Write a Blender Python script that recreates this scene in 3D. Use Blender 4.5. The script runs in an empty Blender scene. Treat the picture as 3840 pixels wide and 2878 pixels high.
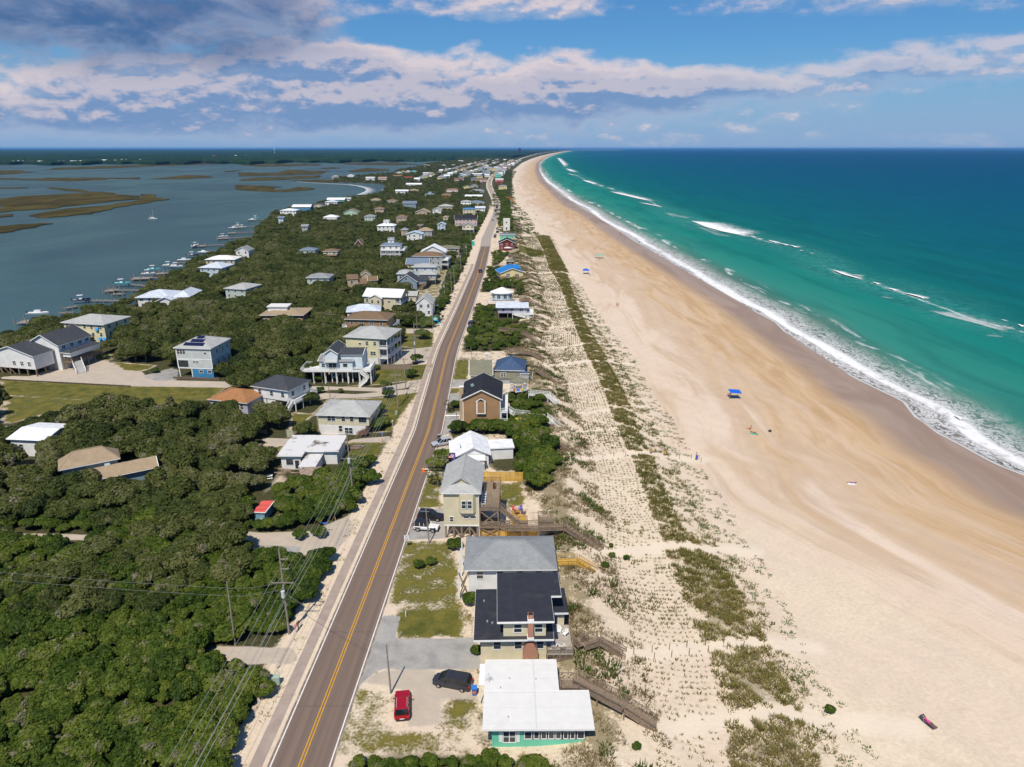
import bpy,bmesh,math,random
import numpy as np
from mathutils import Vector,Matrix,noise as mnoise
R=math.radians
SC=bpy.context.scene
COL=SC.collection
rng=random.Random(7)
nrg=np.random.default_rng(7)
# ------------------------------------------------------------------ camera
F_PX,CX,CY,HZ,CAMH=2619.0,1920.0,1439.0,556.0,66.0
TH=math.atan((CY-HZ)/F_PX)
cam=bpy.data.cameras.new('camera')
cam.sensor_width=36.0
cam.lens=36.0*F_PX/3840.0
cam.clip_start=0.5
cam.clip_end=250000.0
cam_ob=bpy.data.objects.new('camera',cam)
COL.objects.link(cam_ob)
cam_ob.location=(0,0,CAMH)
cam_ob.rotation_euler=(math.pi/2-TH,0,0)
SC.camera=cam_ob
# ------------------------------------------------------------------ sun, view
SUN_EL,SUN_AZ=57.0,194.0
sun=bpy.data.lights.new('sun','SUN')
sun.energy=4.6
sun.angle=R(0.53)
sun.color=(1.0,0.93,0.82)
sun_ob=bpy.data.objects.new('sun',sun)
COL.objects.link(sun_ob)
_sd=Vector((math.sin(R(SUN_AZ))*math.cos(R(SUN_EL)),math.cos(R(SUN_AZ))*math.cos(R(SUN_EL)),math.sin(R(SUN_EL))))
sun_ob.rotation_euler=_sd.to_track_quat('Z','Y').to_euler()
SC.view_settings.view_transform='Standard'
SC.view_settings.look='None'
SC.view_settings.exposure=0.0
SC.view_settings.gamma=1.0
SC.view_settings.use_curve_mapping=False
SC.cycles.max_bounces=4
SC.cycles.diffuse_bounces=2
SC.cycles.glossy_bounces=2
SC.cycles.transparent_max_bounces=8
SC.cycles.caustics_reflective=False
SC.cycles.caustics_refractive=False
# ------------------------------------------------------------------ node helper
class NT:
 def __init__(s,tree):
  s.t=tree
  s.n=tree.nodes
  s.l=tree.links
 def add(s,typ,**kw):
  n=s.n.new(typ)
  for k,v in kw.items():
   setattr(n,k,v)
  return n
 def set(s,sock,v):
  if hasattr(v,'is_output') or isinstance(v,bpy.types.NodeSocket):
   s.l.new(v,sock)
  elif v is not None:
   try:
    sock.default_value=v
   except Exception:
    sock.default_value=(*v,1.0) if len(v)==3 else v
 def math(s,op,a,b=None,c=None,clamp=False):
  n=s.add('ShaderNodeMath',operation=op,use_clamp=clamp)
  s.set(n.inputs[0],a)
  if b is not None:s.set(n.inputs[1],b)
  if c is not None:s.set(n.inputs[2],c)
  return n.outputs[0]
 def noise(s,vec,scale,detail=4,rough=.55,dist=0,dim='3D',color=False):
  n=s.add('ShaderNodeTexNoise',noise_dimensions=dim)
  if vec is not None:s.l.new(vec,n.inputs['Vector'])
  n.inputs['Scale'].default_value=scale
  n.inputs['Detail'].default_value=detail
  n.inputs['Roughness'].default_value=rough
  n.inputs['Distortion'].default_value=dist
  return n.outputs['Color' if color else 'Fac']
 def mapping(s,vec,scale=(1,1,1),loc=(0,0,0),rot=(0,0,0)):
  n=s.add('ShaderNodeMapping')
  s.l.new(vec,n.inputs['Vector'])
  n.inputs['Scale'].default_value=scale
  n.inputs['Location'].default_value=loc
  n.inputs['Rotation'].default_value=rot
  return n.outputs[0]
 def ramp(s,fac,stops,interp='LINEAR'):
  n=s.add('ShaderNodeValToRGB')
  n.color_ramp.interpolation=interp
  el=n.color_ramp.elements
  while len(el)<len(stops):el.new(.5)
  for e,(p,c) in zip(el,stops):
   e.position=p
   e.color=(*c,1) if not isinstance(c,(int,float)) else (c,c,c,1)
  s.l.new(fac,n.inputs[0])
  return n.outputs[0]
 def mix(s,fac,a,b,blend='MIX'):
  n=s.add('ShaderNodeMix',data_type='RGBA',blend_type=blend)
  s.set(n.inputs[0],fac)
  s.set(n.inputs[6],(*a,1) if isinstance(a,tuple) and len(a)==3 else a)
  s.set(n.inputs[7],(*b,1) if isinstance(b,tuple) and len(b)==3 else b)
  return n.outputs[2]
 def step(s,v,lo,hi):
  n=s.add('ShaderNodeMapRange',interpolation_type='SMOOTHSTEP')
  s.set(n.inputs[0],v)
  n.inputs[1].default_value=lo
  n.inputs[2].default_value=hi
  return n.outputs[0]
 def attr(s,name,out='Fac'):
  n=s.add('ShaderNodeAttribute',attribute_name=name)
  return n.outputs[out]
 def xyz(s,x,y,z=0.0):
  n=s.add('ShaderNodeCombineXYZ')
  s.set(n.inputs[0],x);s.set(n.inputs[1],y);s.set(n.inputs[2],z)
  return n.outputs[0]
# ------------------------------------------------------------------ world
def build_world():
 w=bpy.data.worlds.new('World')
 SC.world=w
 w.use_nodes=True
 w.node_tree.nodes.clear()
 t=NT(w.node_tree)
 out=t.add('ShaderNodeOutputWorld')
 bg=t.add('ShaderNodeBackground')
 bg.inputs[1].default_value=0.1
 sky=t.add('ShaderNodeTexSky',sky_type='NISHITA')
 sky.sun_disc=False
 sky.sun_elevation=R(SUN_EL)
 sky.sun_rotation=R(SUN_AZ)
 sky.altitude=0
 sky.air_density=1.0
 sky.dust_density=0.6
 sky.ozone_density=2.0
 tc=t.add('ShaderNodeTexCoord')
 sp=t.add('ShaderNodeSeparateXYZ')
 t.l.new(tc.outputs['Generated'],sp.inputs[0])
 az=t.math('MULTIPLY',t.math('ARCTAN2',sp.outputs[0],sp.outputs[1]),57.2958)
 el=t.math('MULTIPLY',t.math('ARCSINE',sp.outputs[2]),57.2958)
 P=t.xyz(az,el,0.0)
 def dens(off):
  Pm=t.mapping(P,(.105,.27,1),(3.1,.7+off*.27,0))
  a=t.noise(Pm,1.0,9,.58,.25)
  Pm2=t.mapping(P,(.40,.78,1),(1.7,2.2+off*.78,0))
  b=t.noise(Pm2,1.0,6,.6,.3)
  d=t.math('ADD',t.math('MULTIPLY',a,.62),t.math('MULTIPLY',b,.38))
  for (a0,e0,ra,re,wgt) in CLOUDS:
   u=t.math('MULTIPLY',t.math('SUBTRACT',az,a0),1/ra)
   v=t.math('MULTIPLY',t.math('SUBTRACT',el,e0-off),1/re)
   q=t.math('ADD',t.math('MULTIPLY',u,u),t.math('MULTIPLY',v,v))
   m=t.math('MULTIPLY',t.math('SUBTRACT',1.0,q,clamp=True),wgt)
   d=t.math('ADD',d,m)
  return d
 d0=dens(0.0)
 d1=dens(.55)
 cov=t.math('MULTIPLY',t.step(d0,.50,.72),t.math('SUBTRACT',1.0,t.math('MULTIPLY',t.step(az,4,26),.30)))
 lit=t.step(t.math('SUBTRACT',d0,d1),-.03,.075)
 thin=t.step(d0,.60,.84)
 shade=t.mix(thin,(3.9,4.75,6.5),(1.75,2.95,5.3))
 ccol=t.mix(t.math('MULTIPLY',lit,t.math('SUBTRACT',1.0,t.math('MULTIPLY',thin,.45))),shade,(8.4,6.9,6.7))
 u=t.math('MULTIPLY',t.math('ADD',az,30.0),1/22.0)
 v=t.math('MULTIPLY',t.math('SUBTRACT',el,9.0),1/5.2)
 rq=t.math('ADD',t.math('MULTIPLY',u,u),t.math('MULTIPLY',v,v))
 rain=t.step(rq,1.0,.25)
 rn=t.noise(t.mapping(P,(.16,.30,1),(0,5,0)),1.0,6,.55,.4)
 rcol=t.mix(t.step(rn,.38,.62),(.38,1.15,2.9),(2.4,3.0,4.6))
 ccol=t.mix(t.math('MULTIPLY',rain,.88),ccol,rcol)
 base=t.mix(1.0,sky.outputs[0],(.34,.66,.98),'MULTIPLY')
 hz=t.step(el,7.5,0.0)
 base=t.mix(t.math('MULTIPLY',hz,.85),base,(2.75,4.2,6.7))
 fade=t.step(el,.1,1.6)
 col=t.mix(t.math('MULTIPLY',cov,t.math('ADD',.35,t.math('MULTIPLY',fade,.57))),base,ccol)
 t.l.new(col,bg.inputs[0])
 t.l.new(bg.outputs[0],out.inputs[0])
CLOUDS=[(-12,2.2,42,2.6,.13),(14,3.0,20,2.0,.10),(-30,1.8,22,1.5,.08),(-13,6.4,8,1.4,.12),(-14,6.2,9,1.1,.12),(-28,8.6,20,3.6,.30),(-22,3.2,30,3.0,.20),(-9,4.4,15,3.0,.24),(-25,4.4,7,2.2,.16),(-2,9.8,10,1.3,.20),
  (8,4.2,12,2.2,.20),(6,6.0,6,1.2,.14),(20,4.6,22,1.3,.18),(34,5.4,14,1.3,.14),(24,9.4,10,1.3,.16),
  (-8,8.0,6,1.2,-.20),(8,8.0,11,1.1,-.16),(16,7.0,9,1.3,-.14),(30,2.2,16,1.4,-.10),(30,7.4,9,.8,-.08)]
build_world()
# ------------------------------------------------------------------ from a point of the survey photograph to the ground
def ray(px,py):
 x=(px-CX)/F_PX
 y=-(py-CY)/F_PX
 return Vector((x,math.cos(TH)+y*math.sin(TH),-math.sin(TH)+y*math.cos(TH)))
class Frame:
 def __init__(s,x0,y0,k):
  s.x0,s.y0,s.k=x0,y0,k
 def __call__(s,x,y):
  return s.x0+x*s.k,s.y0+y*s.k
fD=Frame(0,0,3840/2212)
fA=Frame(1400,1900,1100/1865)
fB=Frame(1400,1300,900/1865)
fC=Frame(1600,800,600/1809)
fE=Frame(1000,900,700/1451)
fL=Frame(0,1100,1000/2211)
fM=Frame(0,1800,1400/2153)
fN=Frame(0,500,1000/2211)
fT=Frame(900,520,1200/2212)
fQ=Frame(900,1500,600/1990)
fZ3=Frame(1900,540,1100/2121)
fZ4=Frame(2700,900,1140/1890)
fZ5=Frame(2000,1300,1000/2072)
fZ6=Frame(2200,1900,1640/2212)
fZ7=Frame(1500,540,700/2212)
def at(fr,x,y,z=0.0):
 d=ray(*fr(x,y))
 t=(z-CAMH)/d.z
 return Vector((d.x*t,d.y*t,z))
def poly(fr,*pts):
 return [tuple(at(fr,*p)[:2]) for p in pts]
def curve(*groups,z=0.0,extra=()):
 P=[at(fr,x,y,z) for fr,pts in groups for (x,y) in pts]
 P=sorted([(p.y,p.x) for p in P]+list(extra))
 ys=np.array([p[0] for p in P]);xs=np.array([p[1] for p in P])
 return lambda y:np.interp(y,ys,xs)
SEA_Z=-1.2
X_FOAM=curve((fZ4,[(0,290),(100,355),(300,450),(420,540),(560,610),(700,700),(830,780),(960,850),(1090,920),(1290,1015),(1420,1090),(1600,1240),(1890,1400)]),
   (fZ3,[(225,150),(240,205),(300,275),(400,345),(480,410),(600,470),(690,540),(760,580),(900,650),(1010,720)]),
   (fZ7,[(1690,190),(1780,147),(1860,121),(1960,97),(2080,77),(2190,64)]),z=SEA_Z,extra=[(40,175),(150000,39000)])
X_WET=curve((fZ4,[(0,410),(170,540),(370,690),(520,800),(640,900),(750,990),(860,1050),(960,1120),(1040,1190),(1170,1310),(1360,1410),(1480,1490),(1590,1570),(1740,1658)]),
   (fZ3,[(208,190),(235,270),(320,350),(410,440),(530,500),(630,570),(790,690)]),
   (fZ7,[(1620,230),(1680,182),(1760,145),(1840,121),(1940,97),(2060,77),(2170,64)]),z=-.7,extra=[(40,142),(150000,38600)])
X_SWASH=curve((fZ4,[(0,335),(200,440),(340,512),(430,605),(540,672),(690,782),(860,872),(980,932),(1130,1002),(1210,1105),(1330,1192),(1500,1282),(1700,1392),(1890,1467)]),
    (fZ3,[(215,150),(235,235),(300,310),(410,380),(500,435),(600,500),(680,560),(800,640),(900,690),(1010,760)]),
    (fZ7,[(1660,200),(1720,168),(1790,143),(1870,119),(1970,95),(2085,76),(2195,63.5)]),z=SEA_Z,extra=[(40,166),(150000,38800)])
ROAD=[(fD,647,1658),(fB,430,650),(fB,590,0),(fC,213,1650),(fC,445,1040),(fC,600,630),(fC,665,378),(fZ7,1022,1130),(fZ7,1095,950),(fZ7,1137,840),
  (fZ7,1152,765),(fZ7,1143,700),(fZ7,1120,635),(fZ7,1088,575),(fZ7,1060,520),(fZ7,1055,470),(fZ7,1070,420),(fZ7,1105,370),(fZ7,1180,310),(fZ7,1290,245),(fZ7,1450,170),(fZ7,1640,115),(fZ7,1840,85)]
X_ROAD=curve(*[(f,[(x,y)]) for f,x,y in ROAD],extra=[(30,-24.3),(60000,9000)])
X_STRIP0=curve((fZ5,[(390,0),(440,100),(520,250),(580,400),(610,490),(660,620),(730,790),(780,860),(840,1030),(900,1200),(960,1370),(1020,1510)]),
    (fZ6,[(410,215),(500,450),(600,680),(640,760),(710,1020),(740,1090)]),(fZ3,[(350,960),(390,1030),(430,1130),(470,1250),(520,1370),(320,920),(270,770),(215,665)]),extra=[(40,20)])
X_STRIP1=curve((fZ5,[(500,0),(560,120),(640,270),(700,400),(740,500),(790,650),(850,790),(900,860),(960,1030),(1030,1200),(1100,1370),(1160,1500)]),
    (fZ6,[(600,200),(740,420),(870,660),(900,740),(1040,1010),(1150,1310)]),(fZ3,[(432,970),(470,1080),(505,1180),(550,1290),(600,1390),(440,935),(350,770),(300,670)]),extra=[(40,32)])
X_SPARSE=curve((fZ5,[(780,130),(860,280),(930,420),(1060,560),(1120,700),(1200,830),(1290,950),(1350,1070),(1450,1200),(1540,1330),(1610,1500)]),
    (fZ6,[(890,300),(950,450),(1010,530),(1050,650),(1110,780),(1190,900),(1380,1200),(1480,1319)]),(fZ3,[(460,970),(540,1040),(600,1150),(680,1270),(760,1380),(870,1500),(445,935),(330,680)]),extra=[(40,46)])
X_PLANT0=curve((fZ5,[(50,0),(130,150),(210,270),(260,480),(310,550),(330,640),(380,790),(400,880),(430,1000),(440,1180),(530,1330),(560,1430)]),
    (fZ6,[(90,300),(130,420),(180,560),(230,700),(250,800),(260,950),(330,1130),(350,1319)]),(fZ3,[(215,970),(250,1050),(235,1110),(260,1200),(320,1270),(250,1370),(235,1460),(170,850),(95,680)]),extra=[(40,10)])
X_CREST=lambda y:X_PLANT0(y)-5.5
def hz(x,y):
 """height of the ground"""
 x=np.asarray(x,float);y=np.asarray(y,float)
 fade=np.clip((900-y)/400,0,1)
 cr=X_CREST(y)
 road_off=np.clip((x-X_ROAD(y)-9)/8,0,1)
 z=1.3*np.exp(-((x-cr)/5.0)**2)*fade*road_off
 mid=(X_STRIP0(y)+X_STRIP1(y))/2
 z=z+.8*np.exp(-((x-mid)/4.5)**2)*fade
 wob=(np.sin(x*.9+np.sin(y*.31)*2)*np.sin(y*.55+1.3)*.10+np.sin(x*.37+2)*np.sin(y*.23)*.14)
 dz=np.clip((x-cr+8)/6,0,1)*np.clip((X_WET(y)-4-x)/20,0,1)*fade
 z=z+wob*dz
 w=X_WET(y)
 z=z-1.25*np.clip((x-w+26)/40,0,1)
 return z
def ground(fr,x,y):
 z=0.0
 for _ in range(5):
  p=at(fr,x,y,z)
  z=float(hz(p.x,p.y))
 return at(fr,x,y,z)
def standing(fr,x,y,y_base,over=0.0):
 """the point seen at x, y that stands above the ground seen at x, y_base"""
 g=ground(fr,x,y_base)
 d=ray(*fr(x,y))
 t=(g.y-over)/d.y
 return Vector((d.x*t,d.y*t,CAMH+d.z*t))
def mpp(y):
 return math.hypot(y,CAMH)/F_PX
# ------------------------------------------------------------------ materials
MATS={}
def new_mat(name):
 m=bpy.data.materials.new(name)
 m.use_nodes=True
 m.node_tree.nodes.clear()
 t=NT(m.node_tree)
 out=t.add('ShaderNodeOutputMaterial')
 b=t.add('ShaderNodeBsdfPrincipled')
 t.l.new(b.outputs[0],out.inputs[0])
 return m,t,b,out
def M(name,col=None,rough=.7,var=.12,scale=1.5,bump=0,kind=None,spec=.3,metal=0,dirt=.0):
 if name in MATS:return MATS[name]
 m,t,b,out=new_mat(name)
 b.inputs['Roughness'].default_value=rough
 b.inputs['Specular IOR Level'].default_value=spec
 b.inputs['Metallic'].default_value=metal
 tc=t.add('ShaderNodeTexCoord').outputs['Object']
 n=t.noise(tc,scale,5,.6)
 c=t.mix(t.step(n,.3,.7),tuple(v*(1-var) for v in col),tuple(min(1,v*(1+var)) for v in col))
 h=None
 sp=t.add('ShaderNodeSeparateXYZ');t.l.new(tc,sp.inputs[0])
 if kind=='siding':
  f=t.math('FRACT',t.math('MULTIPLY',sp.outputs[2],5.0))
  h=t.math('SUBTRACT',1.0,f)
  c=t.mix(t.math('MULTIPLY',t.step(f,.86,.99),.45),c,tuple(v*.45 for v in col))
 elif kind=='batten':
  f=t.math('FRACT',t.math('MULTIPLY',t.math('ADD',sp.outputs[0],sp.outputs[1]),3.3))
  h=t.step(f,.80,.86)
  c=t.mix(t.math('MULTIPLY',t.step(f,.86,.97),.4),c,tuple(v*.5 for v in col))
 elif kind=='shingle':
  br=t.add('ShaderNodeTexBrick')
  t.l.new(t.mapping(tc,(1,.8,1)),br.inputs['Vector'])
  br.inputs['Scale'].default_value=1.0
  br.inputs['Brick Width'].default_value=.36
  br.inputs['Row Height'].default_value=.15
  br.inputs['Mortar Size'].default_value=.02
  br.inputs['Color1'].default_value=(*[v*.82 for v in col],1)
  br.inputs['Color2'].default_value=(*[min(1,v*1.2) for v in col],1)
  br.inputs['Mortar'].default_value=(*[v*.55 for v in col],1)
  c=t.mix(.45,c,br.outputs[0])
  n2=t.noise(tc,.28,3,.5)
  c=t.mix(t.math('MULTIPLY',t.step(n2,.45,.7),.25),c,tuple(v*.7 for v in col))
 elif kind=='seam':
  f=t.math('FRACT',t.math('MULTIPLY',sp.outputs[0],1.9))
  h=t.step(f,.9,.95)
  c=t.mix(t.math('MULTIPLY',t.step(f,.88,.93),.25),c,tuple(v*.6 for v in col))
 elif kind=='sheet':
  for ax_,k_ in ((1,.42),(0,.13)):
   f=t.math('FRACT',t.math('ADD',t.math('MULTIPLY',sp.outputs[ax_],k_),t.math('MULTIPLY',n,.03)))
   c=t.mix(t.math('MULTIPLY',t.step(f,.965,.985),.30),c,tuple(v*.55+.03 for v in col))
  n2=t.noise(t.mapping(tc,(.5,1.2,1)),.5,5,.65,.5)
  c=t.mix(t.math('MULTIPLY',t.step(n2,.5,.75),.45 if col[0]<.3 else .14),c,tuple(v*.78+.012 for v in col))
 elif kind=='brickwork':
  br=t.add('ShaderNodeTexBrick')
  t.l.new(t.mapping(tc,(1,1,1),rot=(math.pi/2,0,0)),br.inputs['Vector'])
  br.inputs['Scale'].default_value=1.0
  br.inputs['Brick Width'].default_value=.22
  br.inputs['Row Height'].default_value=.075
  br.inputs['Mortar Size'].default_value=.01
  br.inputs['Color1'].default_value=(*[v*.8 for v in col],1)
  br.inputs['Color2'].default_value=(*[min(1,v*1.2) for v in col],1)
  br.inputs['Mortar'].default_value=(.4,.36,.32,1)
  c=br.outputs[0]
 elif kind=='wood':
  n2=t.noise(t.mapping(tc,(6,6,1.2)),2,4,.6)
  c=t.mix(t.math('MULTIPLY',t.step(n2,.4,.75),.5),c,tuple(v*.55 for v in col))
 if dirt:
  n3=t.noise(tc,.35,6,.62,.6)
  c=t.mix(t.math('MULTIPLY',t.step(n3,.55,.74),dirt),c,(.16,.13,.10))
 t.set(b.inputs['Base Color'],c)
 if h is not None:
  bp=t.add('ShaderNodeBump')
  bp.inputs['Strength'].default_value=.5
  bp.inputs['Distance'].default_value=.03
  t.l.new(h,bp.inputs['Height'])
  t.l.new(bp.outputs[0],b.inputs['Normal'])
 elif bump:
  bp=t.add('ShaderNodeBump')
  bp.inputs['Strength'].default_value=bump
  bp.inputs['Distance'].default_value=.05
  t.l.new(t.noise(tc,scale*6,4,.6),bp.inputs['Height'])
  t.l.new(bp.outputs[0],b.inputs['Normal'])
 MATS[name]=m
 return m
PAL={
 'cream':(.62,.55,.38),'white':(.74,.73,.70),'paleyellow':(.68,.62,.38),'paleblue':(.48,.58,.62),'iceblue':(.60,.67,.69),'palegrey':(.50,.53,.51),'grey':(.36,.38,.38),
 'bluegrey':(.22,.30,.36),'blue':(.05,.22,.40),'teal':(.15,.54,.37),'brown':(.34,.20,.10),'tan':(.46,.36,.24),'red':(.16,.022,.018),
 'seagreen':(.46,.54,.48),'pink':(.62,.46,.42),'orange':(.55,.24,.07),'lightgreen':(.42,.58,.40),'mauve':(.44,.42,.52),'indigo':(.08,.11,.50),'darkbrown':(.11,.06,.035),'yellow':(.72,.60,.30)}
ROOFS={'grey':((.27,.28,.28),'shingle'),'darkgrey':((.055,.06,.07),'shingle'),'black':((.022,.022,.028),'shingle'),'lightgrey':((.42,.42,.40),'shingle'),
  'white':((.80,.80,.80),'seam'),'membrane':((.70,.68,.64),'sheet'),'brown':((.20,.13,.075),'shingle'),'tan':((.36,.27,.17),'shingle'),'orange':((.36,.17,.07),'shingle'),
  'blue':((.02,.20,.52),'seam'),'navy':((.05,.09,.17),'shingle'),'slate':((.16,.21,.28),'shingle'),'palemetal':((.56,.60,.66),'seam'),'red':((.40,.05,.035),'shingle'),
  'teal':((.08,.48,.44),'seam'),'olive':((.20,.19,.13),'shingle'),'tar':((.030,.032,.042),'sheet')}
def wall_mat(k,kind='siding'):
 return M(f'{k} {kind}',PAL[k],.6,.07,.6,kind=kind,dirt=.10)
def roof_mat(k):
 c,kd=ROOFS[k]
 return M(f'{k} roof',c,.45 if kd=='seam' else .8,.03 if k=='membrane' else .14,.8,kind=kd,dirt=.28 if k not in ('membrane','white','palemetal','blue') else .07)
def glass_mat():
 return M('window glass',(.035,.045,.055),.06,.5,.8,spec=.8)
TRIM=lambda:M('white trim',(.80,.79,.76),.5,.05)
WOOD=lambda:M('weathered wood',(.25,.185,.13),.85,.25,3,kind='wood')
WOODN=lambda:M('new yellow wood',(.60,.36,.07),.8,.2,3,kind='wood')
WHITEWOOD=lambda:M('white painted wood',(.74,.73,.70),.6,.08,3)
POLEW=lambda:M('pole wood',(.27,.235,.195),.9,.25,3,kind='wood')
CONC=lambda:M('concrete',(.46,.42,.37),.9,.15,.7,bump=.2,dirt=.2)
METAL=lambda:M('galvanised metal',(.5,.52,.54),.45,.1,2,metal=.4)
DARK=lambda:M('dark grey',(.03,.03,.035),.6,.3)
BRICK=lambda:M('red brick',(.42,.13,.05),.85,.2,kind='brickwork')
def leaf_mat(name,c0,c1,c2):
 m,t,b,out=new_mat(name)
 b.inputs['Roughness'].default_value=.62
 b.inputs['Specular IOR Level'].default_value=.22
 tint=t.attr('tint')
 oi=t.add('ShaderNodeObjectInfo')
 geo=t.add('ShaderNodeNewGeometry')
 pn=t.noise(geo.outputs['Position'],.05,3,.5)
 pn2=t.noise(geo.outputs['Position'],.45,3,.55)
 k=t.math('ADD',t.math('MULTIPLY',tint,.45),t.math('ADD',t.math('MULTIPLY',oi.outputs['Random'],.50),t.math('MULTIPLY',t.math('SUBTRACT',pn,.5),1.5)))
 k=t.math('ADD',k,t.math('MULTIPLY',t.math('SUBTRACT',pn2,.5),.7))
 c=t.ramp(k,[(0.0,c0),(.45,c1),(.86,c2),(1.0,tuple(.35*v+.65*w for v,w in zip(c2,(.20,.175,.13))))])
 t.set(b.inputs['Base Color'],c)
 tr=t.add('ShaderNodeBsdfTranslucent')
 t.l.new(c,tr.inputs[0])
 mx=t.add('ShaderNodeMixShader')
 mx.inputs[0].default_value=.18
 t.l.new(b.outputs[0],mx.inputs[1]);t.l.new(tr.outputs[0],mx.inputs[2])
 t.l.new(mx.outputs[0],out.inputs[0])
 return m
LEAF_OAK=leaf_mat('oak leaves',(.027,.043,.007),(.072,.089,.016),(.138,.142,.042))
LEAF_SHRUB=leaf_mat('shrub leaves',(.026,.052,.004),(.063,.101,.008),(.135,.162,.020))
LEAF_GRASS=leaf_mat('dune grass',(.075,.080,.012),(.14,.135,.028),(.24,.20,.07))
LEAF_SEA=leaf_mat('beach plant',(.050,.095,.030),(.085,.14,.050),(.15,.19,.08))
BARK=M('bark',(.16,.13,.10),.9,.3,2,bump=.4)
# ------------------------------------------------------------------ meshes
class MB:
 def __init__(s):
  s.v=[];s.f=[];s.mi=[]
 def quad(s,a,b,c,d,mi=0):
  n=len(s.v)
  s.v+=[tuple(a),tuple(b),tuple(c),tuple(d)]
  s.f.append((n,n+1,n+2,n+3));s.mi.append(mi)
 def tri(s,a,b,c,mi=0):
  n=len(s.v)
  s.v+=[tuple(a),tuple(b),tuple(c)]
  s.f.append((n,n+1,n+2));s.mi.append(mi)
 def box(s,x0,x1,y0,y1,z0,z1,mi=0,M=None):
  n=len(s.v)
  P=[(x0,y0,z0),(x1,y0,z0),(x1,y1,z0),(x0,y1,z0),(x0,y0,z1),(x1,y0,z1),(x1,y1,z1),(x0,y1,z1)]
  if M is not None:P=[tuple(M @ Vector(p)) for p in P]
  s.v+=P
  for q in ((0,3,2,1),(4,5,6,7),(0,1,5,4),(1,2,6,5),(2,3,7,6),(3,0,4,7)):
   s.f.append(tuple(n+i for i in q));s.mi.append(mi)
  return s
 def beam(s,a,b,w,h=None,mi=0):
  """a square bar from a to b"""
  a=Vector(a);b=Vector(b);h=h or w
  d=b-a
  if d.length<1e-6:return s
  q=d.to_track_quat('Z','Y').to_matrix().to_4x4()
  if abs(d.normalized().z)<.999:
   zc=d.normalized();xc=Vector((0,0,1)).cross(zc).normalized();yc=zc.cross(xc)
   q=Matrix((xc,yc,zc)).transposed().to_4x4()
  s.box(-w/2,w/2,-h/2,h/2,0,d.length,mi,Matrix.Translation(a) @ q)
  return s
 def cyl(s,a,b,r0,r1=None,n=8,mi=0,caps=True):
  a=Vector(a);b=Vector(b);r1=r0 if r1 is None else r1
  q=(b-a).to_track_quat('Z','Y')
  k=len(s.v)
  for p,r in ((a,r0),(b,r1)):
   for i in range(n):
    t=2*math.pi*i/n
    s.v.append(tuple(p+q @ Vector((r*math.cos(t),r*math.sin(t),0))))
  for i in range(n):
   j=(i+1)%n
   s.f.append((k+i,k+j,k+n+j,k+n+i));s.mi.append(mi)
  if caps:
   s.f.append(tuple(k+i for i in reversed(range(n))));s.mi.append(mi)
   s.f.append(tuple(k+n+i for i in range(n)));s.mi.append(mi)
  return s
 def loft(s,rings,mi=0,caps=True):
  k=len(s.v);n=len(rings[0])
  for r in rings:s.v+=[tuple(p) for p in r]
  for a in range(len(rings)-1):
   for i in range(n):
    j=(i+1)%n
    s.f.append((k+a*n+i,k+a*n+j,k+(a+1)*n+j,k+(a+1)*n+i));s.mi.append(mi)
  if caps:
   s.f.append(tuple(k+i for i in reversed(range(n))));s.mi.append(mi)
   s.f.append(tuple(k+(len(rings)-1)*n+i for i in range(n)));s.mi.append(mi)
  return s
 def ball(s,c,r,n=8,m=5,mi=0):
  rings=[]
  rx,ry,rz=r if isinstance(r,tuple) else (r,r,r)
  for j in range(1,m):
   t=math.pi*j/m
   rings.append([(c[0]+rx*math.sin(t)*math.cos(2*math.pi*i/n),c[1]+ry*math.sin(t)*math.sin(2*math.pi*i/n),c[2]-rz*math.cos(t)) for i in range(n)])
  return s.loft(rings,mi)
 def prism(s,pts,z0,z1,mi=0):
  k=len(s.v);n=len(pts)
  s.v+=[(p[0],p[1],z0) for p in pts]+[(p[0],p[1],z1) for p in pts]
  s.f.append(tuple(k+i for i in reversed(range(n))));s.mi.append(mi)
  s.f.append(tuple(k+n+i for i in range(n)));s.mi.append(mi)
  for i in range(n):
   j=(i+1)%n
   s.f.append((k+i,k+j,k+n+j,k+n+i));s.mi.append(mi)
  return s
 def mesh(s,name,mats,smooth=False,bevel=0):
  me=bpy.data.meshes.new(name)
  me.from_pydata(s.v,[],s.f)
  mats=mats if isinstance(mats,(list,tuple)) else [mats]
  for m in mats:me.materials.append(m)
  if len(mats)>1:me.polygons.foreach_set('material_index',s.mi)
  if smooth:me.polygons.foreach_set('use_smooth',[True]*len(me.polygons))
  if bevel:
   bm=bmesh.new();bm.from_mesh(me)
   bmesh.ops.remove_doubles(bm,verts=bm.verts,dist=1e-5)
   bmesh.ops.bevel(bm,geom=bm.edges[:],offset=bevel,segments=1,affect='EDGES')
   bm.to_mesh(me);bm.free()
  me.update()
  return me
 def obj(s,name,mats,parent=None,loc=None,kind=None,smooth=False,label=None,bevel=0):
  return link(name,s.mesh(name,mats,smooth,bevel),parent,loc,kind,label)
def link(name,me,parent=None,loc=None,kind=None,label=None,rz=0):
 o=bpy.data.objects.new(name,me)
 COL.objects.link(o)
 if parent is not None:o.parent=parent
 if loc is not None:o.location=loc
 if rz:o.rotation_euler=(0,0,rz)
 if kind:o['kind']=kind
 if label:o['label']=label
 return o
def thing(name,label,cat,loc=(0,0,0),rz=0,group=None):
 o=bpy.data.objects.new(name,None)
 COL.objects.link(o)
 o.empty_display_size=.5
 o.location=loc
 o.rotation_euler=(0,0,rz)
 o['label']=label;o['category']=cat
 if group:o['group']=group
 return o
def tag(o,label,cat,group=None):
 o['label']=label;o['category']=cat
 if group:o['group']=group
 return o
KIDS={}
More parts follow.
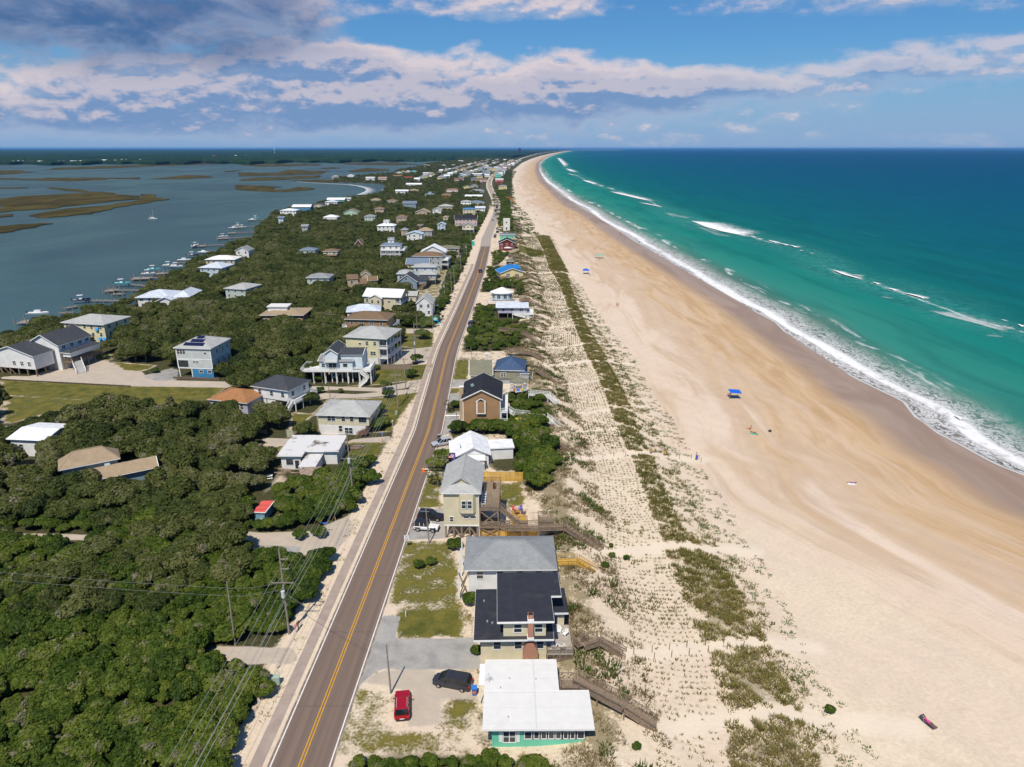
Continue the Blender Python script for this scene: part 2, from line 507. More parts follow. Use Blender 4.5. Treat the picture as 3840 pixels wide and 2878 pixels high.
def copy_tree(o,parent=None):
 c=o.copy();COL.objects.link(c)
 if parent is not None:c.parent=parent
 if o.name not in KIDS:KIDS[o.name]=list(o.children)
 for ch in KIDS[o.name]:copy_tree(ch,c)
 return c
def dup(root,label,loc,rz=0,group=None,scale=None):
 c=copy_tree(root)
 c.location=loc;c.rotation_euler=(0,0,rz)
 c['label']=label
 if group:c['group']=group
 if scale:c.scale=(scale,)*3 if not isinstance(scale,tuple) else scale
 return c
def inside(px,py,pl):
 """vectorised point in polygon"""
 px=np.asarray(px);py=np.asarray(py)
 r=np.zeros(px.shape,bool)
 n=len(pl);j=n-1
 for i in range(n):
  xi,yi=pl[i];xj,yj=pl[j]
  if yi!=yj:
   c=((yi>py)!=(yj>py))&(px<(xj-xi)*(py-yi)/(yj-yi)+xi)
   r^=c
  j=i
 return r
def edge_dist(px,py,pl):
 d=np.full(np.shape(px),1e9)
 n=len(pl)
 for i in range(n):
  ax,ay=pl[i];bx,by=pl[(i+1)%n]
  vx,vy=bx-ax,by-ay
  L=vx*vx+vy*vy+1e-9
  t=np.clip(((px-ax)*vx+(py-ay)*vy)/L,0,1)
  d=np.minimum(d,np.hypot(px-ax-t*vx,py-ay-t*vy))
 return d
# ------------------------------------------------------------------ shore of the sound
X_SOUND=curve((fN,[(100,1640),(330,1560),(600,1500),(730,1440),(1080,1390),(1140,1310),(1270,1240),(1330,1190),(1500,1140),(1600,1030),(1780,980),(1900,900),(2100,850),(2110,780),(2211,690)]),
    (fT,[(210,500),(360,472),(480,462),(600,415),(720,402),(790,394),(880,386),(960,370),(990,350),(1012,330),(1000,312),(930,300),(760,295),(640,290),(640,266),(860,252),(1050,234),(1100,214),(1250,190),(1290,172),(1500,152),(1530,127),(1700,104),(1850,84)]),
    z=3.0,extra=[(40,-300),(150,-290),(20000,3000),(60000,9000)])
Y_MAIN=lambda x:np.interp(x,[-30000,-6000,-2600,-1200,-300,0,60,115,200,320],[2600,2700,2950,3200,3900,4500,6500,10000,20000,50000])
# ------------------------------------------------------------------ clearings, yards, drives (masks painted on the one ground sheet)
GRASS=[(.62,poly(fA,(150,600),(570,600),(565,690),(150,700))),(1.0,poly(fL,(0,720),(1080,775),(1880,770),(1740,880),(1500,935),(850,895),(0,840))),(.75,poly(fL,(0,835),(850,890),(420,1000),(0,1100))),
  (.9,poly(fL,(610,490),(930,510),(900,560),(640,545))),(.9,poly(fL,(930,570),(1300,600),(1180,650),(1020,640))),
  (1.0,poly(fE,(300,1190),(1240,1080),(1290,960),(840,1010),(780,1120))),(.9,poly(fE,(170,1540),(200,1340),(400,1360),(420,1520),(960,1490),(1180,1180),(860,1230),(480,1240))),
  (.9,poly(fE,(1040,690),(1300,700),(1290,860),(1040,830))),(.55,poly(fE,(1180,120),(1420,200),(1330,480),(1160,520))),
  (.8,poly(fQ,(1250,520),(1850,520),(1760,700),(1250,720))),(.8,poly(fQ,(270,540),(640,560),(500,640),(300,600))),(.5,poly(fQ,(250,1190),(640,1000),(480,880),(400,1000))),
  (.95,poly(fA,(150,655),(570,650),(560,832),(145,838))),(.66,poly(fA,(125,210),(545,215),(565,640),(150,650),(90,640))),(.52,poly(fA,(-200,1150),(110,1150),(130,1380),(380,1410),(700,1530),(640,1600),(-300,1620))),
  (.6,poly(fA,(420,1220),(680,1220),(700,1500),(420,1390))),(.7,poly(fB,(330,960),(540,1000),(540,1270),(270,1250))),(.7,poly(fB,(950,1050),(1160,1050),(1190,1250),(950,1230))),
  (.7,poly(fB,(570,320),(680,320),(680,370),(560,370))),(.8,poly(fB,(640,100),(760,100),(740,260),(600,260))),(.8,poly(fC,(1030,360),(1330,430),(1350,480),(1180,500),(1030,440)))]
GRAVEL=[(1.0,poly(fA,(60,690),(168,695),(140,842),(650,835),(700,1035),(330,1040),(40,1030),(-200,1240),(-170,1100))),(1.0,poly(fA,(225,15),(460,15),(470,205),(140,215))),
  (.9,poly(fB,(440,560),(690,500),(690,640),(530,700),(440,720))),(.9,poly(fB,(560,370),(680,360),(680,430),(530,450))),(.8,poly(fB,(590,260),(750,255),(740,310),(570,320))),
  (.9,poly(fL,(1180,690),(1420,620),(1480,640),(1470,720),(1290,730))),(.9,poly(fL,(0,1100),(170,1105),(60,1130),(0,1145))),(.7,poly(fM,(1380,375),(1740,380),(1740,440),(1640,430),(1400,400)))]
PAVE=[(1.0,poly(fL,(0,685),(280,690),(350,640),(610,590),(650,545),(900,560),(1040,640),(1180,650),(1290,700),(1480,725),(1960,735),(1900,785),(1080,770),(0,718))),
  (1.0,poly(fE,(250,1135),(480,1140),(880,1150),(1180,1090),(1240,1090),(1215,1135),(880,1180),(480,1165),(270,1150))),(1.0,poly(fE,(230,1270),(440,1190),(700,1200),(1170,1155),(1160,1190),(800,1225),(480,1235),(330,1250))),
  (1.0,poly(fE,(1030,860),(1290,830),(1260,940),(960,985),(900,990))),(.9,poly(fE,(0,1560),(200,1545),(120,1600),(0,1640))),
  (1.0,poly(fQ,(240,470),(620,485),(560,560),(460,560),(310,525))),(.95,poly(fQ,(1340,500),(1620,470),(1870,450),(1860,530),(1640,530),(1380,530))),(.9,poly(fQ,(1000,410),(1240,420),(1240,450),(1000,440))),
  (1.0,poly(fM,(1190,955),(1700,970),(1720,1060),(1360,1065),(1240,1020))),(1.0,poly(fM,(1290,285),(1500,305),(1800,295),(2000,210),(2050,260),(1980,370),(1700,360),(1480,345),(1340,350))),(.9,poly(fM,(1740,345),(2000,320),(1940,420),(1740,440),(1640,385),(1340,375),(1330,365))),
  (.9,poly(fM,(20,305),(530,315),(520,350),(60,345))),(.8,poly(fB,(440,720),(620,690),(600,800),(470,950),(380,950))),(.9,poly(fA,(-80,1120),(60,1040),(400,1030),(440,1150),(650,1170),(690,1230),(440,1220),(430,1390),(210,1410),(240,1180))),
  (.8,poly(fE,(1080,690),(1300,690),(1310,720),(1080,730)))]
SHRUB_R=[poly(fC,(645,765),(1000,765),(1090,850),(1060,950),(1000,860),(850,850),(690,900),(600,890)),poly(fC,(520,1060),(780,1030),(960,1090),(1030,1250),(1020,1310),(1000,1560),(400,1570),(420,1400),(500,1340),(530,1240)),
  poly(fC,(690,640),(840,620),(830,750),(690,740)),poly(fC,(720,430),(920,470),(880,520),(800,590),(740,600),(770,520)),poly(fC,(1030,1260),(1150,1330),(1100,1480),(1010,1560)),
  poly(fB,(1070,560),(1200,545),(1300,570),(1340,700),(1300,790),(1090,770),(1000,640)),poly(fB,(1000,780),(1340,800),(1420,960),(1400,1060),(1300,1130),(1180,1130),(1140,970),(960,970),(905,930)),
  poly(fB,(480,840),(620,850),(780,880),(560,930),(540,960),(480,920)),poly(fB,(520,450),(680,390),(690,500),(570,530)),poly(fB,(560,660),(690,620),(960,640),(990,690),(700,670),(620,720)),
  poly(fB,(1040,390),(1270,420),(1330,480),(1240,530),(1060,500)),poly(fB,(670,80),(750,110),(750,200),(670,190)),
  poly(fA,(-160,1640),(0,1560),(300,1520),(700,1600),(900,1640),(1200,1640),(1200,1800),(-200,1800)),poly(fA,(430,1310),(540,1230),(650,1225),(610,1340),(430,1390)),poly(fA,(645,1330),(705,1330),(715,1500),(650,1450)),
  poly(fZ7,(1165,760),(1205,690),(1300,690),(1320,830),(1290,890),(1210,900),(1180,1000),(1160,950)),poly(fZ7,(1125,560),(1250,550),(1290,690),(1200,690),(1160,640)),
  poly(fC,(800,0),(870,0),(960,60),(990,150),(945,210),(870,210),(860,70)),poly(fB,(470,940),(545,960),(545,1090),(430,1080))]
BARE=[]
for s_,p_ in GRASS+GRAVEL+PAVE:BARE.append(p_)
def forest_edge(y):
 """right edge of the thicket on the sound side of the road"""
 return X_ROAD(y)-7.4+.5*np.sin(np.asarray(y)*.21)+.35*np.sin(np.asarray(y)*.53+1)
PATHS=[(fZ5,[(95,150),(250,130),(410,108)],1.0),(fZ5,[(200,298),(380,280),(530,260)],.6),(fZ5,[(330,516),(600,488),(880,465)],.7),(fZ5,[(250,668),(450,655),(660,640)],.6),(fZ5,[(340,870),(700,835),(1000,850),(1300,885)],1.3),(fZ5,[(540,1595),(1050,1560),(1700,1590)],1.5),
  (fZ6,[(210,745),(600,715),(850,690),(1150,715)],1.1),(fZ6,[(350,1120),(720,1075),(1000,1040),(1650,1120)],1.2),(fZ3,[(150,930),(330,932),(480,942)],2.2),(fZ3,[(250,1122),(420,1104)],.8),(fZ3,[(265,1206),(460,1194)],.8),(fZ3,[(330,1326),(510,1310)],.8),(fZ3,[(240,1472),(570,1446),(760,1450)],.9),(fZ3,[(280,1592),(630,1570),(900,1590)],.9)]
def trail_segments():
 segs=[]
 for fr,pts,w in PATHS:
  P=[ground(fr,*p) for p in pts]
  for a,b in zip(P,P[1:]):segs.append((a.x,a.y,b.x,b.y,w))
 return segs
def build_ground():
 def grow(a,st,k,end):
  r=[]
  while abs(a)<end:
   st*=k;a+=st;r.append(a)
  return r
 xs=np.concatenate([[-v for v in grow(100,1.0,1.07,70000)][::-1],np.arange(-100,131,1.0),grow(130,1.0,1.08,70000)])
 ys=np.concatenate([[-30000,-3000,-500,-150,0],np.arange(36,300,1.0),grow(299,1.0,1.016,70000)])
 X,Y=np.meshgrid(xs,ys)
 Z=hz(X,Y)
 s=X-X_SOUND(Y)
 Z=Z-1.0*np.clip((4-s)/6,0,1)
 Z=Z-3.0*np.clip((X-X_SWASH(Y)-12)/40,0,1)
 me=grid_mesh('ground',X,Y,Z)
 x=X.ravel();y=Y.ravel()
 near=(y<1200)&(np.abs(x)<320)
 idx=np.nonzero(near)[0]
 qx,qy=x[idx],y[idx]
 def paint(polys,soft=1.2):
  a=np.zeros(x.shape)
  for w,p in polys:
   p_=np.array(p)
   sel=(qx>p_[:,0].min()-3)&(qx<p_[:,0].max()+3)&(qy>p_[:,1].min()-3)&(qy<p_[:,1].max()+3)
   if not sel.any():continue
   ii=np.nonzero(sel)[0]
   d=edge_dist(qx[ii],qy[ii],p)*np.where(inside(qx[ii],qy[ii],p),1,-1)
   v=np.clip(.5+d/(2*soft),0,1)*w
   a[idx[ii]]=np.maximum(a[idx[ii]],v)
  return a
 put(me,'grass',paint(GRASS))
 put(me,'gravel',paint(GRAVEL,.7))
 put(me,'pave',paint(PAVE,.8))
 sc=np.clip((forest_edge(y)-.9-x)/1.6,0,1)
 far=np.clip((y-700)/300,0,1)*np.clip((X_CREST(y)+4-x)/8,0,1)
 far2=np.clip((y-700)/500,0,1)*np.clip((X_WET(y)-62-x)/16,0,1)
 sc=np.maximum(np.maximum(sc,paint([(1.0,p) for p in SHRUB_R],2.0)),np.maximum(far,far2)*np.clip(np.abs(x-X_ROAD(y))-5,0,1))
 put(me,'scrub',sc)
 put(me,'wet',x-X_WET(y))
 cr=X_CREST(y)
 v=np.exp(-((x-cr+2)/5.5)**2)*.75*np.clip((900-y)/300,0,1)
 put(me,'dune',v)
 tr=np.zeros(x.shape)
 for ax,ay,bx,by,w_ in trail_segments():
  d=edge_dist(qx,qy,[(ax,ay),(bx,by)])
  tr[idx]=np.maximum(tr[idx],np.clip((w_+.9-d)/.8,0,1))
 put(me,'trail',tr)
 put(me,'belt',(1-tr)*np.clip((x-X_STRIP0(y))/1.5,0,1)*np.clip((X_STRIP1(y)-x)/1.5,0,1)*np.clip((560-y)/30,0,1))
 put(me,'lot',np.clip((x-X_ROAD(y)-3)/1.5,0,1)*np.clip((cr-x)/4,0,1))
 m,t,b,out=new_mat('ground')
 geo=t.add('ShaderNodeNewGeometry').outputs['Position']
 n1=t.noise(geo,.35,6,.62)
 n2=t.noise(geo,1.6,6,.65)
 n3=t.noise(geo,.06,5,.6)
 wet=t.attr('wet')
 sp=t.add('ShaderNodeSeparateXYZ');t.l.new(geo,sp.inputs[0])
 along=t.xyz(t.math('MULTIPLY',wet,.075),t.math('MULTIPLY',t.math('ADD',sp.outputs[1],t.math('MULTIPLY',wet,.5)),.013),0.0)
 st=t.noise(along,1.0,7,.6,1.2)
 st2=t.noise(along,3.2,6,.6,.6)
 c=t.mix(t.step(n2,.3,.7),(.62,.505,.36),(.72,.60,.455))
 c=t.mix(t.math('MULTIPLY',t.step(n3,.38,.62),.35),c,(.60,.46,.37))
 c=t.mix(t.math('MULTIPLY',t.step(n1,.5,.75),.3),c,(.50,.385,.26))
 bz=t.step(wet,-62,-46)
 cb=t.mix(t.step(st,.35,.65),(.665,.522,.408),(.63,.48,.345))
 cb=t.mix(t.math('MULTIPLY',t.step(st2,.57,.74),.4),cb,(.44,.32,.29))
 c=t.mix(t.math('MULTIPLY',bz,.75),c,cb)
 tk=t.math('ADD',wet,t.math('MULTIPLY',t.math('SUBTRACT',n3,.5),3.5))
 for w0 in (-46.0,-44.2,-52.5,-50.8):
  ln=t.math('SUBTRACT',1.0,t.step(t.math('ABSOLUTE',t.math('SUBTRACT',tk,w0)),.12,.35))
  c=t.mix(t.math('MULTIPLY',ln,t.math('MULTIPLY',t.step(n1,.4,.6),.22)),c,(.46,.35,.26))
 drift=t.math('MULTIPLY',t.step(t.noise(t.xyz(t.math('MULTIPLY',wet,.16),t.math('MULTIPLY',sp.outputs[1],.035),0.0),1.0,6,.62,.8),.56,.72),t.math('MULTIPLY',bz,.5))
 c=t.mix(drift,c,(.47,.35,.32))
 foot=t.noise(geo,1.1,3,.9)
 c=t.mix(t.math('MULTIPLY',t.step(foot,.52,.68),.28),c,(.50,.39,.28))
 dm=t.math('ADD',wet,t.math('MULTIPLY',t.math('SUBTRACT',st,.5),85.0))
 damp=t.step(dm,-44,-8)
 cdmp=t.mix(t.step(st2,.35,.65),(.435,.272,.130),(.55,.375,.212))
 c=t.mix(t.math('MULTIPLY',damp,.88),c,cdmp)
 band=t.math('MULTIPLY',t.step(t.math('ADD',dm,t.math('MULTIPLY',st2,12)),-42,-30),t.math('SUBTRACT',1.0,t.step(dm,-30,-22)))
 c=t.mix(t.math('MULTIPLY',band,.30),c,(.40,.26,.14))
 ww=t.math('ADD',wet,t.math('MULTIPLY',t.math('SUBTRACT',st2,.5),5.0))
 wetm=t.step(ww,-7,4)
 cwet=t.mix(t.step(st,.4,.6),(.295,.203,.147),(.355,.26,.195))
 c=t.mix(wetm,c,cwet)
 speck=t.noise(geo,2.6,4,.7)
 def cover(mask,strength,soft=.16):
  v=t.math('ADD',mask,t.math('MULTIPLY',t.math('SUBTRACT',n1,.5),1.15))
  v=t.math('ADD',v,t.math('MULTIPLY',t.math('SUBTRACT',speck,.5),.7))
  return t.math('MULTIPLY',t.step(v,.5-soft,.5+soft),strength)
 lot=t.attr('lot')
 c=t.mix(t.math('MULTIPLY',cover(t.math('MULTIPLY',lot,.38),.8,.1),t.math('SUBTRACT',1.0,bz)),c,(.21,.16,.055))
 c=t.mix(cover(t.math('MULTIPLY',t.attr('dune'),.85),.75,.1),c,t.mix(n2,(.085,.09,.03),(.25,.18,.085)))
 c=t.mix(cover(t.math('MULTIPLY',t.attr('belt'),.60),.6),c,(.15,.13,.055))
 c=t.mix(t.math('MULTIPLY',t.attr('trail'),.8),c,(.72,.61,.47))
 g=t.attr('grass')
 gc=t.mix(t.step(n1,.3,.7),(.062,.074,.010),(.185,.152,.030))
 gc=t.mix(t.math('MULTIPLY',t.step(speck,.4,.7),.4),gc,(.10,.10,.022))
 c=t.mix(cover(g,1.0),c,gc)
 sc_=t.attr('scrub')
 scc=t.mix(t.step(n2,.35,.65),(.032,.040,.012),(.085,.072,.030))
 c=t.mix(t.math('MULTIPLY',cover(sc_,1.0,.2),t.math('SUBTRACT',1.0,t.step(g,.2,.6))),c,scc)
 pv=t.attr('pave')
 pc=t.mix(t.step(n1,.3,.7),(.50,.415,.32),(.43,.37,.30))
 pc=t.mix(t.math('MULTIPLY',t.step(speck,.5,.8),.3),pc,(.56,.50,.42))
 edge=t.math('ADD',pv,t.math('MULTIPLY',t.math('SUBTRACT',n1,.5),.45))
 c=t.mix(t.step(edge,.38,.62),c,pc)
 gv=t.attr('gravel')
 gcx=t.mix(t.step(n1,.32,.66),(.235,.235,.23),(.37,.355,.33))
 gcx=t.mix(t.math('MULTIPLY',t.step(n3,.5,.66),.5),gcx,(.44,.40,.34))
 edge2=t.math('ADD',gv,t.math('MULTIPLY',t.math('SUBTRACT',n1,.5),.5))
 c=t.mix(t.math('MULTIPLY',t.step(edge2,.35,.65),.92),c,gcx)
 t.set(b.inputs['Base Color'],c)
 t.set(b.inputs['Roughness'],t.math('SUBTRACT',.95,t.math('MULTIPLY',wetm,.45)))
 b.inputs['Specular IOR Level'].default_value=.25
 bp=t.add('ShaderNodeBump')
 bp.inputs['Strength'].default_value=.35
 bp.inputs['Distance'].default_value=.25
 t.l.new(t.math('MULTIPLY',t.math('ADD',n2,t.math('MULTIPLY',speck,.4)),t.math('SUBTRACT',1.0,wetm)),bp.inputs['Height'])
 t.l.new(bp.outputs[0],b.inputs['Normal'])
 me.materials.append(m)
 link('ground',me,kind='structure')
def grid_mesh(name,X,Y,Z,smooth=True):
 r,c=X.shape
 v=np.stack([X.ravel(),Y.ravel(),Z.ravel()],1).astype(np.float32)
 i=np.arange(r*c).reshape(r,c)
 f=np.stack([i[:-1,:-1].ravel(),i[:-1,1:].ravel(),i[1:,1:].ravel(),i[1:,:-1].ravel()],1)
 return np_mesh(name,v,f,smooth)
def np_mesh(name,v,f,smooth=False):
 me=bpy.data.meshes.new(name)
 k=f.shape[1]
 me.vertices.add(len(v));me.vertices.foreach_set('co',v.astype(np.float32).ravel())
 me.loops.add(f.size);me.loops.foreach_set('vertex_index',f.astype(np.int32).ravel())
 me.polygons.add(len(f))
 me.polygons.foreach_set('loop_start',np.arange(0,f.size,k,dtype=np.int32))
 me.polygons.foreach_set('use_smooth',np.full(len(f),smooth))
 me.update(calc_edges=True)
 return me
def put(me,name,a,dom='POINT'):
 at_=me.attributes.new(name,'FLOAT',dom)
 at_.data.foreach_set('value',np.asarray(a,np.float32).ravel())
def strip(name,ys,xa,xb,z,mat,kind='structure',n=1):
 """a sheet between two curves that follow the coast"""
 t=np.linspace(0,1,n+1)
 X=xa(ys)[:,None]*(1-t)+xb(ys)[:,None]*t
 Y=np.repeat(ys[:,None],n+1,1)
 Z=np.full(X.shape,z)
 me=grid_mesh(name,X,Y,Z)
 me.materials.append(mat)
 return link(name,me,kind=kind)
def geo_ys(a,b,first=2.0,k=1.012):
 r=[a];st=first
 while r[-1]<b:
  r.append(r[-1]+st);st*=k
 return np.array(r)
def build_water():
 ys=np.concatenate([[-40000,-4000,-600,-100,0,20],geo_ys(40,140000,1.5,1.012)])
 offs=np.concatenate([np.arange(0,60,2.0),np.arange(60,200,8.0),[200,240,300,380,500,700,1000,1500,2500,4000,7000,12000,20000,35000,60000,90000]])
 X=X_SWASH(ys)[:,None]+offs[None,:]
 Y=np.repeat(ys[:,None],len(offs),1)
 Z=np.full(X.shape,SEA_Z)+.0
 Z=Z+.10*np.sin((X-X_SWASH(Y))/4.5+np.sin(Y*.02)*2)*np.clip((X-X_SWASH(Y)-12)/30,0,1)*(X-X_SWASH(Y)<200)
 me=grid_mesh('ocean',X,Y,Z)
 put(me,'foam',X-X_FOAM(Y))
 put(me,'off',X-X_SWASH(Y))
 xb=curve((fZ3,[(362,100),(425,172),(520,236),(632,294),(766,332),(1048,418),(1200,522),(1500,625),(1765,672),(1950,722)]),(fZ4,[(488,66),(740,214),(978,280),(1274,374),(1560,500),(1860,570)]),z=SEA_Z,extra=[(60,250),(60000,17000)])
 put(me,'bar',X-xb(Y))
 m,t,b,out=new_mat('ocean water')
 geo=t.add('ShaderNodeNewGeometry').outputs['Position']
 sp=t.add('ShaderNodeSeparateXYZ');t.l.new(geo,sp.inputs[0])
 off,fo=t.attr('off'),t.attr('foam')
 along=t.xyz(t.math('MULTIPLY',off,.10),t.math('MULTIPLY',t.math('ADD',sp.outputs[1],t.math('MULTIPLY',off,.35)),.022),0.0)
 n=t.noise(along,1.0,6,.62,.5)
 n_big=t.noise(along,.22,5,.55,.4)
 fine=t.noise(geo,.55,5,.7,.8)
 vein=t.noise(t.xyz(t.math('MULTIPLY',off,.35),t.math('MULTIPLY',sp.outputs[1],.22),0.0),1.0,7,.72,1.2)
 d=t.math('ADD',off,t.math('MULTIPLY',t.math('SUBTRACT',n_big,.5),t.math('ADD',22.0,t.math('MULTIPLY',off,.5))))
 lg=t.math('LOGARITHM',t.math('MAXIMUM',d,1.0),10.0)
 c=t.ramp(t.math('DIVIDE',lg,4.5),[(0.0,(.20,.165,.145)),(.20,(.20,.185,.16)),(.275,(.10,.19,.145)),(.33,(.032,.215,.165)),(.40,(.010,.185,.148)),(.46,(.003,.125,.12)),(.53,(.001,.096,.130)),(.61,(.001,.076,.140)),(.70,(.001,.060,.138)),(.84,(.001,.050,.130)),(1.0,(.001,.046,.125))])
 swl=t.noise(t.xyz(t.math('MULTIPLY',off,.06),t.math('MULTIPLY',sp.outputs[1],.009),0.0),1.0,6,.6,.3)
 c=t.mix(t.math('MULTIPLY',t.step(swl,.45,.65),.28),c,(.001,.055,.065))
 c=t.mix(t.math('MULTIPLY',t.step(n,.55,.75),.22),c,(.02,.22,.19))
 bar=t.math('ADD',t.attr('bar'),t.math('MULTIPLY',t.math('SUBTRACT',n_big,.5),40.0))
 bz=t.math('MULTIPLY',t.step(bar,-26,-2),t.math('SUBTRACT',1.0,t.step(bar,4,34)))
 c=t.mix(t.math('MULTIPLY',bz,t.math('MULTIPLY',t.step(vein,.35,.75),.55)),c,(.10,.33,.28))
 lw=t.math('ABSOLUTE',t.math('ADD',t.attr('bar'),t.math('MULTIPLY',t.math('SUBTRACT',n,.5),16.0)))
 bl=t.math('MULTIPLY',t.math('SUBTRACT',1.0,t.step(lw,.5,1.9)),t.math('MULTIPLY',t.step(n_big,.44,.56),t.step(vein,.36,.55)))
 c=t.mix(t.math('MULTIPLY',bl,.45),c,(.78,.80,.78))
 warp=t.math('MULTIPLY',t.math('SUBTRACT',n,.5),9.0)
 e=t.math('ADD',fo,warp)
 core=t.math('MULTIPLY',t.step(e,-3.4,-1.2),t.math('SUBTRACT',1.0,t.step(e,1.0,5.0)))
 core=t.math('MULTIPLY',core,t.step(t.math('ADD',vein,t.math('MULTIPLY',t.math('SUBTRACT',n_big,.5),.9)),.22,.52))
 lace_zone=t.math('MULTIPLY',t.step(off,.0,2.0),t.math('SUBTRACT',1.0,t.step(e,2.0,17.0)))
 lace=t.math('MULTIPLY',t.math('SUBTRACT',1.0,t.step(t.math('ABSOLUTE',t.math('SUBTRACT',vein,.5)),.015,.085)),lace_zone)
 rim=t.math('SUBTRACT',1.0,t.step(t.math('ADD',off,t.math('MULTIPLY',t.math('SUBTRACT',fine,.5),1.2)),.5,1.2))
 fm=t.math('MAXIMUM',core,t.math('MAXIMUM',t.math('MULTIPLY',lace,.75),t.math('MULTIPLY',rim,.6)))
 e2=t.math('ADD',fo,t.math('MULTIPLY',t.math('SUBTRACT',n_big,.5),34.0))
 seg=t.math('MULTIPLY',t.step(n,.52,.62),t.step(vein,.30,.5))
 core2=t.math('MULTIPLY',t.math('MULTIPLY',t.step(e2,13,15),t.math('SUBTRACT',1.0,t.step(e2,17,22))),seg)
 fm=t.math('MAXIMUM',fm,t.math('MULTIPLY',core2,.8))
 caps=t.math('MULTIPLY',t.step(t.noise(geo,.035,8,.75,.5),.735,.78),t.math('MULTIPLY',t.step(off,60,90),.5))
 fm=t.math('MAXIMUM',fm,caps)
 c=t.mix(fm,c,(.80,.79,.77))
 t.set(b.inputs['Base Color'],c)
 t.set(b.inputs['Roughness'],t.math('ADD',.32,t.math('MULTIPLY',fm,.5)))
 b.inputs['Specular IOR Level'].default_value=0
 b.inputs['IOR'].default_value=1.0
 gl=t.add('ShaderNodeBsdfGlossy')
 gl.inputs['Roughness'].default_value=.3
 mxs=t.add('ShaderNodeMixShader')
 mxs.inputs[0].default_value=.045
 t.l.new(b.outputs[0],mxs.inputs[1]);t.l.new(gl.outputs[0],mxs.inputs[2])
 t.l.new(mxs.outputs[0],out.inputs[0])
 bp=t.add('ShaderNodeBump')
 bp.inputs['Strength'].default_value=.55
 bp.inputs['Distance'].default_value=.8
 t.l.new(t.math('ADD',t.math('MULTIPLY',n,1.2),t.math('ADD',t.math('MULTIPLY',fine,.35),t.math('MULTIPLY',fm,.35))),bp.inputs['Height'])
 t.l.new(bp.outputs[0],b.inputs['Normal'])
 me.materials.append(m)
 link('ocean',me,kind='structure')
 m2,t,b,out=new_mat('breaker foam')
 at_=t.attr('across');al=t.attr('along')
 dn=t.attr('dense')
 gp=t.add('ShaderNodeNewGeometry').outputs['Position']
 v=t.noise(t.mapping(gp,(1,.5,1),rot=(0,0,.5)),.30,8,.74,.9)
 k=t.math('MULTIPLY',t.step(at_,.0,.10),t.math('SUBTRACT',1.0,t.math('POWER',at_,.7)))
 ends=t.attr('ends')
 a=t.math('ADD',t.math('MULTIPLY',t.math('MULTIPLY',k,ends),1.15),t.math('SUBTRACT',v,t.math('ADD',.58,t.math('MULTIPLY',t.math('SUBTRACT',1.0,dn),.62))))
 a=t.math('MULTIPLY',t.step(a,.0,.6),dn)
 b.inputs['Base Color'].default_value=(.82,.82,.80,1)
 b.inputs['Roughness'].default_value=.9
 tr=t.add('ShaderNodeBsdfTransparent')
 mx=t.add('ShaderNodeMixShader')
 t.l.new(a,mx.inputs[0]);t.l.new(tr.outputs[0],mx.inputs[1]);t.l.new(b.outputs[0],mx.inputs[2])
 t.l.new(mx.outputs[0],out.inputs[0])
 BR=[(fZ3,[(362,100),(380,122),(400,146),(425,172)],30,.9),(fZ3,[(420,180),(455,198),(500,206)],22,.95),(fZ3,[(430,214),(470,226),(520,236)],10,.8),(fZ3,[(540,262),(580,278),(632,294)],15,1),(fZ3,[(640,296),(690,308)],9,.9),(fZ3,[(714,318),(766,332)],8,.9),
  (fZ3,[(735,344),(800,364),(860,378),(940,398),(1048,418)],17,1),(fZ3,[(942,426),(1020,442),(1112,459)],9,1),(fZ3,[(1100,494),(1200,522),(1330,548)],22,.35),(fZ3,[(1312,556),(1420,604),(1550,640),(1680,664),(1765,672)],30,1),
  (fZ3,[(1330,590),(1500,660),(1700,690)],20,.3),(fZ3,[(1753,668),(1780,678)],4,1),(fZ3,[(1804,686),(1832,693)],4,1),(fZ3,[(1880,700),(1915,713),(1950,722)],6,1),(fZ3,[(1950,720),(2022,738)],5,1),(fZ3,[(2040,738),(2082,752)],6,1),
  (fZ4,[(488,66),(504,70)],2.5,1),(fZ4,[(555,83),(572,88)],2,1),(fZ4,[(684,186),(740,214),(790,230),(884,252)],6,1),(fZ4,[(800,215),(890,232)],6,.6),(fZ4,[(938,266),(978,280)],4,1),(fZ4,[(1034,304),(1082,320)],5,1),(fZ4,[(1126,334),(1200,354),(1274,374)],6,1),
  (fZ4,[(1230,430),(1400,480),(1560,520),(1800,590)],20,.5),(fZ4,[(1738,500),(1774,510)],3,.8),(fZ4,[(1838,530),(1870,544)],4,1),(fZ4,[(980,355),(1080,372)],6,.35),(fZ4,[(1640,600),(1780,612)],7,.35),(fZ4,[(430,520),(545,550)],8,.5),(fZ4,[(1437,1097),(1490,1128)],4,.9)]
 mb_v,mb_f,A1,A2,A3,A4=[],[],[],[],[],[]
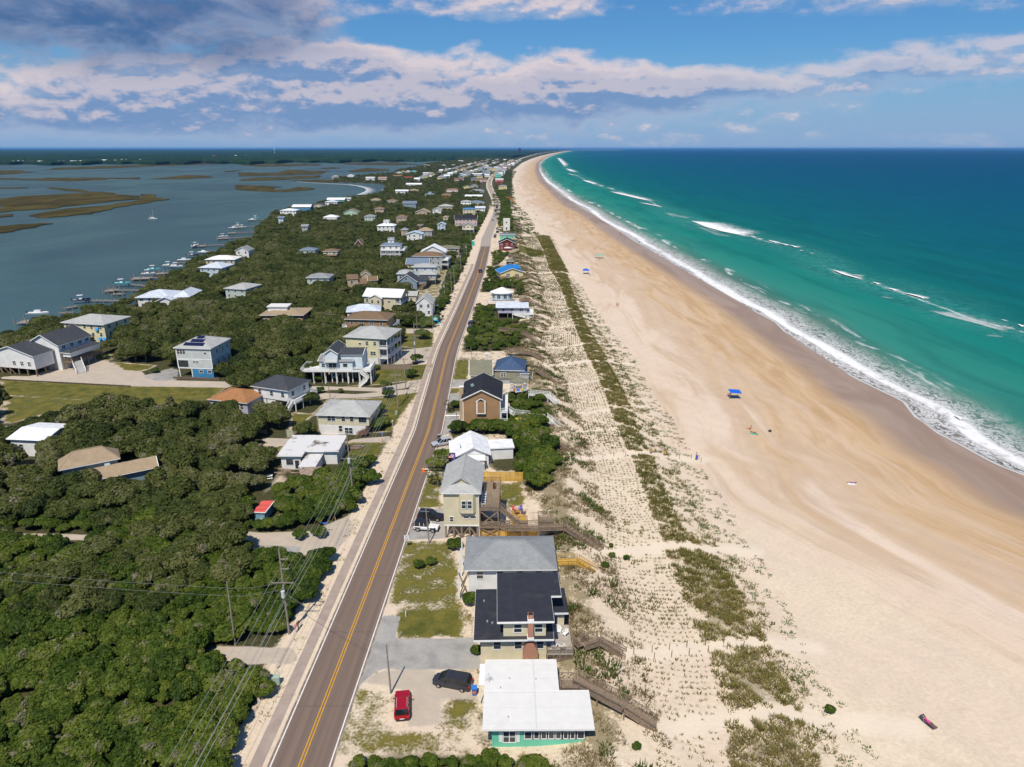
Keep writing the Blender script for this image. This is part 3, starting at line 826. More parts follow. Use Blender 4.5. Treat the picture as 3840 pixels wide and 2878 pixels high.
 for fr,pts,w,dn_ in BR:
  w*=1.35
  P=[at(fr,x,y,SEA_Z) for x,y in pts]
  L=sum((P[i+1]-P[i]).length for i in range(len(P)-1))
  nn=max(6,min(60,int(L/3)))
  Q=[]
  cum=[0]
  for i in range(len(P)-1):cum.append(cum[-1]+(P[i+1]-P[i]).length)
  for j in range(nn+1):
   s=L*j/nn
   Q.append(Vector((np.interp(s,cum,[p.x for p in P]),np.interp(s,cum,[p.y for p in P]),0)))
  k0=len(mb_v);m_=6
  for j,q in enumerate(Q):
   dd=(Q[min(j+1,nn)]-Q[max(j-1,0)]).normalized()
   nrm=Vector((dd.y,-dd.x,0))
   if nrm.x<0:nrm=-nrm
   e=min(1,4*min(j,nn-j)/nn+.15)
   for i in range(m_+1):
    a_=i/m_
    p=q+nrm*(w*a_*(.55+.45*e))
    h=.75*e*math.exp(-((a_-.12)/.16)**2)*min(1,w/8) if dn_>.6 else 0
    mb_v.append((p.x,p.y,SEA_Z+.16+h))
    A1.append(a_);A2.append(L*j/nn);A3.append(dn_);A4.append(e)
  for j in range(nn):
   for i in range(m_):
    q=k0+j*(m_+1)+i
    mb_f.append((q,q+1,q+m_+2,q+m_+1))
 me=np_mesh('breaking_waves',np.array(mb_v),np.array(mb_f),True)
 put(me,'across',A1);put(me,'along',A2);put(me,'dense',A3);put(me,'ends',A4)
 me.materials.append(m2)
 link('surf_foam',me,kind='structure')
 ys=geo_ys(60,60000,3,1.02)
 m3,t,b,out=new_mat('sound water')
 geo=t.add('ShaderNodeNewGeometry').outputs['Position']
 n=t.noise(t.mapping(geo,(.6,.35,1)),.012,5,.55,.6)
 n2=t.noise(t.mapping(geo,(1,.5,1)),.5,5,.65)
 c=t.mix(t.step(n,.36,.62),(.038,.074,.074),(.056,.108,.098))
 t.set(b.inputs['Base Color'],c)
 b.inputs['Roughness'].default_value=.28
 b.inputs['Specular IOR Level'].default_value=0
 b.inputs['IOR'].default_value=1.0
 gl=t.add('ShaderNodeBsdfGlossy')
 gl.inputs['Roughness'].default_value=.25
 mxs=t.add('ShaderNodeMixShader')
 mxs.inputs[0].default_value=.23
 t.l.new(b.outputs[0],mxs.inputs[1]);t.l.new(gl.outputs[0],mxs.inputs[2])
 t.l.new(mxs.outputs[0],out.inputs[0])
 bp=t.add('ShaderNodeBump')
 bp.inputs['Strength'].default_value=.5
 bp.inputs['Distance'].default_value=.35
 t.l.new(n2,bp.inputs['Height']);t.l.new(bp.outputs[0],b.inputs['Normal'])
 strip('sound_water',ys,lambda y:np.full(y.shape,-60000.),X_SOUND,-.35,m3,n=6)
 MATS['sound water']=m3
 mm,t,b,out=new_mat('marsh grass')
 geo=t.add('ShaderNodeNewGeometry').outputs['Position']
 n=t.noise(t.mapping(geo,(1,.4,1)),.035,7,.65,.6)
 t.set(b.inputs['Base Color'],t.mix(t.step(n,.35,.65),(.042,.034,.012),(.088,.070,.020)))
 b.inputs['Roughness'].default_value=1
 b.inputs['Specular IOR Level'].default_value=.05
 MATS['marsh']=mm
 ISL=[(fN,[(0,545),(200,522),(420,512),(700,495),(760,482),(940,495),(1020,510),(1140,522),(1150,548),(900,568),(720,588),(400,628),(150,643),(0,660)]),(fN,[(210,690),(340,657),(620,620),(900,602),(1000,578),(1160,560),(1180,505),(1260,512),(1370,550),(1240,575),(1000,610),(740,670),(400,700)]),
  (fN,[(370,455),(450,450),(740,478),(750,492),(600,482)]),(fN,[(-300,775),(0,770),(290,750),(400,744),(410,752),(250,785),(0,830),(-300,880)]),(fN,[(-80,682),(0,680),(120,672),(90,690),(0,697)]),(fN,[(0,450),(230,449),(236,455),(0,460)]),(fN,[(-200,312),(0,310),(150,308),(290,325),(0,345),(-200,350)]),
  (fN,[(360,305),(500,285),(800,275),(1200,262),(2000,240),(2300,233),(2300,243),(1800,256),(1250,276),(900,293),(500,303)]),(fN,[(200,388),(400,372),(600,371),(850,381),(860,388),(560,398)]),(fN,[(670,368),(900,374),(1160,369),(1160,381),(700,379)]),(fN,[(1270,378),(1420,362),(1560,348),(1750,355),(1740,368),(1500,382)]),
  (fT,[(-20,322),(100,325),(210,330),(290,335),(215,346),(250,356),(330,351),(400,336),(505,342),(490,356),(280,370),(100,364),(-20,354)]),
  (fT,[(0,235),(150,240),(280,235),(330,215),(480,225),(620,225),(560,245),(300,255),(0,262)]),(fT,[(0,285),(120,270),(330,265),(560,255),(540,272),(200,290),(0,292)]),(fT,[(0,185),(300,175),(560,178),(540,186),(150,196)]),(fT,[(690,170),(1080,165),(1240,180),(1060,186),(750,180)]),
  (fT,[(0,162),(150,140),(300,150),(480,145),(440,156),(100,166)]),(fT,[(620,142),(740,132),(880,130),(860,139),(640,146)]),(fT,[(345,290),(480,299),(660,306),(660,286)]),(fN,[(0,372),(140,378),(260,380),(240,388),(0,384)]),(fN,[(1840,316),(1990,308),(2000,314),(1880,322)]),
  (fT,[(750,225),(880,205),(1010,212),(1030,222),(800,232)]),(fT,[(560,205),(640,200),(700,206),(600,212)]),(fT,[(900,128),(1100,118),(1300,128),(1250,150),(980,150)])]
 for fr,pts in ISL:
  P=[at(fr,x,y,0) for x,y in pts]
  Q=[]
  for i,p in enumerate(P):
   q=P[(i+1)%len(P)]
   L=(q-p).length
   k=max(2,min(14,int(L/(.012*p.y+2))))
   for j in range(k):
    r=p.lerp(q,j/k)
    a_=.0022*p.y+.5
    Q.append((r.x+rng.uniform(-a_,a_)*1.6,r.y+rng.uniform(-a_,a_)*1.6))
  mb=MB()
  mb.prism(Q,-.6,.25+.006*len([o for o in bpy.data.objects if o.name.startswith('marsh')]))
  mb.obj('marsh_island',mm,kind='structure')
def build_road():
 m,t,b,out=new_mat('road asphalt')
 geo=t.add('ShaderNodeNewGeometry').outputs['Position']
 ax=t.attr('across')
 sp=t.add('ShaderNodeSeparateXYZ');t.l.new(geo,sp.inputs[0])
 n=t.noise(geo,9,5,.7)
 n2=t.noise(t.xyz(t.math('MULTIPLY',ax,1.6),t.math('MULTIPLY',sp.outputs[1],.03),0.0),1.0,5,.6)
 old=t.mix(t.step(n2,.3,.7),(.175,.122,.092),(.225,.163,.125))
 wt=t.math('ABSOLUTE',t.math('SUBTRACT',t.math('ABSOLUTE',t.math('SUBTRACT',t.math('ABSOLUTE',ax),1.72)),.85))
 old=t.mix(t.math('MULTIPLY',t.step(wt,.5,.05),.35),old,(.13,.10,.087))
 cr=t.math('FRACT',t.math('MULTIPLY',t.math('ADD',sp.outputs[1],t.math('MULTIPLY',n2,1.5)),.071))
 old=t.mix(t.math('MULTIPLY',t.step(cr,.012,.004),.5),old,(.07,.055,.05))
 new=t.mix(t.step(n2,.3,.7),(.36,.30,.25),(.42,.36,.30))
 y0=at(fC,665,376).y
 c=t.mix(t.step(sp.outputs[1],y0-.3,y0+.3),old,new)
 c=t.mix(t.math('MULTIPLY',t.step(n,.3,.7),.2),c,(.10,.085,.08))
 eg=t.step(t.math('ADD',t.math('ABSOLUTE',ax),t.math('MULTIPLY',t.math('SUBTRACT',t.noise(geo,.6,5,.7),.5),1.3)),3.45,3.85)
 c=t.mix(t.math('MULTIPLY',eg,.7),c,(.52,.42,.31))
 t.set(b.inputs['Base Color'],c)
 b.inputs['Roughness'].default_value=.9
 b.inputs['Specular IOR Level'].default_value=.2
 ys=np.concatenate([[-600,-100,0,30],geo_ys(40,4500,2.0,1.004)])
 sm=lambda d:(lambda y:X_ROAD(y)+d)
 def rs(name,ys,a,b_,z,mat):
  o=strip(name,ys,sm(a),sm(b_),z,mat,n=2)
  me=o.data
  co=np.empty(len(me.vertices)*3,np.float32);me.vertices.foreach_get('co',co)
  co=co.reshape(-1,3)
  put(me,'across',co[:,0]-X_ROAD(co[:,1]))
  return o
 rs('road',ys,-3.72,3.72,.012,m)
 wl=M('road white paint',(.70,.68,.64),.8,.1,2)
 yl=M('road yellow paint',(.62,.31,.015),.8,.12,2)
 yn=ys[ys<y0]
 rs('road_marking',yn,-3.42,-3.25,.018,wl)
 rs('road_marking',yn,3.25,3.42,.018,wl)
 rs('road_marking',yn,-.24,-.11,.018,yl)
 rs('road_marking',yn,.11,.24,.018,yl)
 mp=M('side path paving',(.36,.285,.235),.95,.12,.5,bump=.2)
 yp=geo_ys(40,420,2,1.004)
 rs('pavement',np.concatenate([[-100.],yp]),-5.75,-4.25,.010,mp)
build_ground()
build_water()
build_road()
# ------------------------------------------------------------------ houses
WCACHE={}
FRONTS=[]
def window_meshes(w,h,style,fine):
 key=(round(w,2),round(h,2),style,fine)
 if key in WCACHE:return WCACHE[key]
 tr,gl=TRIM(),glass_mat()
 t=.09
 f=MB()
 nm={'double':2,'triple':3,'quad':4,'one':1,'door':2,'sash':1,'dark':1}[style]
 f.box(-w/2-t,w/2+t,-.07,0,-t,0);f.box(-w/2-t,w/2+t,-.07,0,h,h+t)
 f.box(-w/2-t,-w/2,-.07,0,0,h);f.box(w/2,w/2+t,-.07,0,0,h)
 for i in range(1,nm):
  x=-w/2+w*i/nm
  f.box(x-.05,x+.05,-.055,0,0,h)
 if style in ('sash','double','quad','triple'):f.box(-w/2,w/2,-.05,0,h/2-.03,h/2+.03)
 panes=[]
 for i in range(nm):
  xa,xb=-w/2+w*i/nm,-w/2+w*(i+1)/nm
  p=MB();p.box(xa,xb,-.025,-.005,.0,h)
  panes.append(p)
 if fine:
  r=(f.mesh('window',tr),[p.mesh('pane',gl) for p in panes])
 else:
  k=len(f.f)
  for p in panes:
   n=len(f.v);f.v+=p.v;f.f+=[tuple(i+n for i in q) for q in p.f];f.mi+=[1]*len(p.f)
  r=(f.mesh('window',[tr,gl]),[])
 WCACHE[key]=r
 return r
BOXC={}
def post_mesh(name,w,h,mat):
 k=(name,round(w,2),round(h,2),mat.name)
 if k not in BOXC:
  BOXC[k]=MB().box(-w/2,w/2,-w/2,w/2,0,h).mesh(name,mat)
 return BOXC[k]
def railing(root,pts,mat,h=1.0,post=True,closed=False,fine=True,bal=True,gap=.14):
 """posts, top and bottom rail and balusters along a line of local points"""
 n=len(pts)
 rl,bl=MB(),MB()
 for i in range(n-1 if not closed else n):
  a,b=Vector(pts[i]),Vector(pts[(i+1)%n])
  L=(b-a).length
  if L<.05:continue
  up=Vector((0,0,1))
  rl.beam(a+up*h,b+up*h,.11,.06)
  rl.beam(a+up*.12,b+up*.12,.05,.08)
  k=max(1,int(L/gap))
  if bal:
   for j in range(1,k):
    p=a.lerp(b,j/k)
    bl.beam(p+up*.12,p+up*h,.04)
  m=max(1,int(round(L/2.0)))
  for j in range(m+1):
   if j==0 and i>0:continue
   p=a.lerp(b,j/m)
   if post:link('railing_post',post_mesh('railing_post',.10,h+.08,mat),root,p)
 rl.obj('handrail',mat,root)
 if bal:bl.obj('baluster',mat,root,kind='stuff')
def planks(root,x0,x1,y0,y1,z,mat,along='x',name='deck',th=.1,fine=True):
 mb=MB()
 if not fine:
  mb.box(x0,x1,y0,y1,z-th,z)
  return mb.obj(name,mat,root)
 w=.28
 if along=='x':
  k=max(1,int((y1-y0)/w));s=(y1-y0)/k
  for i in range(k):mb.box(x0,x1,y0+i*s+.012,y0+(i+1)*s-.012,z-.045,z+rng.uniform(-.004,.004))
 else:
  k=max(1,int((x1-x0)/w));s=(x1-x0)/k
  for i in range(k):mb.box(x0+i*s+.012,x0+(i+1)*s-.012,y0,y1,z-.045,z+rng.uniform(-.004,.004))
 mb.obj('planking',mat,root,kind='stuff')
 fr=MB()
 fr.box(x0,x1,y0-.03,y0+.02,z-.25,z-.05);fr.box(x0,x1,y1-.02,y1+.03,z-.25,z-.05)
 fr.box(x0-.03,x0+.02,y0+.02,y1-.02,z-.25,z-.05);fr.box(x1-.02,x1+.03,y0+.02,y1-.02,z-.25,z-.05)
 return fr.obj(name+'_frame',mat,root)
def stairs(root,a,b,width,mat,rail=True,fine=True):
 """a flight from the upper point a to the lower point b"""
 a,b=Vector(a),Vector(b)
 d=b-a
 hd=Vector((d.x,d.y,0));L=hd.length
 u=hd.normalized();s=Vector((-u.y,u.x,0))
 n=max(2,int(abs(d.z)/.19))
 tr=MB()
 for i in range(n):
  p=a+d*((i+.5)/n)
  q=p-Vector((0,0,.04))
  w=L/n*.5
  P=[q-u*w-s*width/2,q+u*w-s*width/2,q+u*w+s*width/2,q-u*w+s*width/2]
  T=[v+Vector((0,0,.05)) for v in P]
  tr.quad(P[3],P[2],P[1],P[0]);tr.quad(*T)
  for j in range(4):tr.quad(P[j],P[(j+1)%4],T[(j+1)%4],T[j])
 tr.obj('tread',mat,root,kind='stuff')
 st=MB()
 for e in (-1,1):
  o=s*(e*(width/2+.03))-Vector((0,0,.12))
  st.beam(a+o,b+o,.05,.26)
 st.obj('stringer',mat,root)
 if rail:
  for e in (-1,1):
   o=s*(e*width/2)
   railing(root,[a+o,b+o],mat,.95,fine=fine)
class House:
 def __init__(s,label,fr=None,eL=None,eR=None,yb=None,z=None,dep=None,far=None,over=.5,cat='house',name='house',group=None,apron=3.0,side=1.0):
  s.fr,s.over=fr,over
  if z is None:
   A=standing(fr,*eL,yb,over)
   z=A.z
   if not 2.2<z<14:print('house height',label,round(z,2))
   z=min(z,13.0)
   if z<2.6:z=5.6 if A.y>250 else 2.6
   A=at(fr,*eL,z)
  else:
   A=at(fr,*eL,z)
  B=at(fr,*eR,z)
  s.zE=z
  d=B-A
  s.yaw=math.atan2(d.y,d.x)
  u=Vector((math.cos(s.yaw),math.sin(s.yaw),0));v=Vector((-u.y,u.x,0))
  if far is not None:
   dep=abs((at(fr,*far,z)-A).dot(v))-2*over
  if dep is None:dep=min(max((d.length-2*over)*.8,7),13)
  s.w,s.d=d.length-2*over,dep
  c=A+u*(d.length/2)+v*(over+dep/2)
  s.z0=0.0
  s.root=thing(name,label,cat,(c.x,c.y,0),s.yaw,group)
  s.inv=Matrix.Translation((c.x,c.y,0)) @ Matrix.Rotation(s.yaw,4,'Z')
  s.inv.invert()
  e=side
  if yb is not None and A.y>180 and apron>2:apron=max(apron,min(11,.022*A.y+1))
  P=[(-s.w/2-e,-s.d/2-apron),(s.w/2+e,-s.d/2-apron),(s.w/2+e,s.d/2+e*.6),(-s.w/2-e,s.d/2+e*.6)]
  BARE.append([tuple((s.inv.inverted() @ Vector((x,y,0)))[:2]) for x,y in P])
  if yb is not None and s.zE<12:FRONTS.append([tuple((s.inv.inverted() @ Vector((x,y,0)))[:2]) for x,y in ((-s.w/2,-s.d/2-2),(s.w/2,-s.d/2-2),(s.w/2,-s.d/2+1),(-s.w/2,-s.d/2+1))])
  s.X0,s.X1,s.Y0,s.Y1=-s.w/2,s.w/2,-s.d/2,s.d/2
  s.fine=c.y<330
  s.c=c
 def loc(s,x,y,z,fr=None):
  return s.inv @ at(fr or s.fr,x,y,z)
 def keep(s,x0,x1,y0,y1):
  BARE.append([tuple((s.inv.inverted() @ Vector((x,y,0)))[:2]) for x,y in ((x0,y0),(x1,y0),(x1,y1),(x0,y1))])
 def block(s,x0,x1,y0,y1,z0,z1,wall,roof='hip',rise=1.8,rmat='grey',over=None,nin=None,fin=None,kind='siding',gwall=None,trim=True):
  over=s.over if over is None else over
  wm=wall_mat(wall,kind) if isinstance(wall,str) else wall
  rm=roof_mat(rmat)
  mb=MB()
  if z1>z0:
   cx,cy=(x0+x1)/2,(y0+y1)/2
   if roof=='gy':
    k=rise
    rings=[[(x0,y,z0),(x1,y,z0),(x1,y,z1),(cx,y,z1+k),(x0,y,z1)] for y in (y0,y1)]
    mb.loft(rings)
   elif roof=='gx':
    rings=[[(x,y0,z0),(x,y0,z1),(x,cy,z1+rise),(x,y1,z1),(x,y1,z0)] for x in (x0,x1)]
    mb.loft(rings)
   else:
    mb.box(x0,x1,y0,y1,z0,z1)
   mb.obj('wall',wm,s.root)
  X0,X1,Y0,Y1=x0-over,x1+over,y0-over,y1+over
  r=MB();t=.20
  zb,zt=z1+.004,z1+t
  tm=TRIM()
  if roof=='flat':
   r.box(X0,X1,Y0,Y1,zb+.10,zt+.16)
   r.obj('roof',rm,s.root)
   f=MB()
   for (a,b,c_,d_) in ((X0-.03,X1+.03,Y0-.03,Y0-.001),(X0-.03,X1+.03,Y1+.001,Y1+.03),(X0-.03,X0-.001,Y0,Y1),(X1+.001,X1+.03,Y0,Y1)):
    f.box(a,b,c_,d_,zb+.08,zt+.175)
   if trim:f.obj('fascia',tm,s.root)
   return
  if roof=='hip':
   w,d=X1-X0,Y1-Y0
   cx,cy=(X0+X1)/2,(Y0+Y1)/2
   if w>=d:
    a=d/2 if nin is None else nin
    ra,rb=(X0+a,cy,zt+rise),(X1-(d/2 if fin is None else fin),cy,zt+rise)
    E=[(X0,Y0,zt),(X1,Y0,zt),(X1,Y1,zt),(X0,Y1,zt)]
    r.quad(E[0],E[1],rb,ra);r.quad(E[2],E[3],ra,rb);r.tri(E[1],E[2],rb);r.tri(E[3],E[0],ra)
   else:
    a=w/2 if nin is None else nin
    ra,rb=(cx,Y0+a,zt+rise),(cx,Y1-(w/2 if fin is None else fin),zt+rise)
    E=[(X0,Y0,zt),(X1,Y0,zt),(X1,Y1,zt),(X0,Y1,zt)]
    r.tri(E[0],E[1],ra);r.quad(E[1],E[2],rb,ra);r.tri(E[2],E[3],rb);r.quad(E[3],E[0],ra,rb)
   e=MB()
   e.box(X0+.01,X1-.01,Y0+.01,Y1-.01,zb,zt-.004)
   o=r.obj('roof',rm,s.root)
   e.obj('fascia',tm,s.root)
   rc=MB()
   if (X1-X0)>4:
    for p in E:
     q=min((ra,rb),key=lambda k:(Vector(k)-Vector(p)).length)
     rc.beam(p,q,.22,.05)
    if (Vector(ra)-Vector(rb)).length>.3:rc.beam(ra,rb,.26,.06)
    if s.fine:rc.obj('ridge_cap',rm,s.root)
  elif roof in ('gy','gx'):
   if roof=='gy':
    c=(x0+x1)/2;half=(x1-x0)/2
    sl=rise/half
    for sg in (-1,1):
     xe,ze=c+sg*(half+over),zt-sl*over
     P=[(c,Y0,zt+rise),(xe,Y0,ze),(xe,Y1,ze),(c,Y1,zt+rise)]
     Q=[(p[0],p[1],p[2]-.16) for p in P]
     (r.quad(*P),r.quad(*Q[::-1])) if sg<0 else (r.quad(*P[::-1]),r.quad(*Q))
     for i in range(4):
      j=(i+1)%4
      r.quad(P[i],P[j],Q[j],Q[i])
    rg=MB()
    for yy in (Y0-.03,Y1+.03):
     for sg in (-1,1):
      rg.beam((c,yy,zt+rise-.09),(c+sg*(half+over),yy,zt-sl*over-.09),.05,.24)
    for sg in (-1,1):rg.beam((c+sg*(half+over+.02),Y0,zt-sl*over-.09),(c+sg*(half+over+.02),Y1,zt-sl*over-.09),.04,.20)
   else:
    c=(y0+y1)/2;half=(y1-y0)/2
    sl=rise/half
    for sg in (-1,1):
     ye,ze=c+sg*(half+over),zt-sl*over
     P=[(X0,c,zt+rise),(X0,ye,ze),(X1,ye,ze),(X1,c,zt+rise)]
     Q=[(p[0],p[1],p[2]-.16) for p in P]
     (r.quad(*P[::-1]),r.quad(*Q)) if sg>0 else (r.quad(*P),r.quad(*Q[::-1]))
     for i in range(4):
      j=(i+1)%4
      r.quad(P[i],P[j],Q[j],Q[i])
    rg=MB()
    for xx in (X0-.03,X1+.03):
     for sg in (-1,1):
      rg.beam((xx,c,zt+rise-.09),(xx,c+sg*(half+over),zt-sl*over-.09),.24,.05)
    for sg in (-1,1):rg.beam((X0,c+sg*(half+over+.02),zt-sl*over-.09),(X1,c+sg*(half+over+.02),zt-sl*over-.09),.20,.04)
   r.obj('roof',rm,s.root)
   rg.obj('rake_board',tm,s.root)
  elif roof=='shed':
   P=[(X0,Y0,zt),(X1,Y0,zt),(X1,Y1,zt+rise),(X0,Y1,zt+rise)]
   Q=[(p[0],p[1],p[2]-.15) for p in P]
   r.quad(*P);r.quad(*Q[::-1])
   for i in range(4):r.quad(P[i],Q[i],Q[(i+1)%4],P[(i+1)%4])
   r.obj('roof',rm,s.root)
   if z1>z0:
    g=MB()
    g.loft([[(x,y0,z1),(x,y1,z1),(x,y1,z1+rise)] for x in (x0,x1)])
    g.obj('gable',wm,s.root)
 def win(s,face,f,z,w=.9,h=1.2,style='sash',box=None):
  x0,x1,y0,y1=box or (s.X0,s.X1,s.Y0,s.Y1)
  e=.004
  if face=='S':p,r=(x0+f*(x1-x0),y0-e,z),0
  elif face=='N':p,r=(x1-f*(x1-x0),y1+e,z),math.pi
  elif face=='E':p,r=(x1+e,y0+f*(y1-y0),z),math.pi/2
  else:p,r=(x0-e,y1-f*(y1-y0),z),-math.pi/2
  me,panes=window_meshes(w,h,style,s.fine)
  o=link('window',me,s.root,p,rz=r)
  for q in panes:link('pane',q,o)
  return o
 def pilings(s,x0,x1,y0,y1,z,n,m,w=.3,mat=None):
  me=post_mesh('piling',w,z,mat or WOOD())
  for i in range(n):
   for j in range(m):
    if s.fine or j==0 or i in (0,n-1):
     link('piling',me,s.root,(x0+(x1-x0)*i/max(1,n-1),y0+(y1-y0)*j/max(1,m-1),-.2))
 def deck(s,x0,x1,y0,y1,z,sides='SEN',mat=None,posts=True,h=1.0,along='x',bal=True):
  mat=mat or WHITEWOOD()
  planks(s.root,x0,x1,y0,y1,z,mat,along,fine=s.fine)
  C={'S':[(x0,y0,z),(x1,y0,z)],'E':[(x1,y0,z),(x1,y1,z)],'N':[(x1,y1,z),(x0,y1,z)],'W':[(x0,y1,z),(x0,y0,z)]}
  runs=[]
  for k in 'SENW':
   if k in sides:
    if runs and runs[-1][-1]==C[k][0]:runs[-1].append(C[k][1])
    else:runs.append(list(C[k]))
  if len(runs)>1 and runs[-1][-1]==runs[0][0]:
   runs[0]=runs.pop()[:-1]+runs[0]
  for r in runs:railing(s.root,r,mat,h,fine=s.fine,bal=bal)
  if posts and z>.6:
   me=post_mesh('deck_post',.2,z-.05,mat)
   nx,ny=max(2,int((x1-x0)/3)+1),max(2,int((y1-y0)/3)+1)
   for i in range(nx):
    for j in range(ny):
     if i in (0,nx-1) or j in (0,ny-1):
      link('deck_post',me,s.root,(x0+.12+(x1-x0-.24)*i/(nx-1),y0+.12+(y1-y0-.24)*j/(ny-1),-.25))
 def brace(s,pts,mat=None,name='cross_brace'):
  mb=MB()
  for a,b in pts:mb.beam(a,b,.07,.2)
  mb.obj(name,mat or WOOD(),s.root)
 def vent(s,x,y,z,h=.5,r=.07,mat=None):
  MB().cyl((x,y,z),(x,y,z+h),r,n=7).obj('vent_pipe',mat or METAL(),s.root)
 def chimney(s,x,y,z0,z1,w=.8,mat=None,cap=True):
  mat=mat or BRICK()
  o=MB().box(x-w/2,x+w/2,y-w/2,y+w/2,z0,z1).obj('chimney',mat,s.root)
  if cap:MB().box(x-w/2-.08,x+w/2+.08,y-w/2-.08,y+w/2+.08,z1,z1+.12).obj('chimney_cap',TRIM(),o)
 def auto(s,base,zE,faces='S',n=None,box=None,style='sash',skip=0,wsize=(.95,1.25)):
  x0,x1,y0,y1=box or (s.X0,s.X1,s.Y0,s.Y1)
  st=max(1,int(round((zE-base)/2.8)))
  fh=(zE-base)/st
  for f in faces:
   L=(x1-x0) if f in 'SN' else (y1-y0)
   k=n or max(1,int(L/3.1))
   for j in range(st):
    for i in range(k):
     u=(i+.5+rng.uniform(-.08,.08))/k
     stl=style if rng.random()<.7 else 'double'
     s.win(f,u,base+fh*j+.95*fh/2.8,wsize[0]*(1.5 if stl=='double' else 1),min(wsize[1],fh*.5),stl,box)
  return st
def gen(label,fr,xL,xR,ye,yb,roof,rise,wall,rmat,dep=None,z=None,base=0.0,over=.5,faces=None,deck=None,kind='siding',group=None,apron=3.0,yR=None,near=None,porch=None,cupola=False,name='house'):
 h=House(label,fr,(xL,ye),(xR,yR if yR is not None else ye),yb,z,dep,over=over,group=group,apron=apron,name=name)
 zE=h.zE
 base=min(base,zE-2.4)
 h.block(h.X0,h.X1,h.Y0,h.Y1,base-(.3 if base<=0 else 0),zE,wall,roof,rise,rmat,over,kind=kind)
 if base>.5:
  h.pilings(h.X0+.3,h.X1-.3,h.Y0+.3,h.Y1-.3,base+.2,max(2,int(h.w/3.5)+1),max(2,int(h.d/3.5)+1))
 side='E' if h.c.x<0 else 'W'
 if faces is None:faces='S'+side
 h.auto(max(base,.3),zE,faces)
 if deck:
  for spec in deck:
   f,z_,dp=spec[:3]
   mat=spec[3] if len(spec)>3 else WHITEWOOD()
   zz=base+z_
   if f=='S':h.deck(h.X0,h.X1,h.Y0-dp,h.Y0-.02,zz,'WSE',mat)
   if f=='E':h.deck(h.X1+.02,h.X1+dp,h.Y0,h.Y1,zz,'SEN',mat)
   if f=='W':h.deck(h.X0-dp,h.X0-.02,h.Y0,h.Y1,zz,'SWN',mat)
 if cupola:
  q=h.w*.16
  h.block(-q,q,-q,q,zE+rise*.55,zE+rise+1.3,wall,'flat' if cupola=='deck' else 'hip',.7,rmat,.3)
  if cupola=='deck':
   railing(h.root,[(-q,-q,zE+rise+1.7),(q,-q,zE+rise+1.7),(q,q,zE+rise+1.7),(-q,q,zE+rise+1.7)],WHITEWOOD(),.9,closed=True)
  h.win('S',.5,zE+rise*.55+.8,1.0,.7,'double',(-q,q,-q,q))
 return h
# ------------------------------------------------------------------ the near houses on the ocean side
WW,W_,WN=WHITEWOOD(),WOOD(),WOODN()
def chair_proto(name,label,group,mat):
 """a low slatted garden chair facing -Y"""
 c=thing(name,label,'chair',group=group)
 MB().box(-.27,.27,-.30,.25,.30,.34,M=Matrix.Rotation(R(6),4,'X')).obj('seat',mat,c)
 b=MB()
 for i in range(5):b.box(-.27+i*.11,-.27+i*.11+.095,.22,.25,.28,1.02-abs(i-2)*.05,M=Matrix.Translation((0,.0,0)) @ Matrix.Rotation(R(-16),4,'X'))
 b.obj('backrest',mat,c)
 for sx in (-1,1):
  MB().box(sx*.34-.06,sx*.34+.06,-.38,.36,.55,.58).obj('armrest',mat,c)
  MB().beam((sx*.31,-.32,0),(sx*.31,-.32,.56),.07,.05).obj('leg',mat,c)
  MB().beam((sx*.31,.42,0),(sx*.31,.1,.36),.07,.05).obj('leg',mat,c)
 return c
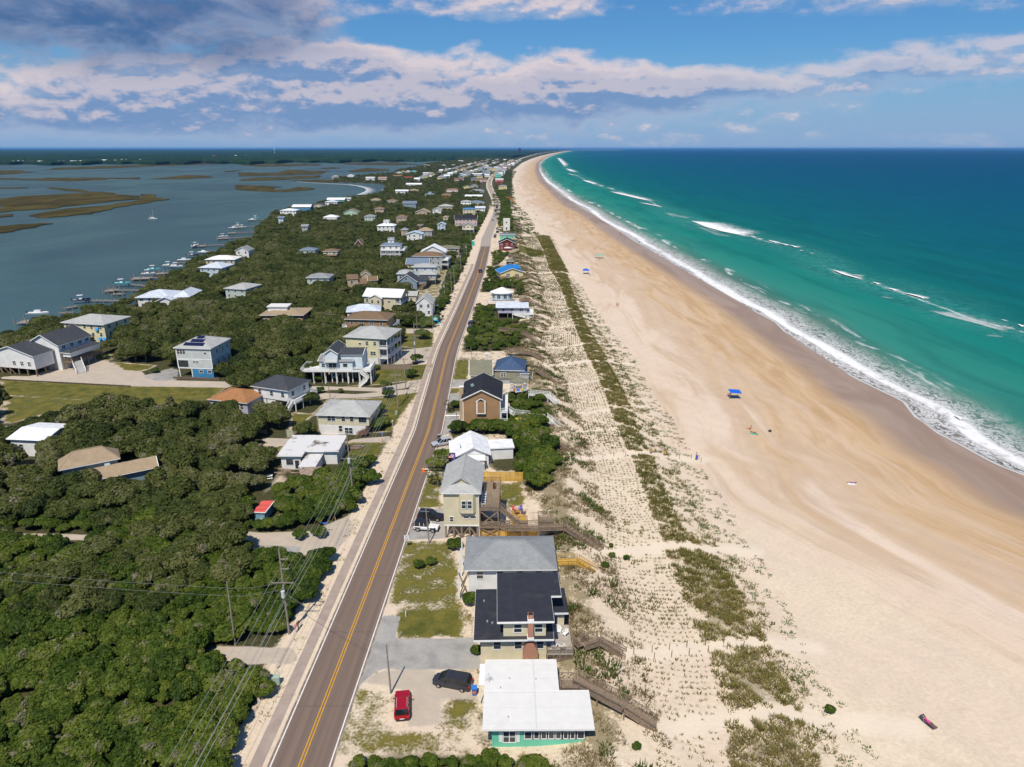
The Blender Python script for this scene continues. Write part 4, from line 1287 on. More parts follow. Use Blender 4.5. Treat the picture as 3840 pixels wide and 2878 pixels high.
def house_turquoise():
 h=House('turquoise wooden beach cottage with flat white L shaped roof closest to the camera',fA,(695,1432),(1405,1428),1530,None,far=(697,990),over=1.0,apron=1.0)
 z=h.zE
 st=h.loc(1180,1185,z)
 ov=1.0
 xs,ys=st.x,st.y
 tw=wall_mat('teal','batten')
 h.block(h.X0,h.X1,h.Y0,ys-ov,-1.2,z,tw,'flat',0,'membrane',ov)
 rm=roof_mat('membrane')
 MB().box(h.X0,xs-ov,ys-ov+.002,h.Y1,-.6,z).obj('wall',tw,h.root)
 MB().box(h.X0-ov,xs,ys+.002,h.Y1+ov,z+.104,z+.36).obj('roof',rm,h.root)
 f=MB()
 f.box(h.X0-ov-.03,h.X0-ov-.001,ys+.04,h.Y1+ov,z+.08,z+.375);f.box(xs+.001,xs+.03,ys+.04,h.Y1+ov,z+.08,z+.375);f.box(h.X0-ov,xs,h.Y1+ov+.001,h.Y1+ov+.03,z+.08,z+.375)
 f.obj('fascia',TRIM(),h.root)
 w=h.w
 zs=.95
 o=h.win('S',.19,.75,1.35,1.55,'double')
 sh=M('white shutter',(.72,.72,.70),.6,.05)
 for s in (-1,1):MB().box(s*1.0-.20,s*1.0+.20,-.05,0,.02,1.53).obj('shutter',sh,o)
 for i in range(4):h.win('S',.405+i*.079,1.25,1.0,1.0,'one')
 for i in range(4):h.win('S',.725+i*.075,1.25,1.0,1.0,'one')
 h.win('W',.3,1.0,1.2,1.2,'double');h.win('E',.4,1.0,1.6,1.2,'double',(h.X0,h.X1,h.Y0,ys-ov))
 for px,py in ((865,1098),(1033,1102),(808,1157),(857,1343)):
  p=h.loc(px,py,z+.36);h.vent(p.x,p.y,z+.36,.3,.06)
 a=h.loc(735,1120,z+.36)
 an=MB();an.beam((a.x,a.y,z+.36),(a.x,a.y,z+1.9),.04)
 for k in range(4):an.beam((a.x-.6+k*.1,a.y,z+1.0+k*.22),(a.x+.5-k*.1,a.y,z+1.05+k*.22),.025)
 an.obj('aerial',METAL(),h.root)
 p=h.loc(682,1060,z-.4)
 MB().box(h.X0-ov-.7,h.X0-ov-.05,p.y-2.5,p.y+1.2,z-.1,z+.02).obj('porch_roof',TRIM(),h.root)
 for dy in (-2.3,1.0):MB().box(h.X0-ov-.66,h.X0-ov-.54,p.y+dy,p.y+dy+.12,0,z-.1).obj('porch_post',TRIM(),h.root)
 return h
def house_darkroof():
 h=House('cream two storey house with black flat roofs and brick chimney behind the turquoise cottage',fA,(638,866),(1148,858),None,4.0,far=(645,540),over=.9,apron=1)
 z=4.0
 ov=.9
 h.block(h.X0,h.X1,h.Y0,h.Y1,-.3,z,'cream','flat',0,'tar',ov)
 z2=7.0
 a,b=h.loc(788,746,z2),h.loc(1150,742,z2)
 c,e=h.loc(780,432,z2),h.loc(1195,578,z2)
 x0,x1,y0=a.x+.8,b.x-1.0,a.y+.8
 y1=c.y
 y1=min(y1,h.Y1+2)
 zb=z+.364
 MB().box(x0,x1,y0,y1-.8,zb,z2).obj('wall',wall_mat('cream'),h.root)
 rm=roof_mat('tar')
 MB().box(a.x,b.x,a.y,e.y-.002,z2+.02,z2+.26).obj('roof',rm,h.root)
 MB().box(a.x,e.x,e.y,y1,z2+.02,z2+.26).obj('roof',rm,h.root)
 f=MB()
 f.box(a.x-.03,b.x+.03,a.y-.03,a.y-.001,z2-.02,z2+.28);f.box(b.x+.034,e.x+.03,e.y-.03,e.y-.004,z2-.02,z2+.28)
 f.box(a.x-.03,a.x-.001,a.y,y1,z2-.02,z2+.28);f.box(b.x+.001,b.x+.03,a.y,e.y-.035,z2-.02,z2+.28);f.box(e.x+.001,e.x+.03,e.y,y1,z2-.02,z2+.28)
 f.obj('fascia',TRIM(),h.root)
 ub=(x0,x1,y0,y1)
 h.win('S',.34,zb+.65,1.0,1.25,'sash',ub);h.win('S',.83,zb+.65,1.0,1.25,'sash',ub)
 h.win('W',.3,zb+.7,1.0,1.2,'sash',ub);h.win('E',.25,zb+.2,1.4,1.9,'door',ub)
 for u in (.25,.57,.90):h.win('S',u,2.2,.95,1.2,'sash')
 cx=h.loc(995,800,z).x
 mb=MB()
 mb.box(cx-.42,cx+.42,h.Y0-.75,h.Y0-.003,.9,2.6)
 o=MB().prism([(cx-1.0,h.Y0-.8),(cx+1.0,h.Y0-.8),(cx+1.0,h.Y0-.004),(cx-1.0,h.Y0-.004)],-.2,2.3)
 n=len(o.v)
 o.loft([[(cx-1.0,h.Y0-.8,2.302),(cx+1.0,h.Y0-.8,2.302),(cx+1.0,h.Y0-.004,2.302),(cx-1.0,h.Y0-.004,2.302)],[(cx-.42,h.Y0-.75,3.5),(cx+.42,h.Y0-.75,3.5),(cx+.42,h.Y0-.004,3.5),(cx-.42,h.Y0-.004,3.5)]])
 ch=o.obj('chimney',BRICK(),h.root)
 cy=y0-.42
 MB().box(cx-.36,cx+.36,cy-.36,cy+.36,zb+.3,z2+1.2).obj('chimney',BRICK(),h.root)
 MB().box(cx-.44,cx+.44,cy-.44,cy+.40,zb-.05,zb+.35).obj('chimney_base',TRIM(),h.root)
 MB().box(cx-.42,cx+.42,cy-.42,cy+.42,z2+.30,z2+.62).obj('chimney_flashing',TRIM(),h.root)
 MB().box(cx-.30,cx+.30,cy-.30,cy+.30,z2+1.2,z2+1.22).obj('flue',DARK(),h.root)
 rust=M('rusty green sheet',(.40,.48,.40),.7,.2,2,dirt=.9)
 MB().box(cx-1.15,cx+1.15,h.Y0-2.0,h.Y0-.85,-.2,1.15).obj('metal_cover',rust,h.root)
 p,q=h.loc(1150,690,z),h.loc(1240,692,z)
 r_=h.loc(1215,530,z)
 MB().box(h.X1+ov+.04,q.x,p.y,r_.y,z+.10,z+.34).obj('roof',rm,h.root)
 MB().box(h.X1+ov+.04,q.x+.03,p.y-.03,p.y-.001,z+.06,z+.36).obj('fascia',TRIM(),h.root)
 MB().box(h.X1+.02,q.x-.5,p.y+.6,r_.y-.5,-.3,z+.1).obj('wall',wall_mat('cream'),h.root)
 h.win('S',.5,2.0,1.0,1.5,'door',(h.X1+.02,q.x-.5,p.y+.6,r_.y))
 d0=h.loc(1095,935,1.9);d1=h.loc(1272,935,1.9)
 dx1=d1.x
 planks(h.root,h.X1+.02,dx1,d0.y,p.y+.55,1.9,M('grey deck boards',(.42,.37,.32),.8,.15,3,kind='wood'),'x')
 railing(h.root,[(h.X1+.05,d0.y,1.9),(dx1,d0.y,1.9),(dx1,p.y+.5,1.9)],W_,1.0)
 lat=MB()
 L=dx1-h.X1
 k=int(L/.22)
 for i in range(k):
  x=h.X1+.1+i*.22
  lat.beam((x,d0.y-.03,.1),(min(x+1.5,dx1),d0.y-.03,.1+min(1.5,dx1-x)),.02,.05);lat.beam((x,d0.y-.055,1.6),(min(x+1.5,dx1),d0.y-.055,1.6-min(1.5,dx1-x)),.02,.05)
 lat.obj('lattice',W_,h.root,kind='stuff')
 for i in range(5):link('deck_post',post_mesh('deck_post',.14,2.0,W_),h.root,(h.X1+.1+(L-.2)*i/4,d0.y+.06,-.15))
 h.deckbox=(h.X1,dx1,d0.y,p.y,1.9)
 for (px,py) in ((705,605),(725,735),(757,745)):
  v=h.loc(px,py,z+.37);h.vent(v.x,v.y,z+.37,.25,.12)
 return h
def house_grey():
 h=House('white house with wide grey shingled hip roof behind the black roofed house',fA,(530,413),(1172,408),580,None,far=(545,197),over=.7,apron=1)
 z=h.zE
 h.block(h.X0+1.0,h.X1,h.Y0,h.Y1,-.3,z,'white','hip',2.3,'grey',.7)
 for j in range(4):link('carport_post',post_mesh('carport_post',.2,z,WW),h.root,(h.X0-.45,h.Y0-.3+(h.d+.6)*j/3,0))
 h.brace([((h.X0-.45,h.Y0-.35,.4),(h.X0+1.0,h.Y0-.35,z-.4)),((h.X0-.45,h.Y0-.38,z-.4),(h.X0+1.0,h.Y0-.38,.4))])
 for u in (.20,.42,.64,.85):h.win('S',u,z-1.75,.95,1.25,'sash')
 h.win('E',.3,z-1.8,1.6,1.3,'double');h.win('E',.7,z-1.8,1.6,1.3,'double')
 for px,py in ((768,215),(700,300)):
  v=h.loc(px,py,z+1.2);h.vent(v.x,v.y,z+.6,1.0)
 return h
def house_stilts():
 h=House('cream house on tall stilts with grey hip roof and ocean deck beside the parked jeeps',fB,(515,1148),(838,1150),1490,None,far=(862,927),over=.55,apron=2)
 z=h.zE
 zb=max(2.0,standing(fB,545,1395,1490).z)
 h.block(h.X0,h.X1,h.Y0,h.Y1,zb,z,'cream','hip',2.1,'lightgrey',.55,nin=3.4,fin=.02)
 MB().box(h.X0,h.X1,h.Y0-.03,h.Y0-.002,zb,zb+.28).obj('skirt_board',TRIM(),h.root)
 g=MB();cz=z+.2
 yy=h.Y0+1.2
 g.loft([[(-1.5,y,cz+.85),(1.5,y,cz+.85),(0,y,cz+2.05)] for y in (yy,yy+2.2)])
 g.obj('gablet',wall_mat('cream'),h.root)
 g=MB()
 for s in (-1,1):
  P=[(0,yy-.35,cz+2.2),(s*2.3,yy-.35,cz+.62),(s*2.3,yy+1.5,cz+.62),(0,yy+2.6,cz+2.2)]
  Q=[(p[0],p[1],p[2]-.1) for p in P]
  g.quad(*(P if s<0 else P[::-1]));g.quad(*(Q if s>0 else Q[::-1]))
  for i in range(4):g.quad(P[i],P[(i+1)%4],Q[(i+1)%4],Q[i])
 g.obj('gablet_roof',roof_mat('lightgrey'),h.root)
 bx0,bx1=h.X0+h.w*.43,h.X0+h.w*.93
 bz=standing(fB,660,1280,1490).z
 MB().prism([(bx0,h.Y0-.004),(bx0+.45,h.Y0-.75),(bx1-.45,h.Y0-.75),(bx1,h.Y0-.004)][::1],bz,z-.05).obj('bay_window',wall_mat('cream'),h.root)
 bb=(bx0,bx1,h.Y0-.75,0)
 for u in (.36,.62):h.win('S',u,bz+1.0,.95,1.4,'sash',bb)
 h.win('S',.22,zb+.95,.6,.9,'sash');h.win('S',.66,zb+1.6,1.1,.45,'one');h.win('S',.83,zb+1.6,1.1,.45,'one')
 h.win('W',.4,z-2.1,1.0,1.4,'sash');h.win('E',.4,zb+.3,1.8,2.0,'door');h.win('E',.7,z-2.6,1.8,2.0,'door')
 h.pilings(h.X0+.25,h.X1-.25,h.Y0+.25,h.Y1-.25,zb+.2,5,3)
 P=[]
 for i in range(4):
  xa=h.X0+.25+(h.w-.5)*i/4;xb=h.X0+.25+(h.w-.5)*(i+1)/4
  P+=[((xa,h.Y0+.08,zb-.15),(xb,h.Y0+.08,.3))] if i%2 else [((xa,h.Y0+.08,.3),(xb,h.Y0+.08,zb-.15))]
 h.brace(P)
 MB().cyl((h.X1+.06,h.Y0-.12,.1),(h.X1+.06,h.Y0-.12,z-.1),.06,n=7).obj('downpipe',TRIM(),h.root)
 x0,x1=h.X1+.1,h.X1+3.6
 zd=zb+(z-zb)*.52
 h.deck(x0,x1,h.Y0-.1,h.Y1,zd,'SEN',W_,along='y')
 h.deck(x0,x1,h.Y0-.1,h.Y0+3.2,zb-.1,'S',W_,posts=False)
 h.brace([((x0+.1,h.Y0-.02,.4),(x1-.1,h.Y0-.02,zb-.4)),((x0+.1,h.Y0+.06,zb-.4),(x1-.1,h.Y0+.06,.4)),((x0+.1,h.Y0-.02,zb+.2),(x1-.1,h.Y0-.02,zd-.4)),((x0+.1,h.Y0+.06,zd-.4),(x1-.1,h.Y0+.06,zb+.2))])
 stairs(h.root,(x1,h.Y0+.6,zd),(x1+3.6,h.Y0+.6,zb+.2),1.1,W_)
 planks(h.root,x1+3.6,x1+5.0,h.Y0-.1,h.Y0+1.6,zb+.2,W_)
 railing(h.root,[(x1+3.6,h.Y0+1.6,zb+.2),(x1+5.0,h.Y0+1.6,zb+.2),(x1+5.0,h.Y0-.1,zb+.2)],W_)
 for dx in (3.7,4.9):
  for dy in (0,1.5):link('deck_post',post_mesh('deck_post',.14,zb+.2,W_),h.root,(x1+dx,h.Y0+dy,-.05))
 stairs(h.root,(x1+.1,h.Y0-.1+.6,zb-.1),(x1+3.5,h.Y0+.5,1.3),1.1,W_)
 h.updeck=(x0,x1,h.Y0,h.Y1,zd)
 h.keep(x0,x1+8,h.Y0-3,h.Y1+1)
 return h
def house_blue_low():
 z=3.0
 h=House('low white and indigo house with white metal roofs among the tall shrubs',fB,(640,852),(915,838),None,z,far=(1000,702),over=.5,apron=2)
 h.block(h.X0,h.X1,h.Y0,h.Y1,0,z,'white','gy',1.7,'white',.5)
 MB().box(h.X0+.02,-1.62,h.Y0-.05,h.Y0-.003,0,z-.3).obj('front_boarding',wall_mat('indigo'),h.root)
 l0,l1=h.loc(590,822,z-.2),h.loc(612,740,z-.2)
 h.block(l0.x+.3,h.X0-.52,h.Y0+2.0,l1.y,0,z-.35,'indigo','flat',0,'white',.2)
 r0=h.loc(1080,760,z-.2)
 h.block(h.X1+.52,r0.x,h.Y0+3.2,h.Y1-1.0,0,z-.45,'white','flat',0,'white',.25)
 h.keep(l0.x,r0.x+.8,h.Y0-3,h.Y1)
 h.block(-1.6,2.2,h.Y0-2.6,h.Y0-.55,0,z-.45,'white','flat',0,'white',.25)
 h.win('S',.3,.9,1.2,1.2,'double');h.win('S',.85,.9,1.0,1.2,'sash')
 h.win('S',.5,.7,2.2,1.5,'triple',(-1.6,2.2,h.Y0-2.6,0))
 h.win('W',.5,.9,1.2,1.2,'double')
 for px,py in ((860,675),(733,772),(678,778)):
  v=h.loc(px,py,z+.9);h.vent(v.x,v.y,z+.3,1.0,.08,DARK())
 return h
def house_brown():
 h=House('tall brown gabled house with black roof and tan chimney on the roadside',fB,(678,413),(1003,413),646,None,dep=None,over=.45,apron=1)
 z=h.zE
 ap=standing(fB,838,338,646,.45)
 rise=max(2.0,ap.z-z-.2)
 far=at(fB,855,203,ap.z)
 d=max(8,min(16,far.y-ap.y-.9))
 cy=h.Y0
 h.Y1=h.Y0+d
 zb=standing(fB,705,598,646).z
 h.block(h.X0,h.X1,h.Y0,h.Y1,zb,z,'brown','gy',rise,'black',.45)
 MB().box(h.X0+.5,h.X1-.4,h.Y0+.3,h.Y1-.3,-.2,zb).obj('foundation',M('brown skirting',(.17,.105,.065),.8,.25,2,kind='wood'),h.root)
 for s in (h.X0-.01,h.X1-.17):MB().box(s,s+.18,h.Y0-.04,h.Y0-.003,zb,z-.3).obj('corner_board',TRIM(),h.root)
 bx=-.15;zw0=standing(fB,835,515,646).z;zw1=standing(fB,835,420,646).z
 o=MB().box(bx-1.05,bx+1.05,h.Y0-.6,h.Y0-.004,zw0,zw1).obj('bay_window',wall_mat('brown'),h.root)
 t=MB()
 t.box(bx-1.13,bx-.85,h.Y0-.66,h.Y0-.602,zw0-.1,zw1);t.box(bx+.85,bx+1.13,h.Y0-.66,h.Y0-.602,zw0-.1,zw1);t.box(bx-.85,bx+.85,h.Y0-.66,h.Y0-.602,zw0-.1,zw0+.1)
 t.beam((bx-1.2,h.Y0-.64,zw1),(bx,h.Y0-.64,zw1+.7),.06,.2);t.beam((bx+1.2,h.Y0-.64,zw1),(bx,h.Y0-.64,zw1+.7),.06,.2)
 t.obj('bay_trim',TRIM(),o)
 g=MB();g.loft([[(bx-1.2,y,zw1),(bx+1.2,y,zw1),(bx,y,zw1+.75)] for y in (h.Y0-.61,h.Y0-.004)])
 g.obj('bay_roof',roof_mat('black'),o)
 c=M('tan chimney',(.45,.33,.20),.8,.1)
 h.chimney(h.X0-.50,h.Y0+d*.28,0,z+1.9,1.0,c)
 sk=h.loc(762,293,z+rise*.55)
 sky_=MB();sl=rise/(h.w/2)
 x_=-h.w*.26
 zz=z+.23+sl*(h.w/2+x_)
 sky_.beam((x_-.35,h.Y0+d*.45,zz-.35*sl+.02),(x_+.35,h.Y0+d*.45,zz+.35*sl+.02),.08,1.3)
 sky_.obj('skylight',M('skylight glass',(.30,.42,.40),.2,.05),h.root)
 ac=MB()
 for i in (0,1):ac.box(h.X0+2.9+i*1.0,h.X0+3.7+i*1.0,h.Y0-1.0,h.Y0-.2,0,.8)
 ac.obj('air_conditioner',METAL(),h.root,kind='stuff')
 h.deck(h.X1+.02,h.X1+1.7,h.Y0+.2,h.Y1,zb+2.9,'SEN',WW)
 h.deck(h.X1+.02,h.X1+1.7,h.Y0+.2,h.Y1,zb+.2,'SEN',WW,posts=False)
 h.win('E',.3,zb+.4,1.8,2.0,'door',(h.X0,h.X1,h.Y0,h.Y1));h.win('E',.6,zb+3.1,1.8,2.0,'door',(h.X0,h.X1,h.Y0,h.Y1))
 h.win('W',.3,zb+1,1,1.3,'sash',(h.X0,h.X1,h.Y0,h.Y1));h.win('W',.7,zb+1,1,1.3,'sash',(h.X0,h.X1,h.Y0,h.Y1))
 h.deck(h.X0-1.0,h.X0-.02,h.Y0+1.0,h.Y0+3.2,1.2,'SW',WW)
 return h
def house_greygreen():
 h=House('sage green gabled house with olive grey roofs linked to an octagonal gazebo',fB,(745,222),(928,220),300,None,dep=9,over=.4,apron=1)
 z=h.zE
 h.block(h.X0,h.X1,h.Y0,h.Y1,0,z,'seagreen','gx',2.9,'olive',.4)
 h.chimney(h.X1-1.2,h.Y1-1.8,z,z+4.2,.9,M('pale chimney',(.62,.58,.50),.8,.1))
 h.win('E',.35,z-1.4,1.2,1.4,'double');h.win('E',.6,z-4,1.2,1.4,'double');h.win('W',.5,z-1.8,1.0,1.3)
 h.block(h.X1+.05,h.X1+7.2,h.Y0+.8,h.Y0+6.8,0,z-1.6,'grey','shed',1.3,'olive',.35)
 h.win('S',.5,2.2,1.4,1.2,'double',(h.X1,h.X1+7,h.Y0+.8,0))
 gz=3.0
 c=h.loc(1130,345,gz);cx,cy=c.x,c.y+1.6
 oc=[(cx+2.5*math.cos(math.pi/8+k*math.pi/4),cy+2.0*math.sin(math.pi/8+k*math.pi/4)) for k in range(8)]
 MB().prism(oc,gz-.2,gz).obj('gazebo_floor',WW,h.root)
 rf=MB();rz=gz+2.5
 ro=[(cx+(p[0]-cx)*1.13,cy+(p[1]-cy)*1.13) for p in oc]
 rf.loft([[(p[0],p[1],rz) for p in ro],[(cx+(p[0]-cx)*.05,cy+(p[1]-cy)*.05,rz+1.0) for p in oc]])
 rf.obj('gazebo_roof',roof_mat('olive'),h.root)
 ar=MB()
 for k in range(8):
  a,b=oc[k],oc[(k+1)%8]
  ar.beam((a[0],a[1],rz-.12),(b[0],b[1],rz-.12),.1,.22)
  for (p,q) in ((a,b),(b,a)):ar.beam((p[0],p[1],rz-.8),(p[0]+(q[0]-p[0])*.3,p[1]+(q[1]-p[1])*.3,rz-.2),.08)
 ar.obj('gazebo_arch',WW,h.root)
 for k in range(8):
  p=oc[k]
  link('gazebo_post',post_mesh('gazebo_post',.13,rz-gz,WW),h.root,(p[0],p[1],gz))
  if k%2==0:link('piling',post_mesh('piling',.2,gz,W_),h.root,(p[0],p[1],-.2))
 railing(h.root,[(p[0],p[1],gz) for p in oc],WW,.9,closed=True,post=False)
 planks(h.root,h.X1+5.0,cx-2.2,cy-.9,cy+.5,gz,WW)
 railing(h.root,[(h.X1+5.0,cy-.9,gz),(cx-2.3,cy-.9,gz)],WW,.95)
 h.gz=h.inv.inverted() @ Vector((cx,cy,gz))
 h.keep(h.X1,cx+3.5,h.Y0-6,h.Y1)
 for k,(pc,nm) in enumerate((((.75,.25,.05),'orange'),((.10,.22,.62),'blue'),((.75,.55,.05),'yellow'))):
  t=MB();t.box(cx-1.6+k*1.1,cx-.9+k*1.1,cy-1.92,cy-1.88,gz+.15,gz+.85)
  p=h.inv.inverted() @ Vector((0,0,0))
  o=t.obj('beach_towel',M(nm+' towel',pc,.9,.1));o.matrix_world=h.inv.inverted()
  tag(o,f'{nm} beach towel hung over the white railing of the gazebo','towel','towels on the gazebo')
 return h
def house_navy():
 h=House('house with steep dark blue hip roof and seaward deck beside the sage green house',fB,(935,188),(1180,193),262,None,dep=9.5,over=.5,apron=1)
 z=h.zE
 h.block(h.X0,h.X1,h.Y0,h.Y1,0,z,'grey','hip',2.9,'navy',.5)
 for u in (.35,.6,.8):h.win('S',u,z-1.7,1.1,1.2,'double')
 h.deck(h.X1+.02,h.X1+2.6,h.Y0-.5,h.Y1,z-2.8,'SEN',WW)
 h.block(h.X1-.5,h.X1+1.6,h.Y0-1.4,h.Y0-.6,z-2.8,z-.5,'grey','hip',.5,'navy',.3)
 h.vent(-.5,h.Y0+2,z+1.2,.8)
 return h
HT=house_turquoise()
HD=house_darkroof()
HG=house_grey()
HS=house_stilts()
house_blue_low()
house_brown()
HGG=house_greygreen()
house_navy()
h=gen('long low mauve house with grey roof and white two level deck above the dune scrub',fC,785,1150,1070,1190,'gx',1.1,'mauve','palemetal',8,None,2.2,.7,faces='SE')
h.deck(h.X0+h.w*.5,h.X1+2.8,h.Y0-1.8,h.Y0-.02,h.zE-2.5,'WSE',WW);h.deck(h.X1+.02,h.X1+2.8,h.Y0,h.Y1,h.zE-2.5,'EN',WW)
stairs(h.root,(h.X0+h.w*.5+1,h.Y0-2.3,h.zE-2.5),(h.X1-.5,h.Y0-2.6,1.2),1.1,WW)
stairs(h.root,(h.X1,h.Y0-3.2,1.2),(h.X1+2.5,h.Y0-4.0,.3),1.1,WW)
def octagon():
 z=4.6
 h=House('white eight sided house with low white roof and wrap around deck',fC,(700,925),(1000,925),None,z,dep=12,over=1.0,apron=3)
 r=h.w/2;n=10
 oc=[(r*math.cos(math.pi/n+k*2*math.pi/n),r*.85*math.sin(math.pi/n+k*2*math.pi/n)) for k in range(n)]
 MB().prism(oc,1.6,z).obj('wall',wall_mat('paleblue'),h.root)
 ro=[(p[0]*1.16,p[1]*1.16) for p in oc]
 for k in range(n):
  a,b=ro[k],ro[(k+1)%n]
  mb=MB();A,B=(a[0],a[1],z+.05),(b[0],b[1],z+.05);C,D_=(0,0,z+2.3),(0,0,z+2.2)
  mb.tri(A,B,C);mb.quad((a[0],a[1],z-.12),(b[0],b[1],z-.12),B,A);mb.tri((b[0],b[1],z-.12),(a[0],a[1],z-.12),D_)
  mb.obj('roof_panel',roof_mat('membrane'),h.root)
 for k in range(n):
  a,b=Vector((*oc[k],0)),Vector((*oc[(k+1)%n],0))
  m_=(a+b)/2
  if m_.y<1:
   e=b-a
   me,panes=window_meshes(min(1.6,e.length*.5),1.7,'door',True)
   o=link('window',me,h.root,(m_.x*1.003,m_.y*1.003,2.2),rz=math.atan2(e.y,e.x))
   for q in panes:link('pane',q,o)
 h.deck(h.X0-1.6,h.X1+2.6,h.Y0-1.2,h.Y0+.8,1.5,'WSE',WW)
 h.keep(h.X0-3,h.X1+5,h.Y0-6,h.Y1)
octagon()
def bluegable():
 h=House('pale yellow house with bright blue metal roof above the dune',fC,(828,680),(1105,668),750,None,dep=11,over=.5,apron=2)
 z=h.zE
 h.block(h.X0,h.X1,h.Y0,h.Y1,.8,z,'yellow','gy',2.2,'blue',.5)
 h.block(.8,h.X1-.3,h.Y0+5,h.Y1+1,z,z+1.2,'yellow','shed',.9,'blue',.4)
 h.win('S',.33,z-2.3,1.9,1.9,'quad');h.win('S',.72,z-2.0,2.0,1.2,'triple')
 h.deck(h.X0+h.w*.55,h.X1+2.6,h.Y0-2.2,h.Y0-.02,z-2.6,'WSE',W_);h.deck(h.X1+.02,h.X1+2.6,h.Y0,h.Y1,z-2.6,'EN',W_)
 stairs(h.root,(h.X0+h.w*.5,h.Y0-1.6,z-2.6),(h.X0+h.w*.8,h.Y0-4.2,.6),1.2,W_)
 stairs(h.root,(h.X1+1.0,h.Y0-2.3,z-2.6),(h.X1+3.5,h.Y0-5.0,.4),1.2,W_)
 MB().box(h.X0-.4,h.X0+3,h.Y0-1.2,h.Y0-1.1,0,1.8).obj('screen_fence',W_,h.root)
bluegable()
gen('small brown open pavilion with hip roof behind the blue roofed house',fC,890,992,548,572,'hip',1.0,'darkbrown','olive',5,None,0,.5,faces='S')
h=gen('dark red two storey house with black gabled roof by the beach',fC,808,1008,338,425,'gy',2.4,'red','black',10,None,0,.6,faces='SW',deck=[('E',2.8,2.0,W_)])
h.block(-1.5,2.5,h.Y0-2.6,h.Y0-.3,0,2.0,'red','hip',.6,'membrane',.4)
gen('teal beach house with flat slate roof behind the red house',fC,818,1008,250,300,'flat',0,'teal','slate',10,None,0,.5,faces='SW',deck=[('E',2.8,2.0,W_)])
def tower():
 h=House('narrow white concrete observation tower with dark square openings',fC,(866,72),(941,72),204,None,dep=5.0,over=.0,cat='tower',name='observation_tower',apron=2)
 z=h.zE
 c=M('white concrete',(.70,.68,.60),.85,.08,.5,dirt=.25)
 MB().box(h.X0,h.X1,h.Y0,h.Y1,-.3,z).obj('wall',c,h.root)
 t=MB()
 t.box(h.X0-.1,h.X1+.1,h.Y0-.1,h.Y0-.002,z-.3,z+.5);t.box(h.X0-.1,h.X1+.1,h.Y1+.002,h.Y1+.1,z-.3,z+.5)
 t.box(h.X0-.1,h.X0-.002,h.Y0,h.Y1,z-.3,z+.5);t.box(h.X1+.002,h.X1+.1,h.Y0,h.Y1,z-.3,z+.5)
 t.obj('parapet',c,h.root)
 for zz,w_,h_ in ((z-3.2,1.2,1.4),(z-7.6,1.1,1.2),(1.2,.9,2.2)):
  o=MB().box(-w_/2,w_/2,h.Y0-.03,h.Y0-.004,zz,zz+h_).obj('opening',DARK(),h.root)
 for zz in (z*.33,z*.66):MB().box(h.X0-.05,h.X1+.05,h.Y0-.06,h.Y0-.003,zz,zz+.25).obj('string_course',c,h.root)
tower()
